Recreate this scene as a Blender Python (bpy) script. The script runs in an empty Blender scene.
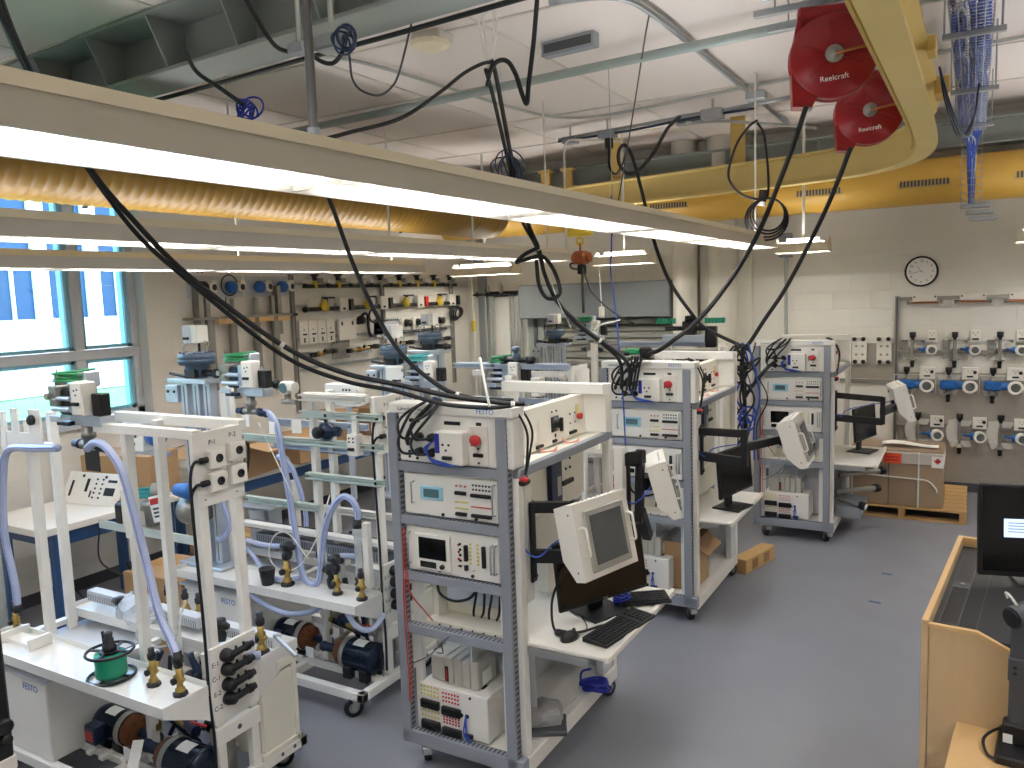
import bpy, math, random
from mathutils import Vector, Matrix
random.seed(7)
SC = bpy.context.scene
COL = SC.collection
R = math.radians

# ------------------------------------------------------------------ materials
def lin(c):
    if isinstance(c, str):
        c = [int(c[i:i+2], 16)/255 for i in (0, 2, 4)]
    return [((x+0.055)/1.055)**2.4 if x > 0.04045 else x/12.92 for x in c]

MATS = {}
def mat(name, col, rough=0.5, metal=0.0, var=0.06, scale=18.0, bump=0.0, bscale=60.0, alpha=None, spec=0.5, stretch=None):
    m = bpy.data.materials.new(name); m.use_nodes = True
    nt = m.node_tree; N = nt.nodes; L = nt.links
    b = N['Principled BSDF']
    c = lin(col)
    tc = N.new('ShaderNodeTexCoord')
    src = tc.outputs['Object']
    if stretch:
        mp = N.new('ShaderNodeMapping'); mp.inputs['Scale'].default_value = stretch
        L.new(src, mp.inputs['Vector']); src = mp.outputs['Vector']
    nz = N.new('ShaderNodeTexNoise'); nz.inputs['Scale'].default_value = scale; nz.inputs['Detail'].default_value = 4
    L.new(src, nz.inputs['Vector'])
    mx = N.new('ShaderNodeMix'); mx.data_type = 'RGBA'
    mx.inputs[6].default_value = [x*(1-var) for x in c]+[1]
    mx.inputs[7].default_value = [min(1, x*(1+var)) for x in c]+[1]
    L.new(nz.outputs['Fac'], mx.inputs[0]); L.new(mx.outputs[2], b.inputs['Base Color'])
    b.inputs['Roughness'].default_value = rough
    b.inputs['Metallic'].default_value = metal
    b.inputs['Specular IOR Level'].default_value = spec
    if bump:
        n2 = N.new('ShaderNodeTexNoise'); n2.inputs['Scale'].default_value = bscale; n2.inputs['Detail'].default_value = 3
        L.new(src, n2.inputs['Vector'])
        bp = N.new('ShaderNodeBump'); bp.inputs['Strength'].default_value = bump; bp.inputs['Distance'].default_value = 0.01
        L.new(n2.outputs['Fac'], bp.inputs['Height']); L.new(bp.outputs['Normal'], b.inputs['Normal'])
    if alpha is not None:
        b.inputs['Alpha'].default_value = alpha
    MATS[name] = m
    return m

def emit(name, col, strength):
    m = bpy.data.materials.new(name); m.use_nodes = True
    nt = m.node_tree; N = nt.nodes
    N.remove(N['Principled BSDF'])
    e = N.new('ShaderNodeEmission'); e.inputs[0].default_value = lin(col)+[1]; e.inputs[1].default_value = strength
    nt.links.new(e.outputs[0], N['Material Output'].inputs[0])
    MATS[name] = m
    return m

mat('white_paint', 'ebe9e2', 0.42, var=.03)
mat('cream_paint', 'e6e2d3', 0.45, var=.03)
mat('white_plastic', 'ebe8df', 0.4, var=.02)
mat('tray_white', 'e6e5e0', 0.2, var=.03)
mat('grey_paint', '8d929a', 0.45, var=.04)
mat('dark_grey', '4a4c50', 0.5)
mat('black', '141416', 0.45, var=.1)
mat('black_gloss', '0d0d0f', 0.18, var=.1)
mat('black_rubber', '131417', 0.5, var=.15)
mat('screen_black', '0c0c0c', 0.12, var=.05)
mat('screen_grey', '565a5c', 0.25, var=.08, scale=4)
mat('bezel_grey', 'a8a79f', 0.45)
mat('steel', 'b4b5b3', 0.32, metal=.85, var=.08, stretch=(1, 1, 14))
mat('sheet_steel', 'b3ada3', 0.4, metal=.6, var=.1)
mat('plate_grey', '8a8b86', 0.4, metal=.2, var=.08)
mat('dial_grey', '5a605f', 0.3)
mat('pole_steel', '6f7072', 0.3, metal=.8, var=.1)
mat('duct_ochre', '936f22', 0.45, var=.06, scale=3)
mat('bracket_steel', 'd2d1ca', 0.38, metal=.2, var=.06)
mat('plc_grey', 'bfbdb3', 0.42, metal=.1, var=.05)
mat('galv', 'a9aeb2', 0.38, metal=.75, var=.12, scale=30)
mat('dull_steel', '9c9a92', 0.42, metal=.65, var=.12)
mat('alu', 'c3ccd6', 0.35, metal=.6, var=.06)
mat('brass', 'a58a4d', 0.35, metal=.8, var=.15)
mat('copper', 'a86b3f', 0.35, metal=.8, var=.15)
mat('rust', '6f4122', 0.75, metal=.2, var=.35, scale=40, bump=.3)
mat('navy', '25354f', 0.3, metal=.3, var=.12)
mat('motor_blue', '172436', 0.16, metal=.4, var=.1)
mat('blue_part', '1f5fa8', 0.4, var=.08)
mat('drum_blue', '5a6c80', 0.45, metal=.3, var=.1)
mat('blue_cable', '2b4fb0', 0.45, var=.12)
mat('deep_blue', '1b2a9c', 0.5, var=.12)
mat('bench_blue', '2d5484', 0.45, var=.06)
mat('red', 'c1272b', 0.4, var=.06)
mat('reel_red', '93131a', 0.34, var=.05)
mat('orange', 'e8552a', 0.5)
mat('hoist_orange', 'a2552c', 0.5, var=.15)
mat('red_wire', 'c03a2c', 0.5)
mat('pink_wire', 'd98f7c', 0.5)
mat('green_tube', '2c8a55', 0.3, var=.2)
mat('green_wire', '149a76', 0.4, var=.15)
mat('teal_tube', '3aa3a6', 0.3, var=.15)
mat('yellow_dot', 'd9cf7a', 0.5)
mat('yellow_knob', 'd3b93f', 0.45)
mat('lcd_cyan', '9fd3e4', 0.4)
mat('lcd_dark', '4f7077', 0.3)
mat('crane_yellow', 'd7c07c', 0.45, var=.05, scale=4)
mat('crane_dark', 'c4a65c', 0.5, var=.05, scale=4)
mat('duct_yellow', 'd0a648', 0.42, var=.06, scale=3)
mat('wood_maple', 'ceb086', 0.45, var=.07, scale=6, stretch=(6, 6, .9))
mat('wood_edge', 'd8b37e', 0.45, var=.08, scale=8)
mat('pallet_wood', 'c09c66', 0.7, var=.2, scale=14, stretch=(1, 8, 8))
mat('cardboard', 'b39169', 0.75, var=.07, scale=9)
mat('cardboard_dark', '967552', 0.75, var=.08, scale=9)
mat('tape_brown', 'b0813d', 0.4)
mat('foam', 'e4dfd6', 0.6)
mat('pipe_white', 'd9d6cb', 0.45, var=.04)
mat('conduit', 'b4b8b4', 0.4, metal=.5, var=.08)
mat('pipe_grey', '9eaaa6', 0.45, metal=.15, var=.06)
mat('beam_grey', '8d948f', 0.55, metal=.1, var=.06, scale=5)
mat('lamp_white', 'd2cdc2', 0.4, var=.02)
mat('lamp_cream', 'e6dcc0', 0.4, var=.02)
mat('door_grey', '6a6f72', 0.5, var=.04)
mat('door_slat', '9a9a92', 0.45, metal=.3, var=.05)
mat('label_white', 'f2f2ee', 0.5)
mat('label_grey', 'c9ccd0', 0.5)
mat('text_blue', '2f6fc0', 0.5)
mat('text_dark', '3b4048', 0.5)
mat('text_white', 'f2eeee', 0.5)
mat('zip_white', 'e8e8e0', 0.4)
mat('desk_black', '2a2a29', 0.55, var=.1)
mat('tile_mid', '7a7a78', 0.5)
mat('window_frame', 'c9ccd2', 0.42, var=.03)
mat('plastic_grey_film', 'a8a8a6', 0.3, var=.2, scale=30)

def clearmat(name, col, alpha, rough=0.2, bump=0.0):
    m = mat(name, col, rough, var=.05, bump=bump, bscale=25)
    m.node_tree.nodes['Principled BSDF'].inputs['Alpha'].default_value = alpha
    return m
clearmat('hose_blue', 'bac6e6', 0.93, 0.25)
clearmat('clear_plastic', 'e6ecef', 0.35, 0.1)
clearmat('bag_film', 'e8eef4', 0.5, 0.15, bump=.8)
clearmat('wrap_film', 'c3b6a4', 0.32, 0.12, bump=.6)
clearmat('acrylic', 'b9c0bd', 0.45, 0.15)
mat('hose_stripe', '8490cc', 0.4)

# ------------------------------------------------------------------ mesh builder
class MB:
    def __init__(s):
        s.v = []; s.f = []; s.mi = []; s.sm = []; s.cm = 0; s.M = Matrix.Identity(4)
    def m(s, i): s.cm = i; return s
    def add(s, vs, fs, smooth=False):
        o = len(s.v); M = s.M
        flip = M.determinant() < 0
        s.v += [tuple(M @ Vector(v)) for v in vs]
        for f in fs:
            f = [i+o for i in f]
            s.f.append(f[::-1] if flip else f); s.mi.append(s.cm); s.sm.append(smooth)
        return s
    def box(s, x0, x1, y0, y1, z0, z1, b=0.0):
        if x0 > x1: x0, x1 = x1, x0
        if y0 > y1: y0, y1 = y1, y0
        if z0 > z1: z0, z1 = z1, z0
        b = min(b, (x1-x0)*.45, (y1-y0)*.45, (z1-z0)*.45)
        if b <= 0:
            vs = [(x, y, z) for x in (x0, x1) for y in (y0, y1) for z in (z0, z1)]
            return s.add(vs, [(0, 1, 3, 2), (4, 6, 7, 5), (0, 4, 5, 1), (2, 3, 7, 6), (0, 2, 6, 4), (1, 5, 7, 3)])
        vs = []
        for i, (x, sx) in enumerate(((x0, 1), (x1, -1))):
            for j, (y, sy) in enumerate(((y0, 1), (y1, -1))):
                for k, (z, sz) in enumerate(((z0, 1), (z1, -1))):
                    vs += [(x, y+sy*b, z+sz*b), (x+sx*b, y, z+sz*b), (x+sx*b, y+sy*b, z)]
        I = lambda i, j, k, a: ((i*2+j)*2+k)*3+a
        fs = []
        for i in (0, 1):
            q = [I(i, 0, 0, 0), I(i, 0, 1, 0), I(i, 1, 1, 0), I(i, 1, 0, 0)]; fs.append(q if i == 0 else q[::-1])
            q = [I(0, i, 0, 1), I(1, i, 0, 1), I(1, i, 1, 1), I(0, i, 1, 1)]; fs.append(q if i == 0 else q[::-1])
            q = [I(0, 0, i, 2), I(0, 1, i, 2), I(1, 1, i, 2), I(1, 0, i, 2)]; fs.append(q if i == 0 else q[::-1])
        for a in (0, 1):
            for c in (0, 1):
                q = [I(a, c, 0, 0), I(a, c, 0, 1), I(a, c, 1, 1), I(a, c, 1, 0)]; fs.append(q if (a+c) % 2 == 0 else q[::-1])
                q = [I(a, 0, c, 2), I(a, 0, c, 0), I(a, 1, c, 0), I(a, 1, c, 2)]; fs.append(q if (a+c) % 2 == 0 else q[::-1])
                q = [I(0, a, c, 1), I(0, a, c, 2), I(1, a, c, 2), I(1, a, c, 1)]; fs.append(q if (a+c) % 2 == 0 else q[::-1])
        for i in (0, 1):
            for j in (0, 1):
                for k in (0, 1):
                    q = [I(i, j, k, 0), I(i, j, k, 1), I(i, j, k, 2)]; fs.append(q if (i+j+k) % 2 == 0 else q[::-1])
        return s.add(vs, fs)
    def frame(s, axis):
        a = Vector(axis).normalized()
        u = a.orthogonal().normalized(); w = a.cross(u)
        return a, u, w
    def lathe(s, p, axis, prof, n=16, smooth=True):
        """prof: list of (t along axis, radius)"""
        a, u, w = s.frame(axis); p = Vector(p)
        vs = []; fs = []
        for t, r in prof:
            for i in range(n):
                an = 2*math.pi*i/n
                vs.append(p+a*t+(u*math.cos(an)+w*math.sin(an))*max(r, 1e-5))
        for k in range(len(prof)-1):
            for i in range(n):
                j = (i+1) % n
                fs.append((k*n+i, k*n+j, (k+1)*n+j, (k+1)*n+i))
        if prof[0][1] > 1e-4: fs.append(tuple(range(n))[::-1])
        if prof[-1][1] > 1e-4: fs.append(tuple((len(prof)-1)*n+i for i in range(n)))
        s.add(vs, fs, smooth)
        return s
    def cyl(s, p0, p1, r, r1=None, n=14, smooth=True):
        p0 = Vector(p0); p1 = Vector(p1); d = (p1-p0).length
        r1 = r if r1 is None else r1
        a, u, w = s.frame(p1-p0)
        vs = []
        for q, rr in ((p0, r), (p1, r1)):
            for i in range(n):
                an = 2*math.pi*i/n; vs.append(q+(u*math.cos(an)+w*math.sin(an))*rr)
        s.add(vs, [(i, (i+1) % n, n+(i+1) % n, n+i) for i in range(n)], smooth)
        s.add(vs, [tuple(range(n))[::-1], tuple(range(n, 2*n))])
        return s
    def tube(s, pts, r, n=8, closed=False, smooth=True):
        pts = [Vector(p) for p in pts]
        m = len(pts); vs = []; fs = []
        t0 = (pts[1]-pts[0]).normalized(); u = t0.orthogonal().normalized()
        for i, p in enumerate(pts):
            a = pts[i-1] if (i > 0 or closed) else pts[i]
            b = pts[(i+1) % m] if (i < m-1 or closed) else pts[i]
            t = (b-a).normalized() if (b-a).length > 1e-9 else t0
            u = (u-t*u.dot(t))
            u = u.normalized() if u.length > 1e-6 else t.orthogonal().normalized()
            w = t.cross(u); t0 = t
            for k in range(n):
                an = 2*math.pi*k/n; vs.append(p+(u*math.cos(an)+w*math.sin(an))*r)
        rng = m if closed else m-1
        for i in range(rng):
            for k in range(n):
                a = i*n; b = ((i+1) % m)*n
                fs.append((a+k, a+(k+1) % n, b+(k+1) % n, b+k))
        if not closed:
            fs.append(tuple(range(n))[::-1]); fs.append(tuple((m-1)*n+k for k in range(n)))
        return s.add(vs, fs, smooth)
    def torus(s, c, axis, R_, r, n=24, k=8, sq=1.0):
        a, u, w = s.frame(axis); c = Vector(c)
        pts = [c+(u*math.cos(2*math.pi*i/n)+w*math.sin(2*math.pi*i/n)*sq)*R_ for i in range(n)]
        return s.tube(pts, r, k, closed=True)
    def prism(s, poly, axis, d0, d1):
        """poly: 2D outline; axis 'x': (y,z), 'y': (x,z), 'z': (x,y)"""
        def P(q, d):
            return (d, q[0], q[1]) if axis == 'x' else ((q[0], d, q[1]) if axis == 'y' else (q[0], q[1], d))
        n = len(poly)
        ar = sum(poly[i][0]*poly[(i+1) % n][1]-poly[(i+1) % n][0]*poly[i][1] for i in range(n))
        if (ar < 0) != (axis == 'y'): poly = poly[::-1]
        if d0 > d1: d0, d1 = d1, d0
        vs = [P(q, d0) for q in poly]+[P(q, d1) for q in poly]
        fs = [tuple(range(n))[::-1], tuple(range(n, 2*n))]+[(i, (i+1) % n, n+(i+1) % n, n+i) for i in range(n)]
        return s.add(vs, fs)
    def sphere(s, c, r, n=12, k=8, sc=(1, 1, 1)):
        vs = []; fs = []
        for j in range(k+1):
            th = math.pi*j/k
            for i in range(n):
                ph = 2*math.pi*i/n
                vs.append((c[0]+r*sc[0]*math.sin(th)*math.cos(ph), c[1]+r*sc[1]*math.sin(th)*math.sin(ph), c[2]+r*sc[2]*math.cos(th)))
        for j in range(k):
            for i in range(n):
                fs.append((j*n+i, (j+1)*n+i, (j+1)*n+(i+1) % n, j*n+(i+1) % n))
        return s.add(vs, fs, True)
    def bar(s, p0, p1, w, h):
        """rectangular bar from p0 to p1 (h along z-ish)"""
        p0 = Vector(p0); p1 = Vector(p1); a = (p1-p0).normalized()
        up = Vector((0, 0, 1)) if abs(a.z) < .95 else Vector((0, 1, 0))
        u = a.cross(up).normalized(); v = u.cross(a)
        vs = []
        for q in (p0, p1):
            for sx, sz in ((-1, -1), (1, -1), (1, 1), (-1, 1)): vs.append(q+u*sx*w/2+v*sz*h/2)
        return s.add(vs, [(0, 1, 2, 3), (7, 6, 5, 4), (0, 4, 5, 1), (1, 5, 6, 2), (2, 6, 7, 3), (3, 7, 4, 0)])
    def build(s, name, mats, parent=None):
        me = bpy.data.meshes.new(name)
        me.from_pydata(s.v, [], s.f)
        if not isinstance(mats, (list, tuple)): mats = [mats]
        for mm in mats: me.materials.append(MATS[mm] if isinstance(mm, str) else mm)
        me.polygons.foreach_set('material_index', s.mi)
        me.polygons.foreach_set('use_smooth', s.sm)
        me.update()
        o = bpy.data.objects.new(name, me); COL.objects.link(o)
        if parent is not None: o.parent = parent
        return o

def spline(pts, k=8):
    P = [Vector(p) for p in pts]; out = []
    P = [P[0]*2-P[1]]+P+[P[-1]*2-P[-2]]
    for i in range(1, len(P)-2):
        a, b, c, d = P[i-1:i+3]
        for j in range(k):
            t = j/k
            out.append(.5*((2*b)+(c-a)*t+(2*a-5*b+4*c-d)*t*t+(-a+3*b-3*c+d)*t**3))
    out.append(P[-2]); return out

def tag(o, label, cat, group=None, kind=None):
    if label: o['label'] = label
    if cat: o['category'] = cat
    if group: o['group'] = group
    if kind: o['kind'] = kind
    return o
def thing(name, label, cat, loc=(0, 0, 0), rz=0.0, group=None):
    o = bpy.data.objects.new(name, None); COL.objects.link(o)
    o.empty_display_size = .05
    o.location = loc; o.rotation_euler = (0, 0, rz)
    return tag(o, label, cat, group)
def struct(name, mb, mats, label=None):
    o = mb.build(name, mats); o['kind'] = 'structure'
    if label: o['label'] = label
    return o
KIDS = {}
def copy_tree(o, parent=None):
    c = o.copy(); COL.objects.link(c)
    if parent is not None: c.parent = parent
    for ch in [x for x in COL.objects if x.parent == o]: copy_tree(ch, c)
    return c
def text(body, size, matname, parent, M, align='CENTER', name='lettering'):
    cu = bpy.data.curves.new(name, 'FONT'); cu.body = body; cu.size = size; cu.extrude = .0004
    cu.align_x = align; cu.align_y = 'CENTER'; cu.materials.append(MATS[matname])
    f = bpy.data.objects.new(name, cu); COL.objects.link(f)
    dg = bpy.context.evaluated_depsgraph_get()
    me = bpy.data.meshes.new_from_object(f.evaluated_get(dg)); me.name = name
    bpy.data.objects.remove(f); bpy.data.curves.remove(cu)
    o = bpy.data.objects.new(name, me); COL.objects.link(o)
    if parent is not None: o.parent = parent
    o.matrix_local = M
    return o
def TM(x, y, z, facing='-y', roll=0):
    """placement for lettering lying on a face that looks to -y / +x / -x / +z"""
    if facing == '-y': rot = Matrix(((1, 0, 0), (0, 0, -1), (0, 1, 0)))
    elif facing == '+x': rot = Matrix(((0, 0, 1), (1, 0, 0), (0, 1, 0)))
    elif facing == '-x': rot = Matrix(((0, 0, -1), (-1, 0, 0), (0, 1, 0)))
    else: rot = Matrix.Identity(3)
    return Matrix.Translation((x, y, z)) @ rot.to_4x4() @ Matrix.Rotation(roll, 4, 'Z')
SKY, SUN, LAMP, UPL, EXPO = .85, .8, 9.0, 3.0, 1.72
# ------------------------------------------------------------------ room shell
XL, XR, YF, YB, ZC = -6.35, 2.6, -2.2, 9.82, 4.05

def floor_mat():
    m = mat('floor_lino', '82848b', 0.42, var=.1, scale=1.1, bump=.04, bscale=140)
    nt = m.node_tree; N = nt.nodes; L = nt.links
    b = N['Principled BSDF']
    nz = N.new('ShaderNodeTexNoise'); nz.inputs['Scale'].default_value = 2.3; nz.inputs['Detail'].default_value = 6
    tc = N.new('ShaderNodeTexCoord'); L.new(tc.outputs['Object'], nz.inputs['Vector'])
    mr = N.new('ShaderNodeMapRange'); mr.inputs[3].default_value = .34; mr.inputs[4].default_value = .58
    L.new(nz.outputs['Fac'], mr.inputs[0]); L.new(mr.outputs[0], b.inputs['Roughness'])
    return m
floor_mat()
def block_mat(name, col, swap, bw=.4, bh=.2, depth=.25, mortar=.006):
    """painted concrete block wall; swap: which axes run along the wall"""
    m = mat(name, col, .55, var=.03, scale=3)
    nt = m.node_tree; N = nt.nodes; L = nt.links
    tc = N.new('ShaderNodeTexCoord'); sp = N.new('ShaderNodeSeparateXYZ'); cb = N.new('ShaderNodeCombineXYZ')
    L.new(tc.outputs['Object'], sp.inputs[0])
    L.new(sp.outputs['Y' if swap == 'y' else 'X'], cb.inputs[0]); L.new(sp.outputs['Z'], cb.inputs[1])
    br = N.new('ShaderNodeTexBrick')
    br.inputs['Color1'].default_value = (1, 1, 1, 1); br.inputs['Color2'].default_value = (1, 1, 1, 1); br.inputs['Mortar'].default_value = (0, 0, 0, 1)
    br.inputs['Scale'].default_value = 1; br.inputs['Brick Width'].default_value = bw; br.inputs['Row Height'].default_value = bh
    br.inputs['Mortar Size'].default_value = mortar; br.inputs['Mortar Smooth'].default_value = .6
    L.new(cb.outputs[0], br.inputs['Vector'])
    bp = N.new('ShaderNodeBump'); bp.inputs['Strength'].default_value = depth; bp.inputs['Distance'].default_value = .01
    L.new(br.outputs['Color'], bp.inputs['Height']); L.new(bp.outputs[0], N['Principled BSDF'].inputs['Normal'])
    return m, br
block_mat('block_left', 'e3dfd6', 'y'); block_mat('block_back', 'e4e1d9', 'x')
mat('ceiling_white', 'e2dad4', .6, var=.025, scale=1.2)

mb = MB(); mb.box(XL-.3, XR+.2, YF-.2, YB+.3, -.2, 0); struct('floor', mb, 'floor_lino')
mb = MB(); mb.box(XL-.3, XR+.2, YF-.2, YB+.3, ZC, ZC+.2)
# seams between the ceiling deck panels
mb.m(1)
for y in (3.3, 4.6, 5.95, 7.3, 8.6): mb.box(XL, XR, y-.012, y+.012, ZC-.012, ZC)
for x in (-5.6, -4.2, -2.8, -.9, .8): mb.box(x-.01, x+.01, YF, YB, ZC-.008, ZC)
struct('ceiling', mb, ['ceiling_white', 'lamp_white'])
# left wall with the window opening
WY0, WY1, WZ0, WZ1 = .6, 4.56, 1.36, 3.35
mb = MB()
mb.box(XL-.3, XL, YF-.2, WY0, 0, ZC); mb.box(XL-.3, XL, WY1, YB+.3, 0, ZC)
mb.box(XL-.3, XL, WY0, WY1, 0, WZ0); mb.box(XL-.3, XL, WY0, WY1, WZ1, ZC)
struct('wall_left', mb, 'block_left')
mb = MB(); mb.box(XL, XR, YB, YB+.3, 0, ZC); struct('wall_back', mb, 'block_back')
mb = MB(); mb.box(XR, XR+.2, YF-.2, YB+.3, 0, ZC); struct('wall_right', mb, 'block_left')
mb = MB(); mb.box(XL, XR, YF-.2, YF, 0, ZC); struct('wall_front', mb, 'block_back')
mb = MB(); mb.box(-3.0, XR, YB-.012, YB, 0, .1, .003); struct('baseboard_back', mb, 'dark_grey')
mb = MB(); mb.box(XL, XL+.012, YF, YB, 0, .1, .003); struct('baseboard_left', mb, 'dark_grey')

# window 1: aluminium frame, mullions, panes, sill
FX0, FX1 = XL-.2, XL-.12
w = MB()
w.box(FX0, FX1, WY1-.07, WY1, WZ0, WZ1, .004); w.box(FX0, FX1, WY0, WY0+.07, WZ0, WZ1, .004)
w.box(FX0, FX1, WY0, WY1, WZ1-.07, WZ1, .004); w.box(FX0, FX1, WY0, WY1, WZ0, WZ0+.06, .004)
for y in (4.0, 2.75): w.box(FX0+.001, FX1+.008, y-.042, y+.042, WZ0+.002, WZ1-.002, .003)
w.box(FX0+.002, FX1+.013, WY0+.002, WY1-.002, 1.88, 1.96, .003)
wf = struct('window_1', w, 'window_frame')
gl = bpy.data.materials.new('window_glass'); gl.use_nodes = True
nt = gl.node_tree; N = nt.nodes; L = nt.links; N.remove(N['Principled BSDF'])
tr = N.new('ShaderNodeBsdfTransparent'); tr.inputs[0].default_value = (.86, .97, 1, 1)
gs = N.new('ShaderNodeBsdfGlossy'); gs.inputs['Roughness'].default_value = .02
fr = N.new('ShaderNodeFresnel'); fr.inputs[0].default_value = 1.45; mx = N.new('ShaderNodeMixShader')
L.new(fr.outputs[0], mx.inputs[0]); L.new(tr.outputs[0], mx.inputs[1]); L.new(gs.outputs[0], mx.inputs[2]); L.new(mx.outputs[0], N['Material Output'].inputs[0])
MATS['window_glass'] = gl
mat('sash_daylight_tint', '8fc6d8', .3, var=.03)  # cyan cast of daylight on the reveals, put into the sash colour
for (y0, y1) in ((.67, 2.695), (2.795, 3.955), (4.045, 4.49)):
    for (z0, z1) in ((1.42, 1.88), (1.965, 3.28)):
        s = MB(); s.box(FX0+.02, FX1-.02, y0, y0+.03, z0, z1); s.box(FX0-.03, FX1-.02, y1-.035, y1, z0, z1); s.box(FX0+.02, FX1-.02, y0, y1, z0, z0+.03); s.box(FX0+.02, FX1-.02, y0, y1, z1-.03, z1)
        so = s.build('window_sash', 'sash_daylight_tint', wf)
        p = MB(); p.box(FX0+.03, FX0+.036, y0+.03, y1-.035, z0+.03, z1-.03); p.build('window_pane', gl, so)
w = MB(); w.box(XL-.12, XL+.04, WY0-.03, WY1+.02, WZ0-.03, WZ0+.004, .004); struct('trim_1', w, 'window_frame')

# ------------------------------------------------------------------ outside the window
mat('lawn_green', '5f9a58', .9, var=.2, scale=2)
m, br = block_mat('brick_pale', 'c9c3bd', 'y', .42, .15, .4, .02)
nt = m.node_tree
cm = nt.nodes.new('ShaderNodeMix'); cm.data_type = 'RGBA'
cm.inputs[6].default_value = lin('55525e')+[1]; cm.inputs[7].default_value = lin('9b979a')+[1]
nt.links.new(br.outputs['Color'], cm.inputs[0]); nt.links.new(cm.outputs[2], nt.nodes['Principled BSDF'].inputs['Base Color'])
mat('facade_white', 'b4b9be', .6, var=.03); mat('facade_glass', '14304e', .3, var=.25, scale=1.5, spec=.1)
mb = MB(); mb.box(-24, XL-.3, -30, 60, -.2, -.02)
struct('ground_lawn', mb, 'lawn_green')
mb = MB(); mb.box(-30, -22, -20, 50, 0, 1.95); mb.m(1); mb.box(-30, -22.15, -20, 50, 1.95, 7.5)
mb.box(-22.15, -21.95, -20, 50, 1.9, 2.03)
y = -10.0
while y < 40:
    mb.m(1); mb.box(-22.15, -22.0, y+.0, y+.42, 2.0, 7)
    mb.m(2); mb.box(-22.14, -22.1, y+.42, y+1.5, 2.1, 3.6)
    mb.m(1); mb.box(-22.15, -22.03, y+.9, y+.98, 2.05, 3.6); mb.box(-22.15, -22.02, y+.42, y+1.5, 3.6, 3.75)
    mb.m(2); mb.box(-22.14, -22.1, y+.42, y+1.5, 3.8, 6)
    y += 1.5
struct('exterior_building', mb, ['brick_pale', 'facade_white', 'facade_glass'])

# ------------------------------------------------------------------ back wall: roll-up door, columns, pipes
mb = MB()
mb.box(-5.33, -3.21, YB-.34, YB-.002, 1.97, 2.42, .01)
hood = None
d = MB()
for k in range(22):
    z = .02+k*.088
    d.prism([(YB-.10, z), (YB-.13, z+.015), (YB-.13, z+.06), (YB-.10, z+.082)], 'x', -5.05, -3.25)
door = struct('door_1', d, 'door_slat')
mb.build('door_hood', 'door_grey', door)
g = MB(); g.box(-5.30, -5.05, YB-.16, YB-.002, 0, 1.97, .004); g.box(-3.25, -3.21, YB-.16, YB-.002, 0, 1.97, .004)
g.m(1); g.box(-5.2, -5.14, YB-.17, YB-.16, 0, 1.97); g.build('door_guide', ['beam_grey', 'dark_grey'], door)
mb = MB(); mb.cyl((-3.06, YB-.2, 0), (-3.06, YB-.2, ZC), .15, n=28); struct('column_round_pipe', mb, 'pipe_white')
mb = MB(); mb.box(-2.9, -2.28, YB-.12, YB, 0, ZC, .01); mb.cyl((-2.6, YB-.2, 0), (-2.6, YB-.2, ZC), .17, n=28); struct('column_boxed_pipe', mb, 'pipe_white')
mb = MB(); mb.cyl((-1.9, YB-.03, 0), (-1.9, YB-.03, 2.9), .02)
mb.m(1); mb.box(-1.97, -1.83, YB-.1, YB-.001, 2.62, 2.9, .008)
tag(mb.build('wall_conduit', ['conduit', 'grey_paint']), 'thin vertical grey conduit with a box on top between round pipes and clock', 'conduit')
mb = MB(); mb.cyl((-6.2, YB-.12, 0), (-6.2, YB-.12, ZC), .025)
mb.m(1); mb.cyl((-6.2, YB-.12, 1.8), (-6.2, YB-.12, 1.95), .032)
tag(mb.build('corner_pipe', ['pipe_white', 'yellow_knob']), 'slim white vertical pipe with yellow band in the far left corner', 'pipe')
mb = MB(); mb.box(-6.13, -6.02, YB-.09, YB-.001, 0, 3.2, .005)
tag(mb.build('cable_trunking', 'galv'), 'grey vertical metal trunking beside slim pipe in the far left corner', 'trunking')
# tubing hung on a wall bracket
t = thing('tube_rack', 'dark wall bracket over the long grey tubes left of the roll-up door', 'rack', (-5.8, YB, 2.3))
mb = MB(); mb.box(-.4, .38, -.13, -.002, 0, .02); mb.box(-.4, .42, -.02, -.001, -.02, .06)
mb.build('bracket', 'dark_grey', t)
for k in range(14):
    h = MB(); x = -.36+k*.056
    h.cyl((x, -.16, .01), (x, -.04, .03+.03*random.random()), .012, n=8); h.build('hook', 'black', t)
mb = MB(); mb.lathe((.05, -.08, .02), (0, 0, 1), [(0, .03), (.12, .03), (.125, .01), (.16, .01)]); mb.lathe((-.15, -.08, .02), (0, 0, 1), [(0, .012), (.12, .012)]); mb.build('standing_fitting', 'steel', t)
for k, x in enumerate((-6.0, -5.93, -5.88, -5.60, -5.55, -5.48, -5.44)):
    h = MB(); h.cyl((x, YB-.1, .55), (x, YB-.1, 2.29), .018, n=10)
    tag(h.build('hanging_tube', 'conduit'), 'long grey tube under the dark wall bracket, %s counted from the room corner' % ('first', 'second', 'third', 'fourth', 'fifth', 'sixth', 'seventh')[k], 'tube', 'grey tubes under the wall bracket')

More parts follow.
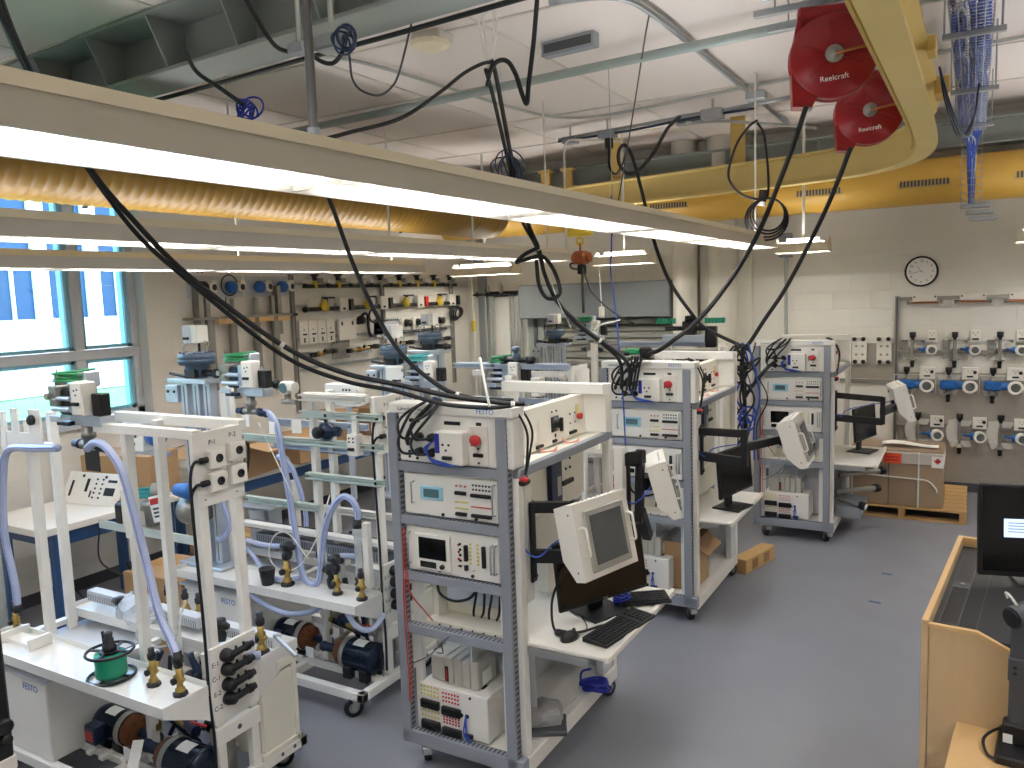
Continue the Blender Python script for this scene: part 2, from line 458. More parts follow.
# clock
t = thing('wall_clock', 'round black rimmed wall clock high on the white back wall', 'clock', (-.49, YB, 2.40))
mb = MB(); mb.lathe((0, 0, 0), (0, -1, 0), [(0, .165), (.035, .165), (.045, .158), (.045, .147), (.03, .145)], 40); mb.build('rim', 'black', t)
mb = MB(); mb.cyl((0, -.03, 0), (0, -.0365, 0), .1455, n=40); mb.build('clock_face', 'label_white', t)
for h in range(1, 13):
    a = R(90-30*h); text(str(h), .034, 'text_dark', t, TM(.112*math.cos(a), -.037, .112*math.sin(a)), name='numeral')
def hand(a, l, wd, nm):
    h = MB(); dx, dz = math.sin(a), math.cos(a)
    h.bar((-dx*.02, -.04, -dz*.02), (dx*l, -.04, dz*l), wd, .003); h.build(nm, 'black', t)
hand(R(-38), .075, .009, 'hour_hand'); hand(R(-100), .12, .006, 'minute_hand')
# ------------------------------------------------------------------ training carts (three of one kind)
def terminal(mb, x0, x1, z, y, n=8, h=.016):
    """black multi-pin terminal strip on a panel face that looks to -y"""
    mb.box(x0, x1, y-.014, y, z-h/2, z+h/2, .002)
    d = (x1-x0)/n
    for i in range(n): mb.box(x0+d*(i+.25), x0+d*(i+.75), y-.017, y-.014, z-h*.28, z+h*.28)
def dots(mb, x0, x1, z0, z1, nx, nz, y, r=.0045):
    for i in range(nx):
        for k in range(nz):
            x = x0+(x1-x0)*(i/(nx-1) if nx > 1 else .5); z = z0+(z1-z0)*(k/(nz-1) if nz > 1 else .5)
            mb.cyl((x, y, z), (x, y-.005, z), r, n=8, smooth=False)
def handle(mb, x, z0, z1, y):
    mb.tube([(x, y, z0), (x, y-.025, z0), (x, y-.025, z1), (x, y, z1)], .004, 6)

def make_caster(parent, x, y, rz=0.0, r=.05, name='caster'):
    c = MB(); c.M = Matrix.Translation((x, y, 0)) @ Matrix.Rotation(rz, 4, 'Z')
    c.cyl((0, 0, .10), (0, 0, .13), .03, n=12)
    for s in (-1, 1): c.prism([(-.02, .11), (.035, .11), (.05, .05), (.03, .035)], 'x', s*.024-.003, s*.024+.003)
    c.box(-.03, .03, -.03, .045, .098, .108)
    c.box(-.022, .022, -.055, -.02, .07, .108, .004)
    o = c.build(name, 'steel', parent)
    w = MB(); w.M = c.M
    w.lathe((-.018, .035, r), (1, 0, 0), [(0, r*.6), (0, r*.92), (.006, r), (.03, r), (.036, r*.92), (.036, r*.6)], 20)
    w.m(1); w.cyl((-.019, .035, r), (.019, .035, r), r*.55, n=14)
    w.build('wheel', ['black_rubber', 'dull_steel'], o)

def slotted_post(mb, x, y, z0, z1, side=1):
    """slotted steel channel: plain face to -y, slots on the faces to +x / -x"""
    mb.m(0); mb.box(x-.024, x+.024, y, y+.05, z0, z1, .003)
    mb.m(1); z = z0+.02
    while z < z1-.02:
        for sx in (1, -1): mb.box(x+sx*.024, x+sx*.0247, y+.012, y+.040, z, z+.014)
        z += .026

def make_cart():
    t = thing('training_cart', '', 'equipment cart')
    W = .32
    # --- grey slotted frame in front
    for x in (-.296, .262):
        p = MB(); slotted_post(p, x, 0, .13, 1.765); p.build('front_post', ['grey_paint', 'dark_grey'], t)
    for z in (1.512, 1.252, .975, .708):
        p = MB(); p.box(-.272, .238, .004, .05, z-.022, z+.022, .002); p.m(1)
        x = -.262
        while x < .23: p.box(x, x+.010, .010, .042, z+.022, z+.0228); x += .022
        p.build('front_rail', ['grey_paint', 'dark_grey'], t)
    p = MB(); p.box(-W, W, .0, .05, .115, .185, .003); p.m(1)
    x = -.26
    while x < .23: p.box(x, x+.010, .010, .042, .185, .1858); x += .022
    p.build('base_rail', ['grey_paint', 'dark_grey'], t)
    # --- white carriage: rear posts, side rails, lower deck
    p = MB()
    for y in (.05, 1.06): pass
    p.box(.275, W, .055, 1.115, .09, .175, .004); p.box(-W, -.275, .055, 1.115, .09, .175, .004); p.box(-.275, .275, 1.07, 1.115, .09, .175, .004)
    p.box(-.275, .275, .055, 1.07, .165, .178)
    p.build('carriage', 'white_paint', t)
    for x in (-.296, .296):
        p = MB(); p.box(x-.024, x+.024, 1.065, 1.115, .175, 1.80, .004); p.m(1)
        z = .3
        while z < 1.78: p.box(x-.008, x+.008, 1.115, 1.1157, z, z+.011); z += .026
        p.build('rear_post', ['white_paint', 'dark_grey'], t)
    p = MB(); p.box(-W, W, 1.0, 1.06, 1.745, 1.805, .004); p.box(.14, W, 1.03, 1.06, 1.535, 1.745, .002); p.box(-W, -.26, 1.03, 1.06, 1.535, 1.745, .002)
    p.build('rear_header', 'white_paint', t)
    for sx in (1, -1):
        p = MB(); p.box(sx*.285, sx*W, .055, 1.115, 1.488, 1.532, .003); p.m(1); p.box(sx*.15, sx*.285, .055, 1.1, 1.515, 1.524)
        p.build('side_rail', ['grey_paint', 'cream_paint'], t)
    # inner white column right beside the grey post
    p = MB(); p.box(.29, .315, .05, .1, .18, 1.49, .002); p.box(.25, .29, .052, .07, .18, 1.49); p.build('front_upright', 'white_paint', t)
    p = MB(); p.box(-.27, -.235, .06, .09, .18, 1.49); p.box(.2, .236, .06, .09, .18, 1.49); p.build('mounting_strip', 'white_paint', t)
    # --- module 1: power supply with header
    a = MB(); a.box(-.265, .315, .015, .11, 1.537, 1.765, .004); a.box(-.31, .318, .005, .12, 1.765, 1.815, .006)
    a.m(1); a.box(-.205, -.15, .012, .016, 1.725, 1.742); a.box(-.02, .06, .012, .016, 1.722, 1.738); a.box(.14, .165, .012, .016, 1.722, 1.74)
    m1 = a.build('power_module', ['white_paint', 'black'], t)
    text('Labvolt Series 3531', .024, 'text_dark', m1, TM(-.262, .0045, 1.788, '-y'), 'LEFT')
    text('FESTO', .03, 'text_blue', m1, TM(.19, .0045, 1.79, '-y'))
    b = MB(); b.box(-.04, .10, -.045, .015, 1.55, 1.70, .005); b.m(1)
    for dx, dz in ((.045, .09), (.075, .09), (.06, .065)): b.cyl((-.04+dx, -.045, 1.55+dz), (-.04+dx, -.0465, 1.55+dz), .006, n=8)
    terminal(b, .005, .05, 1.582, -.045, 4)
    b.m(2); b.box(-.035, -.012, -.047, -.045, 1.6, 1.69)
    b.build('outlet_box', ['white_plastic', 'black', 'deep_blue'], m1)
    b = MB(); b.box(.115, .2, -.002, .015, 1.545, 1.725, .003); b.m(1); b.box(.12, .128, -.004, -.002, 1.635, 1.68); terminal(b, .135, .18, 1.596, -.002, 4); dots(b, .157, .157, 1.56, 1.625, 1, 2, -.002, .005)
    b.build('switch_panel', ['white_plastic', 'black'], m1)
    b = MB(); b.lathe((.155, -.002, 1.665), (0, -1, 0), [(0, .014), (.012, .014), (.013, .024), (.028, .026), (.036, .02), (.039, .005)], 18)
    b.build('emergency_stop', 'red', m1)
    b = MB(); dots(b, -.21, -.21, 1.56, 1.585, 1, 2, .015, .007); dots(b, -.17, -.06, 1.555, 1.555, 2, 1, .015, .007)
    b.build('socket_hole', 'black', m1)
    for z in (1.59, 1.66):
        for x in (-.15, -.08):
            b = MB(); b.lathe((x, .015, z), (.25, -1, .05), [(0, .02), (.04, .02), (.045, .015), (.06, .014)], 12); b.build('socket', 'black', m1)
    b = MB()
    for k, (x, z) in enumerate(((-.15, 1.66), (-.15, 1.59), (-.08, 1.66), (-.08, 1.59))):
        b.tube(spline([(x+.012, -.04, z), (x-.03, -.085, z+.01), (x-.05, -.08, z+.07), (x-.02+.02*k, -.05, 1.78), (x+.06, .0, 1.835)], 5), .0065, 6)
    b.tube(spline([(-.215, .01, 1.62), (-.19, -.03, 1.66), (-.13, -.05, 1.74), (-.05, -.02, 1.83)], 5), .01, 6)
    b.build('power_lead', 'black_rubber', m1)
    b = MB()
    for k in range(4): b.tube(spline([(-.045+.004*k, -.03, 1.66), (-.07-.006*k, -.05, 1.62), (-.065+.003*k, -.05, 1.575), (-.02+.01*k, -.05, 1.548+.004*k), (.07, -.045, 1.545)], 5), .0028, 5)
    b.build('signal_wire', 'blue_cable', m1)
    # --- module 2: controller with lcd
    a = MB(); a.box(-.255, .225, .02, .28, 1.285, 1.478, .003)
    a.m(1); terminal(a, .02, .075, 1.408, .02, 6); terminal(a, .02, .075, 1.31, .02, 6); terminal(a, .10, .2, 1.404, .02, 12); terminal(a, .10, .2, 1.31, .02, 12)
    dots(a, .11, .19, 1.43, 1.45, 6, 2, .02); dots(a, -.05, -.05, 1.295, 1.295, 1, 1, .02, .008); dots(a, .12, .12, 1.292, 1.292, 1, 1, .02, .008)
    a.m(2); dots(a, .025, .07, 1.44, 1.44, 3, 1, .02); dots(a, .10, .2, 1.35, 1.35, 12, 1, .02, .0035)
    a.m(3); dots(a, .02, .075, 1.335, 1.365, 5, 2, .02, .005)
    a.m(4); handle(a, -.2, 1.34, 1.44, .02); handle(a, .215, 1.32, 1.46, .02)
    m2 = a.build('controller_module', ['white_paint', 'black', 'red', 'yellow_dot', 'steel'], t)
    b = MB(); b.box(-.165, -.045, .012, .02, 1.36, 1.425, .003); b.m(1); b.box(-.145, -.065, .0105, .012, 1.373, 1.412); b.build('lcd_display', ['lcd_cyan', 'lcd_dark'], m2)
    # --- module 3: process recorder with black screen
    a = MB(); a.box(-.25, .225, .02, .26, 1.005, 1.222, .003)
    a.m(1); terminal(a, .10, .103, 1.05, .02, 1, .004)
    for (x, z0, z1) in ((.055, 1.045, 1.07), (.055, 1.09, 1.165), (.145, 1.07, 1.17)):
        a.box(x, x+.016, .004, .02, z0, z1, .002)
        q = z0+.006
        while q < z1-.006: a.box(x+.003, x+.013, .002, .004, q, q+.005); q += .01
    dots(a, .022, .04, 1.06, 1.165, 1, 5, .02, .006); dots(a, -.08, -.08, 1.02, 1.02, 1, 1, .02, .008); dots(a, .09, .09, 1.02, 1.02, 1, 1, .02, .008)
    a.m(2); dots(a, .015, .03, 1.06, 1.16, 1, 4, .021, .0055)
    a.m(3); dots(a, .082, .12, 1.08, 1.17, 2, 6, .02, .006)
    a.m(4); handle(a, -.235, 1.04, 1.19, .02); handle(a, .195, 1.05, 1.18, .02); handle(a, .212, 1.05, 1.18, .02)
    m3 = a.build('recorder_module', ['white_paint', 'black', 'red', 'yellow_dot', 'steel'], t)
    b = MB(); b.box(-.2, -.015, .004, .02, 1.022, 1.195, .004); b.m(1); b.box(-.18, -.035, .0025, .004, 1.075, 1.178); b.box(-.175, -.09, .0025, .004, 1.032, 1.062)
    b.lathe((-.055, .004, 1.047), (0, -1, 0), [(0, .012), (.012, .011), (.014, .006)], 12)
    b.build('recorder_screen', ['white_plastic', 'screen_black'], m3)
    # --- open bay with hanging leads
    a = MB(); a.box(-.235, .2, .3, .31, .735, .99); a.m(1); a.box(-.2, .2, .06, .28, .73, .745); a.box(-.17, .19, .2, .21, .745, .8)
    a.box(-.19, -.165, .12, .2, .745, .93); a.m(2)
    dots(a, -.12, .17, .735, .735, 6, 1, .058, .004)
    a.build('bay_shelf', ['label_grey', 'cream_paint', 'black'], t)
    for k in range(4):
        x = .02+.04*k
        b = MB(); b.tube(spline([(x, .16, .98), (x+.008, .15, .9), (x-.012+.012*(k % 2), .15, .80), (x-.02, .16, .76)], 5), .006, 6)
        b.build('hanging_lead', 'black_rubber', t)
    b = MB(); b.tube(spline([(-.175, .13, .92), (-.14, .1, .87), (-.07, .1, .845), (.0, .12, .86), (.03, .15, .9)], 6), .007, 6); b.build('hanging_lead', 'black_rubber', t)
    # --- bottom bay: back panel, connection box, logic controller
    a = MB(); a.box(-.255, .235, .30, .31, .19, .688); a.m(1)
    a.box(-.18, -.14, .297, .3, .655, .665); a.box(.02, .06, .297, .3, .64, .65); a.box(.08, .09, .297, .3, .645, .655); a.box(.12, .14, .297, .3, .645, .655)
    a.m(2); a.box(.05, .16, .285, .3, .52, .55); handle(a, .2, .2, .6, .3); handle(a, -.235, .45, .62, .3)
    a.build('back_panel', ['label_grey', 'black', 'steel'], t)
    a = MB(); a.M = Matrix.Translation((0, 0, -.022)); a.box(-.245, .12, .05, .3, .212, .44, .004); a.m(1)
    for (x, z) in ((-.235, .32), (-.12, .31), (-.235, .215), (-.12, .205)):
        a.box(x, x+.1, .03, .05, z, z+.042, .003)
        for i in range(8):
            for k in (0, 1): a.box(x+.006+i*.0115, x+.013+i*.0115, .027, .03, z+.006+k*.018, z+.018+k*.018)
    dots(a, -.02, .01, .325, .325, 2, 1, .05, .010); a.box(-.005, .04, .035, .05, .22, .24, .003); dots(a, .03, .03, .2, .2, 1, 1, .05, .007); dots(a, .03, .03, .42, .42, 1, 1, .05, .006); dots(a, .0, .0, .275, .275, 1, 1, .05, .006)
    a.m(2); dots(a, -.235, -.145, .385, .425, 6, 3, .05, .0058); dots(a, -.235, -.145, .275, .30, 6, 2, .05, .0058)
    a.m(3); dots(a, -.115, -.035, .375, .415, 6, 3, .05, .0045); dots(a, -.115, -.035, .265, .295, 6, 3, .05, .0045)
    cb = a.build('connection_box', ['white_paint', 'black', 'yellow_dot', 'red'], t)
    b = MB()
    for k in range(3): b.tube(spline([(.01, .04, .318), (.012+.005*k, .02, .28), (.006+.01*k, .02, .23), (.02+.008*k, .03, .19), (.035+.01*k, .02, .17)], 5), .003, 5)
    b.build('network_lead', 'blue_cable', cb)
    a = MB(); a.M = Matrix.Translation((0, 0, -.022)); a.box(-.21, -.13, .10, .26, .445, .57, .005)
    for k in range(4): a.box(-.125+k*.045, -.083+k*.045, .09, .26, .442, .575+.004*(k % 2), .006)
    a.m(1); a.box(-.125, -.108, .086, .09, .455, .53); a.m(2); a.box(-.118, -.112, .084, .086, .46, .52)
    a.m(1); a.box(-.21, .06, .12, .16, .436, .444)
    a.m(3); a.box(.057, .06, .12, .2, .46, .53)
    a.build('logic_controller', ['plc_grey', 'black', 'red', 'label_white'], t)
    # red and grey loose wiring along the left post
    for k, (cm, x0) in enumerate((('red_wire', -.262), ('red_wire', -.25))):
        b = MB(); b.tube(spline([(x0, -.004, 1.21), (x0+.006, -.012, 1.05), (x0-.004, -.014, .85), (x0+.008*k, -.016, .6), (x0+.004, -.012, .42), (x0-.006, -.01, .34)], 5), .0026, 5); b.build('loose_wire', cm, t)
    b = MB(); b.tube(spline([(-.245, -.004, 1.0), (-.22, -.02, .9), (-.17, .02, .8), (-.14, .03, .76)], 5), .0035, 5); b.build('loose_wire', 'red_wire', t)
    b = MB(); b.tube(spline([(.02, .1, .74), (-.05, -.01, .70), (-.12, -.02, .62), (-.2, .0, .56), (-.24, -.01, .54)], 6), .003, 5); b.tube(spline([(-.02, .1, .73), (-.06, -.01, .68), (-.08, .01, .62), (-.14, .05, .59)], 6), .003, 5); b.build('loose_wire', 'dark_grey', t)
    # --- side panels looking to +x
    a = MB(); a.prism([(.13, 1.535), (.20, 1.535), (.185, 1.745), (.13, 1.745)], 'y', .125, 1.03)
    m4 = a.build('drive_module', 'cream_paint', t)
    def S(mb):  # local (u along +y, w up) face looking +x
        mb.M = Matrix(((0, -1, 0, .193), (1, 0, 0, 0), (0, 0, 1, 0), (0, 0, 0, 1))); return mb
    b = S(MB()); b.lathe((.66, 0, 1.635), (0, -1, 0), [(0, .036), (.012, .036), (.016, .022), (.035, .022)], 14); b.box(.62, .70, -.006, 0, 1.595, 1.675, .003); b.box(.652, .668, -.05, -.03, 1.6, 1.67, .003); dots(b, .66, .66, 1.575, 1.575, 1, 1, 0, .01)
    b.build('rotary_switch', 'black', m4)
    b = S(MB()); terminal(b, .44, .51, 1.55, 0, 6); terminal(b, .62, .66, 1.55, 0, 4); terminal(b, .82, .9, 1.56, 0, 6); dots(b, .7, .7, 1.56, 1.56, 1, 1, 0, .006); dots(b, .63, .68, 1.70, 1.70, 2, 1, 0, .005); dots(b, .84, .9, 1.61, 1.66, 2, 2, 0, .005)
    b.m(1); b.lathe((.94, 0, 1.635), (0, -1, 0), [(0, .012), (.015, .018), (.025, .016)], 12); b.m(2); b.box(.915, .95, -.003, 0, 1.65, 1.70)
    b.build('drive_terminal', ['black', 'red', 'yellow_dot'], m4)
    b = MB()
    for y0 in (.42, .68): 
        for k in range(3): b.tube(spline([(.2, y0+.05, 1.55), (.23, y0+.03+.01*k, 1.53), (.25+.008*k, y0+.1, 1.527), (.24, y0+.17, 1.53)], 5), .003, 5)
    b.build('drive_wire', 'pink_wire', m4)
    # lead running down the right front corner
    b = MB()
    for dy in (0, .05): b.tube(spline([(.25, .03+dy, 1.835), (.305, .06+dy, 1.80), (.345, .09+dy, 1.70), (.34, .10+dy*.5, 1.6), (.33, .095, 1.5)], 6), .0055, 6)
    b.build('corner_lead', 'black_rubber', t)
    b = MB(); b.box(.30, .345, .055, .12, 1.455, 1.485, .01); b.m(1); b.box(.305, .347, .06, .1, 1.472, 1.492, .006); b.build('wire_clip', ['black', 'red'], t)
    # lower side module
    a = MB(); a.box(.10, .18, .16, 1.03, 1.19, 1.46, .003); a.box(.1, .16, .16, 1.03, .95, 1.17, .003)
    m5 = a.build('side_module', 'cream_paint', t)
    b = MB(); b.M = Matrix(((0, -1, 0, .18), (1, 0, 0, 0), (0, 0, 1, 0), (0, 0, 0, 1)))
    terminal(b, .3, .4, 1.29, 0, 6, .026); terminal(b, .75, .87, 1.30, 0, 8, .026); dots(b, .33, .37, 1.37, 1.42, 2, 2, 0, .008); dots(b, .74, .8, 1.37, 1.43, 2, 2, 0, .008); dots(b, .85, .85, 1.37, 1.42, 1, 2, 0, .008)
    n_ = MB(); n_.M = b.M; n_.box(.58, .7, -.03, 0, 1.2, 1.45, .004); n_.m(1); n_.box(.64, .68, -.033, -.03, 1.26, 1.36); n_.build('meter_unit', ['navy', 'bezel_grey'], m5)
    terminal(b, .3, .42, 1.03, .02, 6, .05); dots(b, .3, .36, 1.08, 1.12, 2, 2, .02, .008)
    b.build('terminal_strip', 'black', m5)
    a = MB(); a.box(.05, .17, .6, 1.03, .75, .93, .003); a.box(-.25, .08, 1.03, 1.06, .2, 1.5); a.build('rear_cover', 'cream_paint', t)
    # mounting column for the touch panel
    a = MB(); a.box(.272, .305, .125, .13, .89, 1.435, .001); a.box(.30, .305, .13, .19, .89, 1.435); a.box(.272, .275, .13, .16, .89, 1.435)
    for z in (.905, 1.10, 1.24, 1.42): a.box(.215, .275, .13, .2, z, z+.006)
    a.m(1); dots(a, .29, .29, .91, .91, 1, 1, .125, .004)
    a.build('panel_column', ['white_paint', 'black'], t)
    # pull-out keyboard shelf
    a = MB(); a.box(.02, .70, .09, .98, .703, .72, .003); a.box(.69, .715, .085, .985, .693, .728, .006)
    a.m(1); a.box(.03, .62, .082, .09, .665, .702); a.box(.03, .62, .92, .928, .665, .702); a.m(2); a.box(.2, .3, .078, .082, .68, .692)
    a.build('keyboard_shelf', ['white_plastic', 'steel', 'black'], t)
    a = MB(); a.box(.27, .315, .93, 1.06, .178, .665, .003); a.box(-.28, .27, 1.03, 1.06, .178, .70); a.box(.02, .315, .1, .9, .645, .66); a.box(-.01, .0, .1, 1.0, .178, .66); a.build('shelf_support', 'label_grey', t)
    for x in (-.255, .27):
        make_caster(t, x, .05, R(35)); make_caster(t, x, 1.03, R(-20))
    # the front face is a little wider to the left than the carriage
    for ch in [o for o in COL.objects if o.parent == t]:
        if ch.name.split('.')[0] in ('front_post', 'front_rail', 'base_rail', 'power_module', 'controller_module', 'recorder_module', 'bay_shelf', 'back_panel', 'connection_box', 'logic_controller', 'loose_wire', 'hanging_lead', 'mounting_strip'):
            ch.scale.x = 1.075; ch.location.x = .27*(1-1.075)
    return t
cart = make_cart()
CARTS = []
for i, (x, y, lab) in enumerate(((-2.04, 2.96, 'grey framed instrument cart with the mouse and two keyboards on its shelf'),
                                 (-1.91, 5.18, 'grey framed instrument cart with an open cardboard box on its lower deck'),
                                 (-1.345, 7.35, 'grey framed instrument cart beside the film wrapped carton and pallet'))):
    c = cart if i == 0 else copy_tree(cart)
    c.location = (x, y, 0)
    for ch in [o for o in COL.objects if o.parent == c and o.name.startswith('keyboard_shelf')]: ch.location.x = (0, -.165, -.05)[i]
    c['label'] = lab; c['group'] = 'training carts in a row'
    CARTS.append(c)

# ------------------------------------------------------------------ touch panels on arms
def make_hmi():
    t = thing('touch_panel', '', 'touch panel')
    # local: face in the plane y=0 looking to -y, centre at origin, w .376 h .335
    a = MB(); w, h = .188, .168
    a.prism([(-w, -h), (w, -h), (w, h), (-w, h)], 'y', 0, .012)
    # body tapers backwards
    vs = []
    for (y, ww, hb, ht) in ((.012, w, -h, h), (.05, w, -h, h), (.115, w*.97, -h*.45, h*.93)):
        vs += [(-ww, y, hb), (ww, y, hb), (ww, y, ht), (-ww, y, ht)]
    fs = [(0, 1, 2, 3), (11, 10, 9, 8)]
    for k in (0, 1):
        for i in range(4):
            j = (i+1) % 4; fs.append((k*4+i, k*4+j, k*4+4+j, k*4+4+i))
    a.add(vs, [f[::-1] for f in fs])
    a.m(1)
    for i in range(8):
        for k in range(4): a.box(-.11+i*.03, -.1+i*.03, .03+k*.018, .038+k*.018, h-.0015-.003*k, h+.001-.003*k)
    for sx in (-1, 1):
        a.cyl((sx*w*.99, .03, h*.75), (sx*(w+.002), .03, h*.75), .004, n=8); a.cyl((sx*w*.99, .03, -h*.75), (sx*(w+.002), .03, -h*.75), .004, n=8)
    hs = a.build('housing', ['white_plastic', 'black'], t)
    b = MB(); b.box(-.135, .142, -.014, 0, -.142, .132, .012); b.m(1); b.box(-.106, .114, -.016, -.014, -.112, .105, .002); b.build('screen', ['bezel_grey', 'screen_grey'], t)
    for sx in (-.158, .165):
        b = MB(); b.tube(spline([(sx, 0, -.06), (sx, -.02, -.062), (sx, -.032, -.05), (sx, -.033, .0), (sx, -.032, .05), (sx, -.02, .062), (sx, 0, .06)], 4), .006, 8); b.build('handle', 'white_plastic', t)
    b = MB(); b.lathe((-.06, .115, .02), (0, 1, 0), [(0, .022), (.03, .022)], 14); b.build('rear_knob', 'black', t)
    b = MB(); b.lathe((.1, .09, .1), (0, 1, .3), [(0, .018), (.03, .018)], 12); b.build('rear_knob', 'black', t)
    return t
def make_arm(parent, inv, pts_bars, plate):
    """black jointed arm, given in world space and stored in the panel's own space"""
    a = MB(); a.M = inv
    for p0, p1, w_, h_ in pts_bars: a.bar(p0, p1, w_, h_)
    x, y, z0, z1 = plate
    a.box(x, x+.014, y-.022, y+.022, z0, z1, .004)
    a.cyl((x+.012, y, z0+.03), (x+.022, y, z0+.03), .012, n=10); a.cyl((x+.012, y, z1-.03), (x+.022, y, z1-.03), .012, n=10)
    a.build('arm', 'black', parent)
hm = make_hmi()
def place_hmi(i, loc, azim, tilt, label, bars, plate, cable=None):
    t = hm if i == 0 else copy_tree(hm)
    # azim: direction the screen faces (deg, from +x counter-clockwise), tilt: upwards
    M = Matrix.Translation(loc) @ Matrix.Rotation(R(azim+90), 4, 'Z') @ Matrix.Rotation(R(-tilt), 4, 'X')
    t.matrix_world = M
    t['label'] = label; t['group'] = 'touch panels on arms'
    return t, M.inverted()
# touch panels: one per cart and one behind the nearest cart
H = [hm]+[copy_tree(hm) for _ in range(3)]
HM = [((-1.390, 3.196, 1.228), -15.4, 12, 'white touch panel in front of the big black monitor, above the mouse',
       [((-1.73, 3.14, 1.33), (-1.55, 3.22, 1.33), .03, .05), ((-1.73, 3.14, 1.10), (-1.52, 3.22, 1.10), .03, .06), ((-1.55, 3.22, 1.07), (-1.55, 3.22, 1.36), .035, .035), ((-1.55, 3.22, 1.22), (-1.46, 3.22, 1.25), .06, .06)], (-1.732, 3.13, .98, 1.36)),
      ((-1.50, 4.43, 1.18), 22, 15, 'white touch panel seen edge-on between the nearest and middle carts',
       [((-1.68, 4.13, 1.36), (-1.60, 4.25, 1.36), .03, .07), ((-1.62, 4.2, .98), (-1.62, 4.24, 1.40), .04, .05), ((-1.62, 4.22, 1.05), (-1.62, 4.34, .86), .05, .05), ((-1.62, 4.24, 1.2), (-1.62, 4.38, 1.2), .07, .07)], (-1.672, 4.16, .98, 1.38)),
      ((-.98, 5.68, 1.25), 2, 17, 'white touch panel on a long black arm in front of the farthest cart',
       [((-1.60, 5.31, 1.33), (-1.28, 5.25, 1.34), .03, .05), ((-1.60, 5.31, 1.16), (-1.28, 5.25, 1.15), .03, .06), ((-1.28, 5.25, 1.12), (-1.28, 5.25, 1.37), .04, .035), ((-1.28, 5.25, 1.25), (-1.11, 5.66, 1.25), .04, .055)], (-1.60, 5.345, 1.02, 1.37)),
      ((-.50, 8.08, 1.22), 14, 15, 'white touch panel on a black arm at the farthest cart, before the flow meters',
       [((-1.03, 7.5, 1.32), (-.66, 7.62, 1.28), .03, .05), ((-1.03, 7.5, 1.12), (-.66, 7.62, 1.08), .03, .06), ((-.66, 7.62, 1.06), (-.66, 7.62, 1.3), .04, .04), ((-.66, 7.62, 1.17), (-.58, 8.02, 1.17), .05, .06)], (-1.035, 7.515, 1.0, 1.36))]
for (loc, az, ti, lab, bars, plate), t in zip(HM, H):
    M = Matrix.Translation(loc) @ Matrix.Rotation(R(az+90), 4, 'Z') @ Matrix.Rotation(R(-ti), 4, 'X')
    t.matrix_world = M; tag(t, lab, 'touch panel', 'touch panels on arms')
    make_arm(t, M.inverted(), bars, plate)
    b = MB(); b.M = M.inverted(); x, y = plate[0], plate[1]; z0 = plate[2]
    b.tube(spline([(x-.05, y-.02, z0+.26), (x+.0, y-.06, z0+.17), (x+.06, y-.05, z0+.14), (x+.12, y-.0, z0+.2), tuple(M @ Vector((-.06, .12, .03)))], 6), .004, 6)
    b.build('panel_cable', 'blue_cable', t)
# second column behind the nearest cart carries its own panel
p = MB(); p.box(-1.70, -1.668, 4.09, 4.095, .89, 1.435); p.box(-1.673, -1.668, 4.095, 4.16, .89, 1.435); p.box(-1.72, -1.668, 4.085, 4.09, .89, 1.435)
co_ = p.build('panel_column', 'white_paint', CARTS[0]); co_.matrix_parent_inverse = Matrix.Translation((2.04, -2.96, 0))

# ------------------------------------------------------------------ process rigs
def ball_valve(parent, x, y, z, h=.14, lever=False, name='brass_valve'):
    a = MB(); k = h/.14
    a.lathe((x, y, z), (0, 0, 1), [(.0, .02*k), (.03*k, .02*k), (.034*k, .013*k), (.05*k, .013*k), (.055*k, .019*k), (.085*k, .019*k), (.09*k, .012*k), (h*.86, .014*k)], 12)
    a.lathe((x-.03*k, y, z+.07*k), (1, 0, 0), [(0, .008*k), (.06*k, .008*k)], 8)
    o = a.build(name, 'brass', parent)
    b = MB(); b.lathe((x, y, z), (0, 0, 1), [(0, .03*k), (.012*k, .03*k), (.018*k, .022*k)], 8, False); b.build('valve_foot', 'black_rubber', o); b = MB()
    b.lathe((x, y, z+h*.8), (0, 0, 1), [(0, .012*k), (.01*k, .018*k), (.03*k, .018*k), (.034*k, .013*k), (.055*k, .013*k)], 10); b.build('valve_knob', 'black_rubber', o); b = MB()
    b.lathe((x-.005*k, y-.03*k, z+.065*k), (0, 1, 0), [(0, .014*k), (.022*k, .014*k)], 8)
    b.build('side_port', 'black_rubber', o)
    return o
def outlet(mb, x0, x1, y, z0, z1, d=.05):
    mb.box(x0, x1, y-d, y, z0, z1, .005)
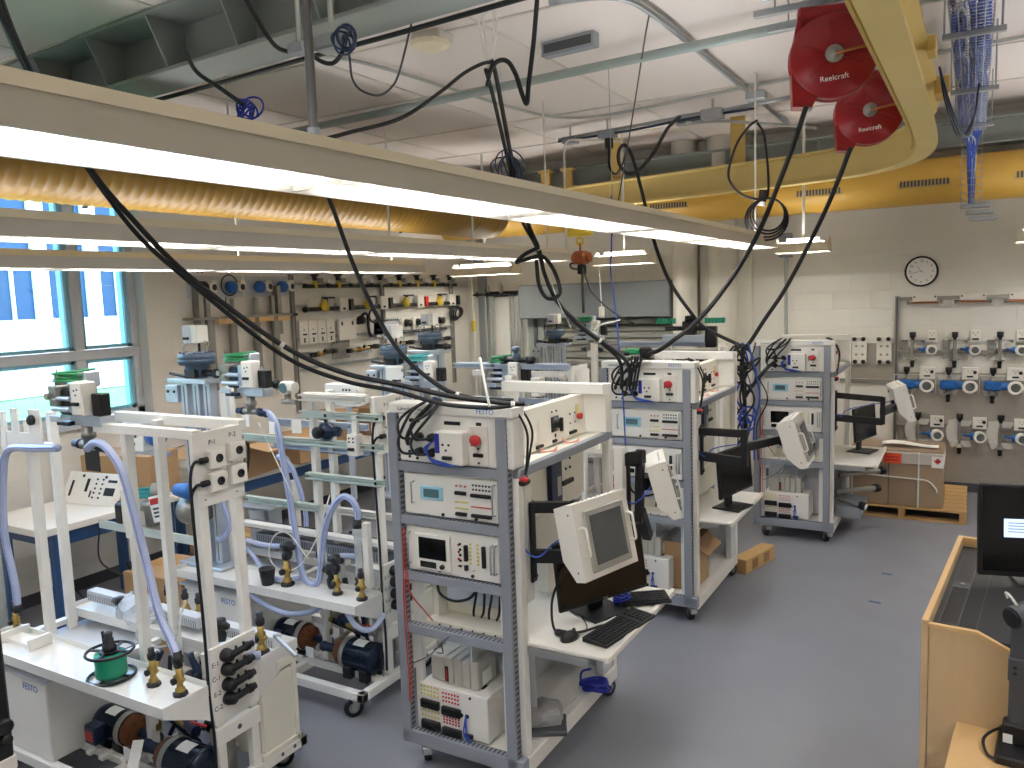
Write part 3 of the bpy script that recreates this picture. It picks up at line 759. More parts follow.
def motor(parent, x, y, z, L_=.21, r=.085, flip=1, name='pump'):
    a = MB()
    a.lathe((x, y, z), (flip, 0, 0), [(-.03, .0), (-.028, r*.5), (-.01, r*.93), (0, r*.98), (.002, r)]+[(L_*k/8+.002*(k % 2), r*(1 if k % 2 else .985)) for k in range(1, 8)]+[(L_, r), (L_+.002, r*.9)], 28)
    a.m(1); a.lathe((x+flip*L_, y, z), (flip, 0, 0), [(-.03, r*1.005), (-.028, r*1.03), (0, r*1.03), (.003, r*.8)], 28)
    a.m(2); a.prism([(math.cos(t)*r*1.012, math.sin(t)*r*1.012) for t in [R(100-8*k) for k in range(6)]]+[(math.cos(t)*r*.98, math.sin(t)*r*.98) for t in [R(60+8*k) for k in range(6)]], 'x', 0, .08)
    n0 = len(a.v)-24; 
    for i in range(n0, len(a.v)):
        v = a.v[i]; a.v[i] = (v[0]+x+flip*L_*.28-(.08 if flip < 0 else 0), -v[1]+y, v[2]+z)
    o = a.build(name, ['motor_blue', 'dull_steel', 'label_white'], parent)
    s_ = 1 if flip > 0 else -1
    a = MB(); a.box(x+flip*.02, x+flip*.1, y-s_*(r+.05), y-s_*r*.8, z-.05, z+.045, .006); a.m(1); a.box(x+flip*.03, x+flip*.09, y-s_*(r+.052), y-s_*(r+.05), z-.03, z+.02)
    a.build('terminal_box', ['navy', 'red'], o)
    a = MB(); a.lathe((x+flip*L_, y, z), (flip, 0, 0), [(0, r*.88), (.025, r*.9), (.03, r*.8), (.05, r*.82), (.055, r*.6), (.075, r*.58), (.08, r*.3)], 22)
    for k in range(6): a.cyl((x+flip*(L_+.05), y+math.cos(k)*r*.7, z+math.sin(k)*r*.7), (x+flip*(L_+.06), y+math.cos(k)*r*.7, z+math.sin(k)*r*.7), .007, n=6)
    a.build('pump_flange', 'rust', o)
    a = MB(); a.box(x+flip*.02, x+flip*.08, y-r*.9, y+r*.9, z-r-.03, z-r*.55, .004); a.box(x+flip*.14, x+flip*.2, y-r*.9, y+r*.9, z-r-.03, z-r*.55, .004)
    a.build('motor_foot', 'black', o)
    a = MB(); a.lathe((x+flip*(L_+.07), y, z), (flip, 0, 0), [(0, .026), (.11, .026), (.112, .03), (.13, .03)], 16)
    a.build('coupling_pipe', 'navy', o)
    return o
def slot_post(mb, x, y, z0, z1, w=.038, d=.045):
    mb.m(0); mb.box(x-w/2, x+w/2, y, y+d, z0, z1, .003)
    mb.m(1); mb.box(x-w/2-.0006, x-w/2, y+.01, y+.03, z0+.05, z1-.03)
def channel(mb, x0, x1, y, z, h=.04, d=.04):
    """strut channel with its open side to -y"""
    t = .004
    mb.box(x0, x1, y+d-t, y+d, z-h/2, z+h/2); mb.box(x0, x1, y, y+d, z+h/2-t, z+h/2); mb.box(x0, x1, y, y+d, z-h/2, z-h/2+t)
    mb.box(x0, x1, y, y+t, z+h/2-.011, z+h/2); mb.box(x0, x1, y, y+t, z-h/2, z-h/2+.011)

def make_rig(label, kind):
    """origin: right front corner of the tray footprint, body extends to -x"""
    t = thing('process_rig', label, 'process rig')
    LN = -1.52
    TZ = .635
    b = MB()
    for y in (.02, .74): b.box(LN, 0, y, y+.045, .10, .15, .003)
    for x in (LN, -.045, -.62): b.box(x, x+.045, .02, .785, .10, .15, .003)
    for y in (.2, .3): b.box(LN, -.02, y, y+.03, .13, .152)
    b.m(1)
    for y in (.62, .70): b.cyl((.0005, y, .13), (.001, y, .13), .01, n=8)
    b.build('base_frame', ['white_paint', 'dark_grey'], t)
    for x in (-.07, LN+.07):
        for y in (.07, .73): make_caster(t, x, y, R(145 if x > -.5 else -30), .055)
    # tray with raised lips and the flared end gusset
    b = MB()
    for (y0, y1) in ((0, .25), (.52, .76)):
        b.box(LN, -.0, y0+.004, y1-.004, TZ-.01, TZ+.0)
        for y in (y0, y1-.004): b.box(LN, 0, y, y+.004, TZ-.022, TZ+.026)
        b.box(LN, LN+.004, y0+.004, y1-.004, TZ-.022, TZ+.026)
    b.box(-.004, -.0005, .005, .755, TZ-.025, TZ+.026)
    for x in (LN+.06, -.75, -.1): b.box(x, x+.04, .25, .52, TZ-.04, TZ-.012)
    b.prism([(.0, TZ-.022), (.76, TZ-.022), (.5, TZ-.17), (.27, TZ-.17), (.2, TZ-.12)], 'x', -.006, -.002)
    b.build('tray', 'tray_white', t)
    # uprights
    for (x, y, z0) in ((-.028, .265, .15), (-.028, .455, .15), (-.49, .26, .15), (-.54, .46, .15), (-1.27, .26, .15), (-1.42, .46, .15)):
        b = MB(); slot_post(b, x, y, z0, 1.765); b.build('upright', ['white_paint', 'dark_grey'], t)
    # end panels
    b = MB(); b.box(-.012, .004, .25, .50, .46, .81, .002); b.box(-.03, .006, .25, .50, .36, .44, .003); b.m(1); b.cyl((.006, .375, .40), (.0075, .375, .40), .012, n=10)
    ep = b.build('port_panel', ['white_paint', 'dark_grey'], t)
    b = MB(); b.box(-.012, .004, .25, .505, 1.44, 1.502, .002); b.box(-.012, .004, .245, .51, 1.50, 1.765, .002)
    b.m(1)
    for y in (.29, .46): b.cyl((.004, y, 1.47), (.0055, y, 1.47), .004, n=8)
    ep2 = b.build('socket_panel', ['white_paint', 'dark_grey'], t)
    for k, z in enumerate((.76, .695, .625, .56)):
        b = MB(); b.lathe((.004, .325, z), (1, 0, 0), [(0, .03), (.02, .03), (.03, .024), (.045, .022)], 14)
        b.cyl((.035, .325, z), (.045, .41, z+.010), .018, .015, 12); b.lathe((.045, .405, z+.010), (.1, 1, .1), [(0, .02), (.02, .02), (.025, .016), (.04, .015)], 12)
        b.cyl((.04, .36, z+.02), (.04, .36, z+.034), .006, n=6); b.cyl((.043, .40, z+.022), (.043, .40, z+.038), .006, n=6)
        b.build('hose_port', 'black_rubber', ep)
        text(('E-1', 'C-1', 'E-2', 'C-2')[k], .03, 'text_dark', ep, TM(.0045, .272, z-.025, '+x'))
    for k, (y, z) in enumerate(((.345, 1.645), (.455, 1.66), (.345, 1.545), (.455, 1.555))):
        b = MB(); b.box(.004, .038, y-.045, y+.045, z-.045, z+.04, .005); b.m(1); b.lathe((.038, y+.005, z), (1, 0, 0), [(0, .019), (.004, .019), (.005, .014), (.002, .012)], 14)
        b.build('pressure_socket', ['white_plastic', 'black'], ep2)
        text('P-%d' % (k+1), .03, 'text_dark', ep2, TM(.0045, y, z+.058+.01*(k < 2), '+x'))
    b = MB()
    for (y0, z0) in ((.30, 1.645), (.30, 1.545)):
        b.lathe((.02, y0, z0), (0, -1, 0), [(0, .014), (.035, .014), (.04, .008)], 10)
    b.tube(spline([(.02, .265, 1.645), (.01, .24, 1.64), (-.0, .225, 1.58), (-.005, .225, 1.45), (-.005, .23, 1.2), (-.004, .235, .9), (-.004, .235, .6), (.0, .24, .4), (.0, .235, .2)], 6), .007, 7)
    b.tube(spline([(.02, .265, 1.545), (.008, .243, 1.54), (-.01, .232, 1.5), (-.01, .23, 1.42)], 6), .007, 7)
    b.tube(spline([(.01, .51, 1.68), (.01, .535, 1.67), (.0, .54, 1.6), (.0, .52, 1.52)], 6), .007, 7)
    b.build('sensor_cable', 'black_rubber', t)
    # right-hand storage tank seen through the end frame
    b = MB(); b.box(-.34, -.008, .515, .735, .152, .53, .012); b.box(-.03, .0, .50, .755, .15, .18, .003); b.box(-.02, .0, .72, .745, .15, .56, .003); b.box(-.04, .0, .62, .76, .55, .60, .003)
    b.build('water_tank', 'cream_paint', t)
    b = MB(); b.lathe((-.12, .38, .152), (0, 0, 1), [(0, .055), (.2, .055), (.21, .03)], 18); b.build('filter_bowl', 'dull_steel', t)
    # cabinet with lettering
    b = MB(); b.box(-1.45, -.92, .04, .6, .152, .56, .005); b.m(1); b.box(-1.47, -.90, .02, .62, .555, .562)
    c = b.build('supply_cabinet', ['white_paint', 'label_grey'], t)
    text('FESTO', .045, 'text_blue', c, TM(-1.05, .0385, .50, '-y'))
    # pumps and plumbing under the tray
    motor(t, -.93+.05, .30, .25, .2, .083, 1); motor(t, -.07, .24, .25, .22, .09, -1)
    b = MB(); b.box(-.6, -.03, .2, .225, .148, .165); b.box(-.95, -.64, .2, .225, .148, .165)
    for x in (-.25, -.15, -.85, -.75): b.box(x, x+.035, .16, .32, .15, .168)
    b.build('pump_mount', 'white_paint', t)
    b = MB()
    b.tube(spline([(-.49, .3, .25), (-.49, .3, .36), (-.49, .32, .48), (-.49, .33, .62)], 4), .016, 10)
    b.lathe((-.49, .3, .30), (0, 0, 1), [(0, .025), (.03, .025), (.035, .018), (.08, .018), (.085, .026), (.11, .026)], 12)
    b.build('brass_riser', 'brass', t)
    b = MB()
    for (x, y, z) in ((-.58, .42, .44), (-.42, .46, .5), (-.56, .36, .52), (-.3, .42, .47)): b.sphere((x, y, z), .038, 10, 6); b.cyl((x, y, z), (x+.06, y, z+.02), .016, n=8)
    b.tube(spline([(-.6, .42, .52), (-.5, .45, .42), (-.4, .44, .42), (-.25, .43, .5)], 5), .02, 8)
    b.build('black_fitting', 'black_rubber', t)
    b = MB(); b.cyl((-.42, .36, .38), (-.2, .30, .36), .026, n=12); b.lathe((-.44, .365, .38), (.96, -.26, -.09), [(0, .034), (.04, .034), (.045, .03), (.1, .03)], 14); b.build('blue_coupling', 'navy', t)
    b = MB(); b.cyl((-.36, .33, .37), (-.28, .315, .365), .022, n=10); b.build('brass_coupling', 'brass', t)
    b = MB(); b.bar((-.23, .3, .40), (-.15, .27, .425), .012, .008); b.bar((-.15, .27, .425), (-.1, .28, .42), .012, .008); b.build('valve_lever', 'red', t)
    b = MB(); b.box(-.56, -.50, .17, .174, .2, .26); b.build('tag_plate', 'label_white', t)
    b = MB(); b.cyl((-.62, .5, .5), (-.2, .5, .5), .02, n=10); b.cyl((-.66, .44, .15), (-.66, .44, .6), .016, n=10); b.cyl((-.36, .5, .3), (-.36, .5, .62), .018, n=10); b.sphere((-.55, .5, .44), .05, 12, 8); b.build('white_piping', 'pipe_white', t)
    # wire duct along the back of the tray
    for (x0, x1, y, z) in ((-1.45, -.52, .60, .70), (-.9, -.06, .66, .66)):
        b = MB(); b.box(x0, x1, y, y+.06, z-.03, z+.03, .002); b.m(1); q = x0+.01
        while q < x1-.01: b.box(q, q+.006, y-.0006, y, z-.026, z+.012); q += .016
        b.build('wire_duct', ['label_grey', 'tile_mid'], t)
    ball_valve(t, -.07, .60, TZ, .17)
    ball_valve(t, -.08, .15, TZ, .15); ball_valve(t, -.265, .155, TZ, .145)
    for (x, y) in ((-.62, .69), (-.88, .7), (-.74, .7), (-1.43, .2)): ball_valve(t, x, y, TZ, .15)
    return t
TZ = .635
def hose(parent, pts, r=.017, stripe=True):
    P = spline(pts, 7)
    b = MB(); b.tube(P, r, 10)
    o = b.build('hose', 'hose_blue', parent)
    if stripe:
        b = MB(); b.tube([Vector(p)+Vector((.35*r, -r*.93, .2*r)) for p in P], .003, 5); b.build('hose_stripe', 'hose_stripe', o)
    return o
def clamp(parent, p, axis, r=.02):
    b = MB(); b.lathe(p, axis, [(0, r), (.03, r), (.032, r*.8), (.05, r*.8)], 10); return b.build('hose_clamp', 'black_rubber', parent)

def control_valve(label, loc, rz=0, tint=0, group='control valves with coiled tubing'):
    """valve unit clipped on a crossbar: positioner box, actuator, coiled tubing, pipe stub with hose barbs"""
    t = thing('control_valve', label, 'control valve', loc, rz, group)
    b = MB(); b.box(.06, .145, -.095, -.02, .04, .195, .006); b.m(1)
    for dx, dz in ((.09, .155), (.115, .16), (.1, .135)): b.cyl((dx, -.095, dz), (dx, -.0965, dz), .005, n=8)
    terminal(b, .082, .125, .095, -.095, 4); b.box(.0585, .06, -.07, -.05, .08, .088); b.box(.0585, .06, -.07, -.05, .155, .163)
    b.build('positioner_box', ['white_plastic', 'black'], t)
    b = MB(); b.box(.15, .215, -.055, .0, .035, .14, .005); b.cyl((.18, -.055, .06), (.18, -.06, .06), .008, n=8); b.build('connector_block', 'black', t)
    b = MB(); b.box(-.02, .045, -.05, .05, .03, .17, .004); b.box(.0, .06, -.02, .06, .16, .235, .006); b.box(-.06, .16, -.03, .05, -.02, .03, .003); b.box(-.15, -.06, -.08, -.07, .0, .03, .003); b.cyl((-.14, -.06, .06), (.0, -.06, .06), .014, n=10); b.cyl((-.14, -.06, .11), (.0, -.06, .11), .012, n=10); b.build('mount_plate', 'alu', t)
    b = MB(); b.box(-.12, -.02, -.05, .04, .03, .155, .01); b.box(-.13, -.03, -.06, .02, -.02, .0, .003); b.build('actuator_body', 'black' if tint == 0 else 'navy', t)
    b = MB(); b.box(-.16, -.09, -.07, .02, .07, .17, .006); b.cyl((-.13, -.02, .17), (-.13, -.02, .22), .028, n=12); b.cyl((-.145, -.07, .12), (-.145, -.09, .12), .016, n=10); b.cyl((-.105, -.07, .10), (-.105, -.09, .10), .012, n=10)
    b.cyl((-.17, -.03, .12), (-.16, -.03, .12), .022, n=10); b.cyl((-.14, -.03, .22), (-.14, -.03, .25), .003, n=6); b.build('air_regulator', 'dull_steel', t)
    b = MB()
    for k in range(5): b.torus((-.03, -.01, .19+.011*k), (.10*math.sin(k), .08*math.cos(k*2), 1), .092-.006*(k % 3), .0065, 22, 6, .8)
    b.build('coiled_tubing', 'green_tube' if tint < 2 else 'teal_tube', t)
    b = MB(); b.lathe((.02, -.0, -.02), (0, 0, -1), [(0, .028), (.03, .028), (.034, .034), (.06, .034), (.064, .026), (.1, .026)], 14); b.cyl((-.05, .0, -.115), (.09, .0, -.115), .02, n=12); b.build('pipe_stub', 'dull_steel', t)
    b = MB(); b.lathe((-.04, 0, -.115), (-1, 0, 0), [(0, .024), (.02, .024), (.025, .018), (.06, .018)], 10); b.lathe((.08, 0, -.115), (1, 0, -.2), [(0, .025), (.03, .025), (.035, .02), (.07, .02)], 10); b.build('hose_barb', 'navy', t)
    b = MB(); b.box(-.02, .09, -.004, 0, -.24, -.14) if tint == 0 else b.box(-.01, .05, -.05, -.046, -.2, -.13); b.build('hanging_tag', 'black' if tint == 0 else 'label_white', t)
    return t
def process_column(label, loc, rz=0, h=1.85, group='tall column valves'):
    """pair of aluminium profiles carrying a round diaphragm actuator and a white box"""
    t = thing('diaphragm_valve_column', label, 'process column', loc, rz, group)
    b = MB()
    for x in (-.11, .0, .10):
        b.box(x-.03, x+.03, -.03, .03, .66, h-.03, .004)
    b.m(1)
    for x in (-.11, .0, .10): b.box(x-.006, x+.006, -.0308, -.03, .68, h-.05)
    b.m(0); b.box(-.19, .17, -.09, .09, h-.03, h-.0, .004); b.box(-.2, .2, -.1, .1, .637, .66, .004)
    b.build('column_profile', ['alu', 'tile_mid'], t)
    b = MB(); b.lathe((0, 0, h), (0, 0, 1), [(0, .06), (.05, .062), (.055, .075), (.08, .075), (.085, .1)], 20)
    b.lathe((0, 0, h+.085), (0, 0, 1), [(0, .108), (.026, .112), (.03, .112), (.034, .106), (.038, .112), (.066, .11), (.075, .07), (.08, .0)], 28)
    for k in range(8): an = k*math.pi/4; b.cyl((.095*math.cos(an), .095*math.sin(an), h+.09), (.095*math.cos(an), .095*math.sin(an), h+.165), .008, n=6)
    b.build('diaphragm_actuator', 'drum_blue', t)
    b = MB(); b.box(-.05, .05, -.065, .03, h+.0, h+.06, .004); b.cyl((-.06, 0, h+.03), (.16, 0, h+.03), .022, n=10); b.lathe((.16, 0, h+.03), (1, 0, 0), [(0, .03), (.02, .03), (.025, .02), (.06, .022)], 10); b.cyl((-.2, -.05, h+.03), (-.06, -.04, h+.01), .012, n=8)
    b.build('valve_body', 'black', t)
    b = MB(); b.box(-.06, .07, -.045, .045, h+.22, h+.33, .004); b.m(1); b.box(-.0605, .02, -.0465, -.045, h+.225, h+.325); b.m(2); terminal(b, -.045, .0, h+.25, -.046, 4); b.cyl((.03, 0, h+.165), (.03, 0, h+.22), .008, n=8)
    b.build('signal_box', ['white_plastic', 'label_grey', 'black'], t)
    b = MB(); b.tube(spline([(-.05, 0, h+.23), (-.09, -.02, h+.2), (-.08, -.03, h+.16)], 5), .004, 6); b.tube(spline([(.06, 0, h+.23), (.1, .02, h+.22), (.08, .0, h+.165)], 5), .004, 6); b.build('air_line', 'conduit', t)
    b = MB(); b.box(-.22, -.12, -.02, .02, h-.02, h+.0); b.box(-.28, -.16, -.04, .03, h-.16, h-.05, .004); b.m(1); dots(b, -.25, -.19, h-.09, h-.09, 2, 1, -.04, .01); b.build('side_plate', ['alu', 'black'], t)
    return t

# ---- nearest rig
X0 = -2.842
rig1 = make_rig('white process rig with the green wire spool lying on its tray', 1)
rig1.location = (X0, 1.96, 0)
b = MB(); b.box(-.70, -.0, .255, .30, 1.735, 1.775, .002); b.box(-.90, -.0, .50, .545, 1.735, 1.785, .003); b.build('crossbar', ['white_paint'], rig1)
b = MB(); b.box(-1.5, -1.1, .256, .30, 1.61, 1.65); b.box(-1.46, -1.42, .24, .255, 1.6, 1.80); b.box(-1.36, -1.30, .24, .25, 1.62, 1.82); b.box(-1.2, -1.1, .24, .25, 1.66, 1.82); b.box(-1.455, -1.105, .2435, .2545, 1.625, 1.70)
b.m(1); b.lathe((-1.16, .24, 1.77), (0, -1, 0), [(0, .025), (.02, .025), (.025, .015)], 8); b.build('hook_plate', ['white_paint', 'black'], rig1)
hose(rig1, [(-.90, .2, 1.655), (-1.1, .2, 1.64), (-1.28, .2, 1.63), (-1.36, .2, 1.59), (-1.40, .2, 1.50), (-1.44, .2, 1.32), (-1.45, .2, 1.15), (-1.42, .2, 1.0), (-1.40, .2, .88), (-1.40, .2, .80)], .019)
hose(rig1, [(-.70, .22, 1.66), (-.62, .21, 1.695), (-.52, .20, 1.68), (-.43, .20, 1.586), (-.37, .20, 1.41), (-.296, .19, 1.19), (-.21, .17, .98), (-.13, .16, .87), (-.085, .152, .81)], .019)
clamp(rig1, (-1.40, .2, .76), (0, 0, 1), .022); clamp(rig1, (-.08, .15, .78), (0, 0, 1), .024)
hose(rig1, [(-.16, .40, .73), (-.05, .44, .75), (.0, .5, .76)], .02, False); hose(rig1, [(-.12, .36, .69), (-.02, .42, .70), (.03, .5, .69)], .02, False)
b = MB(); b.tube(spline([(-.5, .5, .78), (-.62, .45, .80), (-.72, .42, .72), (-.6, .4, .65), (-.45, .4, .70), (-.42, .42, .80), (-.4, .45, .9)], 7), .006, 6); b.tube(spline([(-.52, .5, .76), (-.66, .42, .76), (-.70, .38, .68), (-.5, .36, .66)], 7), .006, 6); b.build('clear_line', 'clear_plastic', rig1)
b = MB(); b.box(-1.38, -1.16, .12, .2, TZ, TZ+.02); b.box(-1.40, -1.38, .08, .24, TZ, TZ+.05); b.box(-1.16, -1.14, .1, .22, TZ, TZ+.06, .004); b.build('level_bracket', 'white_paint', rig1)
b = MB(); b.lathe((-1.62, .16, .15), (0, 0, 1), [(0, .09), (1.0, .09), (1.005, .07)], 22); b.build('acrylic_column', 'acrylic', rig1)
b = MB(); b.box(-1.72, -1.50, .06, .26, .02, .15, .01); b.box(-1.70, -1.54, .1, .22, 1.155, 1.175, .004); b.build('column_base', 'white_paint', rig1)
b = MB(); b.bar((-.43, .165, .33), (-.34, .02, .14), .05, .003); b.build('paper_tag', 'label_white', rig1)
b = MB(); b.cyl((.02, .62, .72), (.18, .58, .68), .01, n=8); b.sphere((.0, .63, .725), .016, 10, 6); b.build('air_nozzle', 'alu', rig1)
control_valve('control valve with dark green coiled tubing on the nearest rig, in front of the window', (-3.63, 2.235, 1.78), 0, 0)

# ---- second rig, beside the nearest cart
rig2 = make_rig('white process rig with pale strut rails and a black cup on its tray', 2)
rig2.location = (X0, 3.15, 0)
b = MB(); b.box(-.52, -.05, .24, .28, 1.735, 1.78, .003); channel(b, -.52, -.05, .2, 1.755); b.build('crossbar', 'white_paint', rig2)
mat('strut_teal', 'd3e0db', .4, metal=.2, var=.08); mat('strut_blue', 'c6d3e4', .4, metal=.2, var=.08)
for (x0, x1, y, z, mm) in ((-.54, .05, .215, 1.655, 'strut_teal'), (-1.05, .05, .215, 1.49, 'strut_teal'), (-1.05, -.25, .45, 1.55, 'strut_blue'), (-1.05, -.25, .45, 1.40, 'strut_blue'), (-.52, .05, .215, 1.29, 'strut_teal'), (-1.05, -.45, .215, 1.10, 'strut_teal'), (-1.05, .0, .45, 1.02, 'white_paint')):
    b = MB(); channel(b, x0, x1, y, z); b.build('strut_rail', mm, rig2)
b = MB(); b.box(-1.3, .0, .44, .5, .83, .87); b.m(1); q = -1.28
b.box(-1.3, 0, .38, .44, .86, .885)
b.build('cable_tray', ['black', 'white_paint'], rig2)
b = MB(); b.box(-1.2, -.1, .42, .48, .75, .81); b.m(1); q = -1.19
while q < -.12: b.box(q, q+.008, .4192, .42, .755, .80); q += .02
b.build('wire_duct', ['grey_paint', 'dark_grey'], rig2)
hose(rig2, [(-.82, .2, 1.66), (-.76, .2, 1.65), (-.70, .2, 1.56), (-.67, .2, 1.36), (-.63, .2, 1.1), (-.60, .2, .85), (-.575, .2, .70), (-.52, .2, .645), (-.45, .2, .67), (-.42, .2, .78), (-.37, .2, 1.0), (-.30, .2, 1.13), (-.22, .2, 1.2), (-.15, .2, 1.18), (-.12, .2, 1.12), (-.125, .2, 1.06)], .019)
clamp(rig2, (-.125, .2, 1.03), (0, 0, 1), .03)
b = MB(); b.lathe((-.13, .2, .74), (0, 0, 1), [(0, .026), (.03, .03), (.04, .022), (.24, .022), (.25, .03), (.29, .028)], 14); b.build('flow_tube', 'clear_plastic', rig2)
b = MB(); b.lathe((-.13, .2, .66), (0, 0, 1), [(0, .02), (.06, .02), (.065, .03), (.08, .03)], 12); b.build('flow_tube_base', 'black_rubber', rig2)
b = MB(); b.box(-.10, -.06, .20, .24, .68, 1.06, .003); b.build('flow_tube_support', 'white_paint', rig2)
hose(rig2, [(-1.0, .58, 1.19), (-.98, .52, 1.30), (-.92, .4, 1.34), (-.82, .4, 1.29), (-.76, .4, 1.16), (-.72, .4, 1.0), (-.70, .38, .92)], .016)
b = MB(); b.box(-1.03, -.97, .55, .61, TZ, 1.15, .004); b.m(1); b.lathe((-1.0, .58, 1.15), (0, 0, 1), [(0, .022), (.05, .022)], 12); b.build('hose_support', ['white_paint', 'black_rubber'], rig2)
hose(rig2, [(-.05, .5, 1.62), (-.05, .5, 1.4), (-.06, .5, 1.2), (-.06, .48, 1.02)], .016)
hose(rig2, [(-1.35, .2, 1.48), (-1.25, .18, 1.2), (-1.12, .15, .95), (-1.2, .15, .84), (-1.3, .2, .82)], .016)
hose(rig2, [(-1.15, .3, .80), (-1.0, .32, .78), (-.85, .33, .79), (-.75, .34, .80)], .016, False)
hose(rig2, [(-.5, .3, .72), (-.42, .34, .78), (-.3, .36, .79)], .018, False)
hose(rig2, [(-1.2, .35, .72), (-1.05, .3, .66), (-.9, .2, .655), (-.7, .15, .655), (-.6, .22, .66)], .015, False)
for (x, y) in ((-.64, .14), ): ball_valve(rig2, x, y, TZ, .19)
b = MB(); b.tube(spline([(-.8, .15, 1.60), (-.62, .12, 1.35), (-.50, .12, 1.15)], 6), .003, 5); b.tube(spline([(-.47, .16, .80), (-.6, .14, .95), (-.72, .14, .93), (-.78, .14, .80), (-.7, .14, .72), (-.55, .14, .76), (-.42, .16, .92), (-.35, .18, 1.1), (-.32, .2, 1.2)], 7), .004, 5); b.build('white_line', 'zip_white', rig2)
b = MB(); b.box(-.62, -.58, .06, .066, 1.56, 1.63); b.build('paper_tag', 'label_white', rig2)
control_valve('control valve with green coiled tubing on the second rig, left of the small round gauge', (-3.76, 3.34, 1.775), 0, 1)
process_column('tall column with round blue-grey diaphragm valve at the left end of the second rig', (-4.23, 3.37, 0), 0, 1.85)
t = thing('pressure_transmitter', 'small round blue faced gauge standing on the second rig crossbar', 'gauge', (-3.18, 3.36, 1.72))
b = MB(); b.lathe((-.27, 0, .0), (0, 0, 1), [(0, .04), (.02, .04), (.025, .02), (.05, .02)], 12); b.box(-.31, -.2, -.02, .02, -.005, .02); b.build('stem', 'dull_steel', t)
b = MB(); b.lathe((-.27, .03, .09), (0, -1, 0), [(0, .038), (.06, .04), (.065, .034)], 18); b.cyl((-.25, .0, .09), (-.21, .0, .09), .034, n=14); b.build('housing', 'white_plastic', t)
b = MB(); b.cyl((-.27, -.034, .09), (-.27, -.04, .09), .03, n=16); b.build('dial', 'lcd_dark', t)

# ---- rigs farther back (seen from their crossbars upward)
def back_rig(x, y, label, kind):
    t = thing('process_rig', label, 'process rig', (x, y, 0))
    b = MB(); b.box(-1.52, 0, 0, .045, .10, .15); b.box(-1.52, 0, .74, .785, .10, .15); b.box(-1.52, -1.47, .0, .78, .1, .15); b.box(-.045, 0, .0, .78, .1, .15); b.build('base_frame', 'white_paint', t)
    for cx in (-.07, -1.45):
        for cy in (.07, .73): make_caster(t, cx, cy, .4, .052)
    b = MB(); b.box(-1.52, 0, 0, .76, TZ-.01, TZ); b.box(-1.52, 0, 0, .004, TZ-.022, TZ+.026); b.box(-.004, 0, 0, .76, TZ-.022, TZ+.026); b.build('tray', 'tray_white', t)
    for (px, py) in ((-.028, .26), (-.028, .46), (-.5, .26), (-.56, .46), (-1.3, .26), (-1.42, .46)):
        b = MB(); slot_post(b, px, py, .15, 1.76); b.build('upright', ['white_paint', 'dark_grey'], t)
    b = MB(); b.box(-1.02, -.02, .245, .27, 1.74, 1.785, .003); channel(b, -1.02, -.02, .20, 1.762); b.build('crossbar', 'strut_blue', t)
    b = MB(); b.box(-1.0, -.02, .45, .49, 1.66, 1.70); b.build('rear_crossbar', 'white_paint', t)
    for z in (1.5, 1.3): 
        b = MB(); channel(b, -1.0, 0, .215, z); b.build('strut_rail', 'strut_blue', t)
    b = MB(); b.box(-.012, .004, .245, .51, 1.50, 1.765); b.box(.004, .04, .3, .47, 1.56, 1.73, .006); b.build('end_panel', 'white_paint', t)
    b = MB(); b.lathe((-.14, .2, 1.6), (0, -1, 0), [(0, .03), (.05, .03), (.055, .02)], 12); b.lathe((-.3, .2, 1.62), (0, -1, 0), [(0, .03), (.05, .03), (.055, .02)], 12); b.cyl((-.4, .2, 1.62), (-.05, .2, 1.6), .015, n=8); b.build('black_fitting', 'black_rubber', t)
    b = MB(); b.box(-.28, -.2, .12, .2, 1.55, 1.69, .005); b.box(-.5, -.44, .12, .2, 1.54, 1.7, .005); b.build('signal_box', 'white_plastic', t)
    return t
back_rig(-2.53, 5.02, 'process rig with pale blue crossbar directly behind the nearest cart', 3)
control_valve('control valve with pale blue actuator under the long pale blue crossbar behind the nearest cart', (-3.74, 5.1, 1.62), 0, 2)
control_valve('control valve with teal tubing behind the nearest cart, half hidden under the crossbar', (-3.1, 5.3, 1.60), 0, 1)
process_column('tall column with round diaphragm valve and white box left of the pale blue crossbar', (-4.15, 5.25, 0), 0, 1.76)
process_column('tall column with round diaphragm valve, rightmost of the pair before the left wall rack', (-4.28, 5.95, 0), 0, 1.83)
b = MB(); b.box(-2.3, -2.06, 5.0, 5.15, 1.4, 1.66, .01)
back_rig(-2.12, 7.42, 'process rig behind the middle cart, with terminals on top', 4)
process_column('tall column with flat round valve in front of the roll-up door', (-4.1, 8.1, 0), 0, 1.74)
t = control_valve('grey electric actuator standing at the right of the flat round valve before the roll-up door', (-3.62, 8.0, 1.80), 0, 1, None)
for n_ in ('valve_terminal_block',):
    t = thing(n_, 'dark valve block with green terminal strips on the rig behind the middle cart', 'terminal block', (-2.3, 7.55, 1.79))
    b = MB(); b.box(-.32, .1, -.06, .06, 0, .07, .004); b.build('base', 'alu', t)
    text('MPS-PA STATION', .03, 'text_dark', t, TM(-.1, -.062, .03, '-y')) if False else None
    b = MB(); b.box(-.12, .0, -.05, .05, .07, .2, .008); b.cyl((-.3, 0, .13), (.14, 0, .13), .022, n=10); b.box(.1, .2, -.04, .04, -.05, .15, .006); b.lathe((-.06, 0, .2), (0, 0, 1), [(0, .045), (.05, .045), (.055, .02)], 12); b.build('valve_block', 'black', t)
    b = MB()
    for x0 in (-.38, .1):
        for k in range(6): b.box(x0+k*.032, x0+.024+k*.032, -.05, .0, .18, .23, .003)
    b.build('green_terminal', 'green_wire', t)
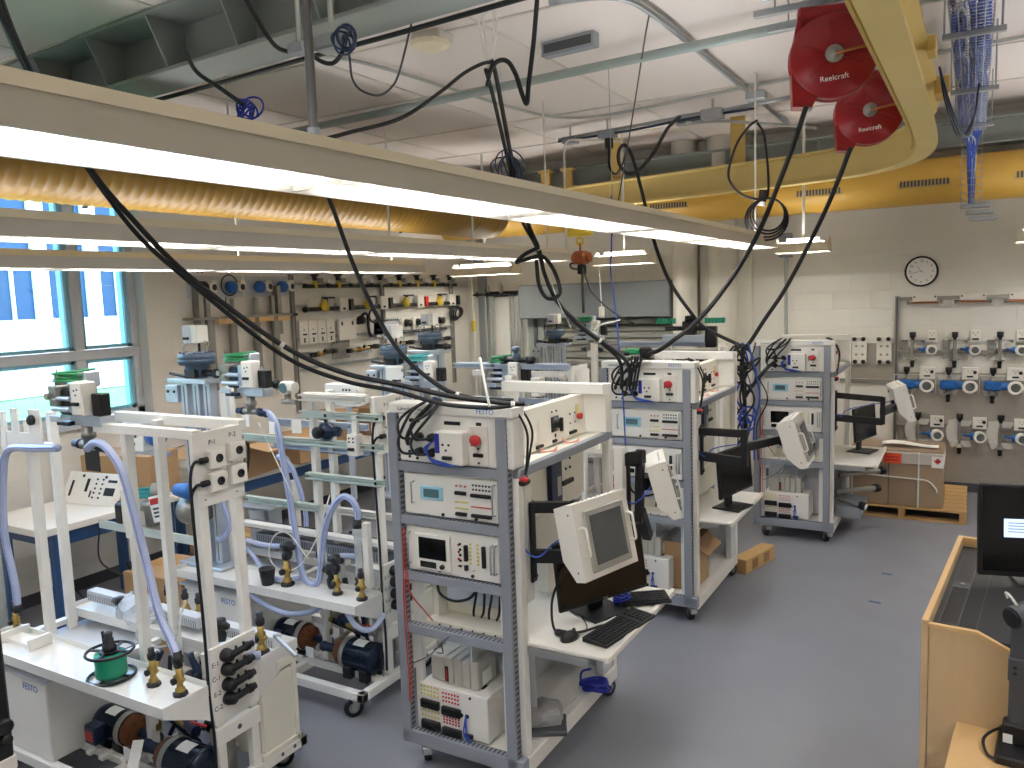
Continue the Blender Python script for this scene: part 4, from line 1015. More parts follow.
# ---- more plumbing and small fittings on the two near rigs
def plumbing(t, seed, back=False):
    rn = random.Random(seed)
    for k in range(5):
        x0 = rn.uniform(-.62, -.2); y0 = rn.uniform(.36, .56)
        b = MB(); b.tube(spline([(x0, y0, .62), (x0+rn.uniform(-.06, .06), y0, .5), (x0+rn.uniform(-.14, .14), y0+rn.uniform(-.08, .06), .40), (x0+rn.uniform(-.2, .2), y0+rn.uniform(-.06, .06), .30), (x0+rn.uniform(-.25, .25), y0, .2)], 6), rn.choice((.011, .014, .017)), 8)
        b.build('under_tray_pipe', rn.choice(('black_rubber', 'navy', 'pipe_white', 'black_rubber')), t)
    for k in range(4):
        x = rn.uniform(-.62, -.16); y = rn.uniform(.40, .52); z = rn.uniform(.30, .55)
        b = MB(); b.lathe((x, y, z), (rn.uniform(-1, 1), rn.uniform(-1, .2), rn.uniform(-.3, .3)), [(-.05, .02), (-.03, .034), (0, .036), (.02, .024), (.06, .022), (.065, .03), (.08, .03)], 12); b.build('pipe_union', rn.choice(('black_rubber', 'navy')), t)
    b = MB(); b.lathe((-.55, .42, .40), (.3, -1, .1), [(0, .045), (.03, .06), (.05, .06), (.08, .03)], 16); b.build('white_flange', 'pipe_white', t)
def black_valve(t, x, y, z, h):
    """upright black diverter valve on a tray fitting"""
    b = MB(); b.lathe((x, y, z), (0, 0, 1), [(0, .016), (.02, .024), (h*.4, .026), (h*.45, .018), (h*.6, .018), (h*.65, .03), (h, .026)], 12)
    b.lathe((x-.05, y, z+h*.75), (1, 0, 0), [(0, .017), (.03, .022), (.07, .022), (.10, .017)], 10)
    return b.build('diverter_valve', 'black_rubber', t)
plumbing(rig1, 11); plumbing(rig2, 23)
for (x, y, z, h) in ((-.265, .155, .755, .11), (-.62, .14, .80, .10), (-.36, .21, .637, .14), (-.05, .56, .637, .14)): black_valve(rig2, x, y, z, h)
for (x, y, z, h) in ((-.35, .60, .637, .12), (-1.15, .60, .637, .10)): black_valve(rig1, x, y, z, h)
b = MB(); b.tube(spline([(-.9, .05, .6), (-.75, .03, .55), (-.55, .03, .52), (-.38, .05, .55), (-.3, .1, .6)], 6), .016, 9); b.build('hose', 'hose_blue', rig2)
b = MB(); b.tube(spline([(-.15, .08, .6), (-.05, .06, .52), (.02, .1, .50), (.03, .2, .55)], 6), .016, 9); b.build('hose', 'hose_blue', rig2)
for (x, y, z) in ((-.62, .50, .70), (-.52, .50, .68)):
    b = MB(); b.box(x, x+.06, y-.05, y, z, z+.08, .004); b.m(1); dots(b, x+.015, x+.045, z+.03, z+.05, 2, 2, y-.05, .005); b.build('signal_box', ['white_plastic', 'black'], rig2)
# acrylic tank at the left end of the second rig
b = MB(); b.lathe((-1.34, .64, .66), (0, 0, 1), [(0, .11), (.26, .11), (.262, .10), (.02, .10), (.02, 0)], 24); b.build('acrylic_tank', 'clear_plastic', rig2)
b = MB(); b.box(-1.50, -1.18, .53, .75, .925, .94, .003); b.box(-1.5, -1.18, .53, .75, .64, .655, .003)
for (x, y) in ((-1.48, .54), (-1.2, .54), (-1.48, .74), (-1.2, .74)): b.cyl((x, y, .65), (x, y, .93), .008, n=8)
b.build('tank_holder', 'galv', rig2)
# small devices hooked on the strut rails of the second rig
for lab, x, z, kind in (('white signal box with black socket hooked on the top strut rail beside the cart header', -2.97, 1.60, 0), ('dark round transmitter hooked behind the upper strut rail of the second rig', -3.21, 1.60, 1), ('white paper tag hanging from the blue faced gauge on the second rig', -3.41, 1.64, 2)):
    t = thing('signal_box' if kind == 0 else ('transmitter' if kind == 1 else 'hanging_label'), lab, ('control box', 'transmitter', 'tag')[kind], (x, 3.37, z))
    if kind == 0:
        b = MB(); b.box(-.035, .035, -.03, .03, -.16, -.04, .004); b.box(-.02, .02, .0, .02, -.05, .08, .002); b.build('case', 'white_plastic', t)
        b = MB(); dots(b, -.015, .015, -.08, -.06, 2, 2, -.03, .005); terminal(b, -.02, .02, -.12, -.03, 4); b.build('socket', 'black', t)
    elif kind == 1:
        b = MB(); b.lathe((-.04, .03, -.04), (1, 0, 0), [(0, .03), (.02, .05), (.07, .05), (.09, .03), (.14, .028)], 16); b.build('body', 'navy', t)
        b = MB(); b.lathe((.0, -.02, -.04), (0, -1, 0), [(0, .035), (.03, .035), (.035, .025)], 14); b.box(-.01, .01, .03, .04, -.02, .06); b.build('cap', 'black', t)
    else:
        b = MB(); b.M = Matrix.Rotation(R(20), 4, 'Z'); b.box(-.03, .03, -.001, .001, -.1, -.02); b.build('card', 'label_white', t)
        b = MB(); b.cyl((0, 0, -.02), (0, 0, .04), .002, n=5); b.build('string', 'zip_white', t)
# devices on the crossbar behind the nearest cart and on the tall column row
for k, (x, y, z, lab) in enumerate(((-2.98, 5.25, 1.81, 'blue topped pipe valve lying on the pale blue crossbar behind the keyboard cart'), (-2.62, 5.30, 1.60, 'white and black valve actuator under the right end of the pale blue crossbar'), (-3.98, 5.22, 1.70, 'black pipe valve beside the column left of the pale blue crossbar'), (-3.88, 3.56, 1.80, 'dark pipe valve linking the column and control valve on the second rig'))):
    t = thing('pipe_valve', lab, 'valve', (x, y, z))
    b = MB(); b.cyl((-.12, 0, 0), (.12, 0, 0), .022, n=10); b.lathe((-.12, 0, 0), (-1, 0, 0), [(-.03, .03), (.02, .03), (.03, .02)], 10); b.lathe((.12, 0, 0), (1, 0, 0), [(-.03, .03), (.02, .03), (.03, .02)], 10); b.build('body', 'black', t)
    b = MB(); b.lathe((0, 0, .0), (0, -.2, 1), [(0, .03), (.04, .032), (.05, .02), (.07, .02), (.075, .035), (.1, .03)], 12); b.build('bonnet', 'drum_blue' if k != 1 else 'white_plastic', t)
# white instrument boxes standing among the columns
for k, (x, y, z, s, lab) in enumerate(((-3.95, 5.12, 1.60, .16, 'white instrument box below the first column valve behind the nearest cart'), (-3.9, 4.35, 1.55, .15, 'white instrument box behind the second rig between gauge and column'))):
    t = thing('instrument_box', lab, 'instrument box', (x, y, z))
    b = MB(); b.box(-s, s, -.05, .05, 0, .16, .006); b.build('case', 'white_paint', t)
    b = MB(); terminal(b, -s*.5, 0, .05, -.05, 6); dots(b, s*.2, s*.6, .08, .12, 3, 2, -.05, .008); b.build('terminal', 'black', t)
    b = MB(); b.box(-.02, .02, .02, .05, -.9 if k == 0 else -.7, 0, .003); b.build('post', 'alu', t)
# ------------------------------------------------------------------ right part of the back wall: flow instruments
BY = YB-.002
# stainless backing sheet and strut frame
t = thing('instrument_rack', 'strut frame and steel sheet behind the blue flow meters under the clock', 'wall rack', (0, BY, 0))
b = MB(); b.box(-.71, 2.4, -.006, 0, .06, 1.30); b.box(-1.25, -.72, -.006, 0, 1.22, 1.62); b.build('backing_sheet', 'sheet_steel', t)
for x in (-.72, .98):
    b = MB(); b.box(x-.02, x+.02, -.05, -.006, .3, 2.14, .003); b.m(1); b.box(x-.008, x+.008, -.051, -.05, .32, 2.12); b.build('strut_post', ['dull_steel', 'dark_grey'], t)
for z in (2.11, 1.53, .73, 1.20):
    b = MB(); b.box(-.72 if z != 1.20 else -1.3, 2.4, -.045, -.006, z-.018, z+.018, .003); b.build('strut_rail', 'dull_steel', t)
# two manifold plates with black knobs
for k, (x, lab) in enumerate(((-1.10, 'white manifold plate with four black knobs, left one of the pair'), (-.845, 'white manifold plate with four black knobs, right one of the pair'))):
    t = thing('manifold_plate', lab, 'manifold', (x, BY-.01, 1.54), 0, 'white manifold plates left of the rack post')
    b = MB(); b.prism([(-.075, .16), (.02, .16), (.075, .10), (.075, -.15), (-.075, -.15)], 'y', -.03, 0); b.build('plate', 'white_plastic', t)
    for (dx, dz) in ((-.05, .13), (.045, .13), (-.04, -.125), (.045, -.125)):
        b = MB(); b.lathe((dx, -.03, dz), (0, -1, 0), [(0, .022), (.03, .024), (.04, .018)], 14); b.build('knob', 'black', t)
    b = MB()
    for (dx, dz) in ((-.03, .05), (.035, .05), (-.03, -.045), (.035, -.045)): b.cyl((dx, -.03, dz), (dx, -.036, dz), .014, n=10)
    b.build('port', 'dull_steel', t)
# top row: white tube holders with copper pipe
for k, x in enumerate((-.45, .0, .45, .90)):
    t = thing('tube_holder', 'white tube holder with copper pipe on the top rail, %s from the rack post' % ('first', 'second', 'third', 'fourth')[k], 'tube holder', (x, BY-.05, 2.11), 0, 'copper tube holders on the top rail')
    b = MB(); b.box(-.12, .12, -.012, 0, -.06, .04, .004); b.build('holder_plate', 'white_plastic', t)
    b = MB()
    for dx in (-.1, .1):
        b = MB(); b.cyl((dx, -.012, .015), (dx, -.016, .015), .01, n=8); b.build('screw', 'dark_grey', t)
    b = MB(); b.cyl((-.15, -.03, -.045), (.15, -.03, -.045), .011, n=10); b.build('pipe', 'copper', t)
    b = MB(); b.lathe((-.17, -.03, -.045), (1, 0, 0), [(0, .018), (.04, .018)], 8); b.lathe((.13, -.03, -.045), (1, 0, 0), [(0, .018), (.04, .018)], 8); b.build('pipe_fitting', 'dull_steel', t)
def small_tx(t, x, z, s=1.0):
    b = MB(); b.lathe((x-.05*s, -.09, z), (1, 0, 0), [(-.02, .03*s), (0, .036*s), (.06*s, .04*s)], 14); b.cyl((x-.12*s, -.07, z+.01), (x-.04*s, -.08, z), .012*s, n=8); b.build('transmitter_body', 'blue_part', t)
    b = MB(); b.lathe((x+.01, -.09, z), (.15, -1, 0), [(-.03, .05*s), (.05, .055*s), (.065, .052*s), (.068, .036*s), (.06, .034*s)], 20); b.build('transmitter_ring', 'white_plastic', t)
    b = MB(); b.cyl((x+.02, -.145, z), (x+.021, -.153, z), .034*s, n=18); b.build('transmitter_dial', 'dial_grey', t)
def white_box(t, x, z, w=.09, h=.12, knob=False):
    b = MB(); b.box(x-w/2, x+w/2, -.07, -.01, z-h/2, z+h/2, .004); b.m(1)
    for dx, dz in ((-.018, .03), (.018, .035), (0, .01)): b.cyl((x+dx, -.07, z+dz), (x+dx, -.0715, z+dz), .005, n=8)
    terminal(b, x-.03, x+.03, z-.03, -.07, 4)
    b.build('signal_box', ['white_plastic', 'black'], t)
    if knob:
        b = MB(); b.lathe((x+w*.3, -.07, z+.015), (0, -1, 0), [(0, .018), (.015, .018)], 12); b.build('knob', 'black', t)
ORD = ('first', 'second', 'third')
for k, x in enumerate((-.559, -.154, .259)):
    t = thing('orifice_flow_meter', 'upper row flow meter with clear plate, %s from the rack post' % ORD[k], 'flow meter', (x, BY-.006, 1.56), 0, 'top row of flow meters')
    b = MB(); b.prism([(-.115, .10), (.12, .10), (.115, .06), (.07, .09), (-.05, .09), (-.06, -.09), (-.11, -.11)], 'y', -.035, -.03); b.box(-.115, .12, -.06, -.03, .095, .10); b.build('mount_bracket', 'plate_grey', t)
    b = MB(); b.lathe((0, -.06, .10), (0, 0, 1), [(0, .016), (.02, .018), (.03, .03), (.08, .034), (.085, .028)], 12); b.build('black_coupling', 'black_rubber', t); b = MB(); b.lathe((0, -.06, -.12), (0, 0, -1), [(0, .02), (.03, .024), (.04, .02), (.08, .02)], 12); b.build('black_coupling', 'black_rubber', t)
    b = MB(); b.cyl((0, -.06, -.12), (0, -.06, .10), .02, n=12); b.lathe((0, -.06, -.12), (0, 0, 1), [(0, .05), (.012, .05)], 14); b.cyl((-.05, -.06, 0), (.12, -.06, 0), .008, n=8); b.build('flow_pipe', 'dull_steel', t)
    b = MB(); b.box(-.03, -.008, -.064, -.058, .02, .07); b.box(.01, .032, -.064, -.058, .02, .07); b.build('port_cap', 'label_white', t)
    white_box(t, .19, .14); small_tx(t, .17, -.005, 1)
for k, x in enumerate((-.611, -.205, .205)):
    t = thing('magnetic_flow_meter', 'middle row flow meter with big blue body and white ring, %s from the left' % ORD[k], 'flow meter', (x, BY-.006, 1.18), 0, 'middle row of blue flow meters')
    b = MB(); b.box(-.12, .12, -.05, -.005, .09, .10); b.prism([(-.12, .10), (.12, .10), (.1, .05), (-.1, .05)], 'y', -.03, -.025); b.prism([(-.1, -.06), (.1, -.06), (.07, -.115), (-.07, -.115)], 'y', -.03, -.025); b.box(-.125, -.118, -.06, -.01, -.1, .1); b.build('mount_bracket', 'bracket_steel', t)
    b = MB(); b.lathe((0, -.06, .10), (0, 0, 1), [(0, .016), (.02, .018), (.03, .03), (.08, .034), (.085, .028)], 12)
    b.build('black_coupling', 'black_rubber', t)
    if k:
        b = MB(); b.lathe((0, -.06, -.11), (0, 0, -1), [(0, .02), (.03, .024), (.04, .02), (.08, .02)], 12); b.build('black_coupling', 'black_rubber', t)
    b = MB(); b.box(-.08, .08, -.12, -.02, -.055, .045, .02); b.cyl((-.08, -.07, 0), (.2, -.07, -.01), .042, n=16); b.box(.16, .26, -.10, -.01, -.09, .02, .012); b.build('meter_body', 'blue_part', t)
    b = MB(); b.lathe((0, -.06, .045), (0, 0, 1), [(0, .04), (.012, .04), (.014, .02), (.05, .02)], 14); b.lathe((0, -.06, -.055), (0, 0, -1), [(0, .03), (.03, .03), (.034, .05), (.045, .05)], 14); b.build('flange', 'dull_steel', t)
    b = MB(); b.lathe((.195, -.07, -.015), (.1, -1, 0), [(-.02, .06), (.05, .07), (.075, .072), (.08, .06), (.08, .046), (.07, .045)], 24); b.build('display_ring', 'white_plastic', t)
    b = MB(); b.cyl((.202, -.14, -.015), (.203, -.146, -.015), .045, n=20); b.build('display_face', 'dial_grey', t)
    white_box(t, .2, .12, .15, .13, True)
for k, x in enumerate((-.49, -.088, .289)):
    t = thing('valve_flow_meter', 'lower row meter with curved steel bracket, %s from the left above the steel sheet' % ORD[k], 'flow meter', (x, BY-.006, .66), 0, 'lower row of flow meters')
    b = MB(); b.prism([(-.02+.11*math.cos(R(90+12*i)), .0+.15*math.sin(R(90+12*i))) for i in range(16)], 'y', -.045, -.04); b.prism([(-.115, .125), (.115, .125), (.09, .07), (-.09, .07)], 'y', -.052, -.048); b.prism([(-.1, -.09), (.1, -.09), (.115, -.15), (-.08, -.165)], 'y', -.052, -.048)
    b.prism([(-.11, .13), (.11, .13), (.09, .10), (-.06, .09), (-.09, -.06), (-.04, -.14), (.1, -.14), (.09, -.16), (-.06, -.16), (-.115, -.06)], 'y', -.03, -.025); b.build('mount_bracket', 'bracket_steel', t)
    b = MB(); b.lathe((0, -.06, .12), (0, 0, 1), [(0, .016), (.02, .018), (.03, .03), (.08, .034), (.085, .028)], 12); b.build('black_coupling', 'black_rubber', t); b = MB(); b.lathe((0, -.06, -.16), (0, 0, -1), [(0, .02), (.03, .024), (.04, .02), (.07, .02)], 12); b.build('black_coupling', 'black_rubber', t)
    b = MB(); b.cyl((0, -.06, -.15), (0, -.06, .12), .014, n=10); b.lathe((0, -.06, -.16), (0, 0, 1), [(0, .05), (.012, .05), (.014, .03), (.04, .03)], 14); b.cyl((-.02, -.06, -.02), (.12, -.07, -.03), .009, n=8); b.build('flow_pipe', 'dull_steel', t)
    white_box(t, .185, .11, .13, .12, True); small_tx(t, .175, -.03, 1.15)

# ------------------------------------------------------------------ left wall: transmitters, shelf with tubes, valve rack
LX = XL+.002
def W(mb, y, z):  # local x runs along +y, local -y faces the room (+x)
    mb.M = Matrix(((0, -1, 0, 0), (1, 0, 0, 0), (0, 0, 1, 0), (0, 0, 0, 1))); return mb
def wthing(name, label, cat, y, z, group=None):
    return thing(name, label, cat, (LX, y, z), R(90), group)
for k, y in enumerate((5.16, 5.50, 5.86, 6.17)):
    t = wthing('differential_transmitter', 'grey mounting plate with blue transmitter high on the left wall, %s from the window' % ('first', 'second', 'third', 'fourth')[k], 'transmitter', y, 2.47, 'transmitters high on the left wall')
    b = MB(); b.box(-.16, .16, -.008, 0, -.10, .11, .002); b.m(1)
    for dx in (-.03, .02): b.cyl((dx, -.008, .15), (dx, -.02, .15), .012, n=8)
    b.build('mount_plate', ['label_grey', 'black'], t)
    b = MB(); b.lathe((-.05, -.06, 0), (1, 0, 0), [(-.03, .03), (0, .06), (.05, .06), (.08, .035), (.11, .035)], 16); b.build('transmitter_body', 'blue_part' if k else 'black', t)
    b = MB(); b.lathe((.06, -.06, 0), (.2, -1, 0), [(-.03, .045), (.04, .05), (.05, .048), (.05, .03)], 18); b.m(1); b.cyl((.07, -.10, 0), (.071, -.114, 0), .03, n=14); b.build('transmitter_dial', ['white_plastic', 'black'], t)
    b = MB(); b.box(.10, .15, -.06, -.008, -.05, .07, .004); b.m(1); terminal(b, .108, .142, -.02, -.06, 3); b.build('signal_box', ['white_plastic', 'black'], t)
    if k == 1:
        b = MB(); b.torus((-.02, -.03, .02), (0, 1, 0), .10, .006, 24, 6); b.build('coiled_cable', 'black_rubber', t)
    b = MB(); b.tube(spline([(-.08, -.03, -.1), (-.10, -.06, -.18), (-.08, -.08, -.26), (-.06, -.08, -.29)], 5), .006, 6); b.build('impulse_line', 'dark_grey', t)
t = wthing('wall_shelf', 'narrow wall shelf holding four hanging grey tubes beside the window', 'shelf', 5.55, 2.18)
b = MB(); b.box(-.62, .62, -.16, -.002, -.012, .012, .003); b.box(-.5, -.45, -.1, -.002, -.2, .3); b.box(.48, .53, -.1, -.002, -.2, .3); b.build('shelf_board', 'dull_steel', t)
b = MB()
for x0, x1 in ((-.35, -.18), (-.1, .1), (.15, .35), (.4, .58)): b.box(x0, x1, -.168, -.15, -.06, -.012, .002)
b.build('wood_block', 'wood_edge', t)
b = MB(); b.cyl((-.4, -.08, .012), (-.4, -.08, .20), .03, n=12); b.cyl((-.1, -.08, .012), (-.1, -.08, .18), .02, n=10); b.cyl((.2, -.08, .012), (.2, -.08, .18), .03, n=12); b.cyl((.42, -.08, .012), (.42, -.08, .2), .025, n=12); b.build('valve_stub', 'dull_steel', t)
b = MB(); b.cyl((.58, -.12, -.005), (.72, -.12, -.005), .014, n=8); b.build('rod', 'black', t)
for k, (y, z0) in enumerate(((5.17, 1.45), (5.44, 1.38), (5.74, 1.5), (5.99, 1.4))):
    b = MB(); b.cyl((LX+.08, y, z0), (LX+.08, y, 2.165), .042, n=14)
    tag(b.build('grey_tube', 'dull_steel'), 'thick grey tube hanging under the wall shelf, %s from the window' % ('first', 'second', 'third', 'fourth')[k], 'tube', 'thick tubes under the wall shelf')
# rack frame
t = thing('valve_rack', 'tall strut frame on the left wall carrying rows of valves and regulators', 'wall rack', (LX, 7.85, 0))
for y in (6.31, 7.83, 9.34):
    b = MB(); b.box(0, .045, y-7.85-.022, y-7.85+.022, 1.1, 2.60, .003); b.m(1); b.box(.045, .046, y-7.85-.008, y-7.85+.008, 1.12, 2.58); b.build('strut_post', ['dull_steel', 'dark_grey'], t)
for z in (2.50, 2.26, 1.90, 1.74, 1.58):
    b = MB(); b.box(.0, .035, -1.54, 1.50, z-.016, z+.016, .003); b.build('strut_rail', 'galv', t)
for k in range(8):
    y = 6.62+k*.375
    t = wthing('solenoid_valve', '%s valve from the window in the top row of the left wall rack' % ('first', 'second', 'third', 'fourth', 'fifth', 'sixth', 'seventh', 'eighth')[k], 'valve', y, 2.5, 'valves in the top row of the left wall rack')
    b = MB(); b.box(-.15, .15, -.05, -.036, -.03, .05, .003); b.build('plate', 'white_plastic', t)
    b = MB(); b.lathe((0, -.07, .03), (0, 0, 1), [(0, .025), (.03, .03), (.05, .03), (.055, .05), (.07, .05), (.075, .02)], 12); b.cyl((-.16, -.07, -.03), (.16, -.07, -.03), .022, n=10); b.cyl((-.16, -.07, 0), (-.16, -.07, -.05), .025, n=8); b.build('valve_top', 'black', t)
    b = MB(); b.lathe((0, -.07, -.035), (0, 0, 1), [(-.02, .03), (.05, .032), (.055, .02)], 10); b.build('valve_body', 'yellow_knob' if k % 4 != 3 else 'dull_steel', t)
    b = MB(); b.box(.05, .13, -.075, -.05, 0, .06, .003); b.m(1); dots(b, .07, .11, .02, .04, 2, 2, -.075, .006); b.build('signal_box', ['dull_steel', 'black'], t)
for k, (y, sz) in enumerate(((6.72, 1), (7.45, 1), (8.2, 1), (8.95, 1))):
    t = wthing('pressure_regulator', 'yellow knobbed regulator in the second row of the left wall, %s from the window' % ('first', 'second', 'third', 'fourth')[k], 'regulator', y, 2.24, 'regulators with yellow knobs')
    b = MB(); b.box(-.2, .2, -.05, -.036, -.04, .09, .003); b.build('plate', 'white_plastic', t)
    b = MB(); b.cyl((-.3, -.08, -.02), (.24, -.08, -.02), .024, n=10); b.sphere((-.28, -.08, -.02), .035, 10, 6); b.cyl((.05, -.08, -.02), (.05, -.08, .09), .02, n=8); b.box(.0, .18, -.10, -.06, .09, .11, .003); b.build('valve_body', 'black', t)
    b = MB(); b.lathe((0, -.10, -.0), (0, 0, 1), [(-.05, .02), (-.03, .05), (.03, .055), (.04, .03), (.08, .03)], 12); b.build('knob', 'yellow_knob', t)
    b = MB(); b.box(.26, .40, -.10, -.03, -.06, .1, .005); b.m(1); b.box(.30, .34, -.104, -.1, -.04, -.015); b.m(2 if k == 2 else 1); b.box(.41, .47, -.12, -.03, -.05, .08, .004); b.build('signal_box', ['white_plastic', 'black', 'red'], t)
    if k == 1:
        b = MB(); b.torus((.13, -.07, -.13), (0, 1, 0), .075, .012, 22, 8); b.build('coiled_hose', 'black_rubber', t)
for k, y in enumerate((6.42, 6.56, 6.70, 6.84)):
    t = wthing('control_card', 'slim white control box on the left wall rack, %s from the rack post' % ('first', 'second', 'third', 'fourth')[k], 'control box', y, 1.97, 'white control boxes on the left wall')
    b = MB(); b.box(-.066, .066, -.06, -.036, -.13, .13, .003); b.build('case', 'white_plastic', t)
    b = MB(); terminal(b, -.02, .03, -.02, -.06, 4); dots(b, 0, 0, .03, .03, 1, 1, -.06, .007); dots(b, 0, 0, -.07, -.095, 1, 2, -.06, .012); b.build('terminal', 'black', t)
t = wthing('heater_unit', 'wider white unit with black hose loop, right of the slim control boxes', 'unit', 7.1, 1.97)
b = MB(); b.box(-.13, .16, -.07, -.036, -.12, .12, .003); b.m(1); dots(b, -.08, .1, .06, .08, 2, 2, -.07, .014); b.build('case', ['white_plastic', 'dark_grey'], t)
b = MB(); b.tube(spline([(.2, -.06, .05), (.26, -.1, .16), (.34, -.1, .15), (.37, -.08, .0), (.40, -.08, -.09), (.52, -.06, -.11)], 6), .018, 8); b.lathe((.22, -.08, .1), (1, 0, 0), [(0, .05), (.06, .05)], 12); b.build('hose_loop', 'black_rubber', t)
b = MB(); b.box(.5, .72, -.05, -.036, -.1, .1, .003); b.m(1); b.box(.54, .62, -.06, -.05, -.05, -.03); b.build('plate', ['white_plastic', 'black'], t)
t = wthing('terminal_panel', 'perforated white panel with a row of sockets at the middle of the left wall rack', 'panel', 7.85, 1.93)
b = MB(); b.box(-.32, .25, -.05, -.036, -.08, .14, .002); b.m(1); dots(b, -.28, .22, .11, .11, 14, 1, -.05, .012); b.build('plate', ['label_grey', 'dark_grey'], t)
for k, y in enumerate((8.25, 8.5, 8.75, 9.0)):
    t = wthing('needle_valve', 'needle valve on the right third of the left wall rack, %s of four' % ('first', 'second', 'third', 'fourth')[k], 'valve', y, 1.96, 'needle valves on the left wall')
    b = MB(); b.lathe((0, -.036, .03), (0, -1, 0), [(0, .05), (.02, .05), (.025, .03), (.06, .03), (.065, .045), (.08, .045)], 12); b.build('knob', 'black', t)
    b = MB(); b.box(-.1, .1, -.05, -.036, -.12, .1, .003); b.m(1); b.cyl((-.12, -.07, -.08), (.12, -.07, -.08), .02, n=8); dots(b, -.08, .08, -.08, -.08, 4, 1, -.08, .02); b.build('plate', ['white_plastic', 'dark_grey'], t)
t = wthing('hose_bundle', 'bundle of black hose loops at the far end of the left wall rack', 'hose', 9.33, 2.08)
b = MB()
for k in range(4): b.torus((.02*k, -.08-.01*k, .0), (.2, 1, .1*k), .10-.01*k, .012, 20, 6)
b.build('loops', 'black_rubber', t)
for k, (y, l) in enumerate(((6.68, .34), (7.35, .5), (8.05, .5), (8.85, .6))):
    t = wthing('pipe_valve', 'horizontal brass valve low on the left wall rack, %s from the window' % ('first', 'second', 'third', 'fourth')[k], 'valve', y, 1.72, 'brass valves in the lower row')
    b = MB(); b.cyl((-l/2, -.08, 0), (l/2, -.08, .02), .02, n=10); b.lathe((-.09, -.08, .005), (1, 0, 0), [(0, .032), (.05, .032), (.055, .024), (.1, .024)], 10); b.build('brass_body', 'brass', t)
    b = MB(); b.lathe((-l/2, -.08, 0), (1, 0, 0), [(-.02, .028), (.05, .03), (.055, .02)], 12); b.build('end_coupling', 'black', t); b = MB(); b.lathe((l/2, -.08, .02), (-1, 0, 0), [(-.04, .028), (.05, .03), (.055, .02), (.14, .025)], 12); b.build('end_coupling', 'black', t); b = MB(); b.cyl((0, -.08, 0), (0, -.11, .05), .016, n=8); b.build('valve_stem', 'black', t)
    b = MB(); b.box(-l/2+.0, l/2-.05, -.05, -.036, -.05, .04, .002); b.build('plate', 'label_grey', t)
t = wthing('perforated_plate', 'grey perforated steel plate above the lower row of brass valves', 'plate', 7.02, 1.76)
b = MB(); b.box(-.16, .14, -.045, -.036, -.12, .1, .002); b.m(1); dots(b, -.13, .11, .07, .07, 6, 1, -.045, .01); b.build('sheet', ['dull_steel', 'black'], t)
# ------------------------------------------------------------------ suspended lamps
lm = emit('lamp_light', 'fafaff', LAMP)
lx = emit('lamp_cross', 'fdfbf8', LAMP*3)
lv = emit('cross_added_glow', 'fcfafa', UPL*5)
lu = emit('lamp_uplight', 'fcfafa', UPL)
def linear_lamp(label, xc, y0, y1, w=.30, z=2.62, group='long linear lamps', rods=(), stays=(), up=True):
    t = thing('linear_lamp', label, 'ceiling lamp', (xc, y0, z), 0, group)
    L_ = y1-y0; h = w/2
    b = MB()
    # two side cheeks, top pan, end caps
    for s in (-1, 1):
        b.prism([(s*h, 0), (s*(h-.012), 0), (s*(h-.03), .075), (s*(h-.018), .075)], 'y', 0, L_)
        b.m(1); b.prism([(s*(h-.013), .0745), (s*(h-.03), .0745), (s*(h-.052), .112), (s*(h-.046), .114)], 'y', 0, L_); b.m(0)
    b.box(-h+.02, h-.02, 0, L_, .058, .066)
    for y in (0, L_-.006): b.prism([(-h, 0), (h, 0), (h-.018, .1), (-h+.018, .1)], 'y', y, y+.006)
    b.build('housing', ['lamp_white', 'lamp_cream'], t)
    n = max(1, int(L_/.155))
    v = MB()
    for k in range(n+1):
        y = L_*k/n
        v.box(-h+.014, h-.014, y-.0015, y+.0015, .004, .034)
    for x in (-h*.34, h*.34): v.box(x-.0015, x+.0015, 0, L_, .004, .036)
    v.build('louver', 'lamp_white', t)
    e = MB(); k = 0
    seg = 1.22; y = .04
    while y < L_-.1:
        y1_ = min(y+seg-.20, L_-.04)
        for x in (-h*.62, 0, h*.62): e.cyl((x, y, .046), (x, y1_, .046), .0125, n=8)
        y += seg
    e.build('fluorescent_tube', lm, t)
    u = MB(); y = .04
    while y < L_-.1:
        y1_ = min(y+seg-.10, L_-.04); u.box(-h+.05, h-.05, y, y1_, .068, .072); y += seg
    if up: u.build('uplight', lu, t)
    for y in stays:
        r = MB(); r.cyl((0, y-y0, .06), (0, y-y0, .40), .008, n=8); r.cyl((0, y-y0, .40), (-1.26, y-y0, .62), .008, n=8); r.cyl((0, y-y0, .066), (0, y-y0, .10), .018, n=10); r.build('hanger_rod', 'pipe_white', t)
    for y in rods:
        r = MB(); r.cyl((0, y-y0, .06), (0, y-y0, ZC-z), .008, n=8); r.cyl((0, y-y0, .066), (0, y-y0, .10), .018, n=10); r.build('hanger_rod', 'pipe_white', t)
    return t
linear_lamp('long linear lamp with the dark steel pole rising from it', -1.60, -.6, 7.12, .30, rods=(6.95,))
linear_lamp('long linear lamp hanging just below the ribbed yellow duct', -3.45, -.6, 6.92, .30, z=2.60, rods=(6.72,), stays=(4.38, 5.44), up=False)
linear_lamp('added linear lamp out of view, brightening the lectern side of the room', .78, -1.6, 9.0, .30)  # unseen lamp, added to brighten the right side and the back wall
linear_lamp('long linear lamp hanging next to the window', -4.95, -.6, 6.65, .30, z=2.555, rods=(4.4, 6.3))
t = thing('lamp_pole', 'dark steel pole running up from the nearest long lamp', 'pole', (-1.60, 1.72, 2.72))
b = MB(); b.cyl((0, 0, 0), (0, 0, ZC-2.72), .013, n=12); b.build('tube', 'pole_steel', t)
b = MB(); b.cyl((0, 0, 0), (0, 0, .06), .018, n=10); b.cyl((-.03, 0, 0), (-.03, 0, .04), .012, n=8); b.build('clamp', 'dark_grey', t)
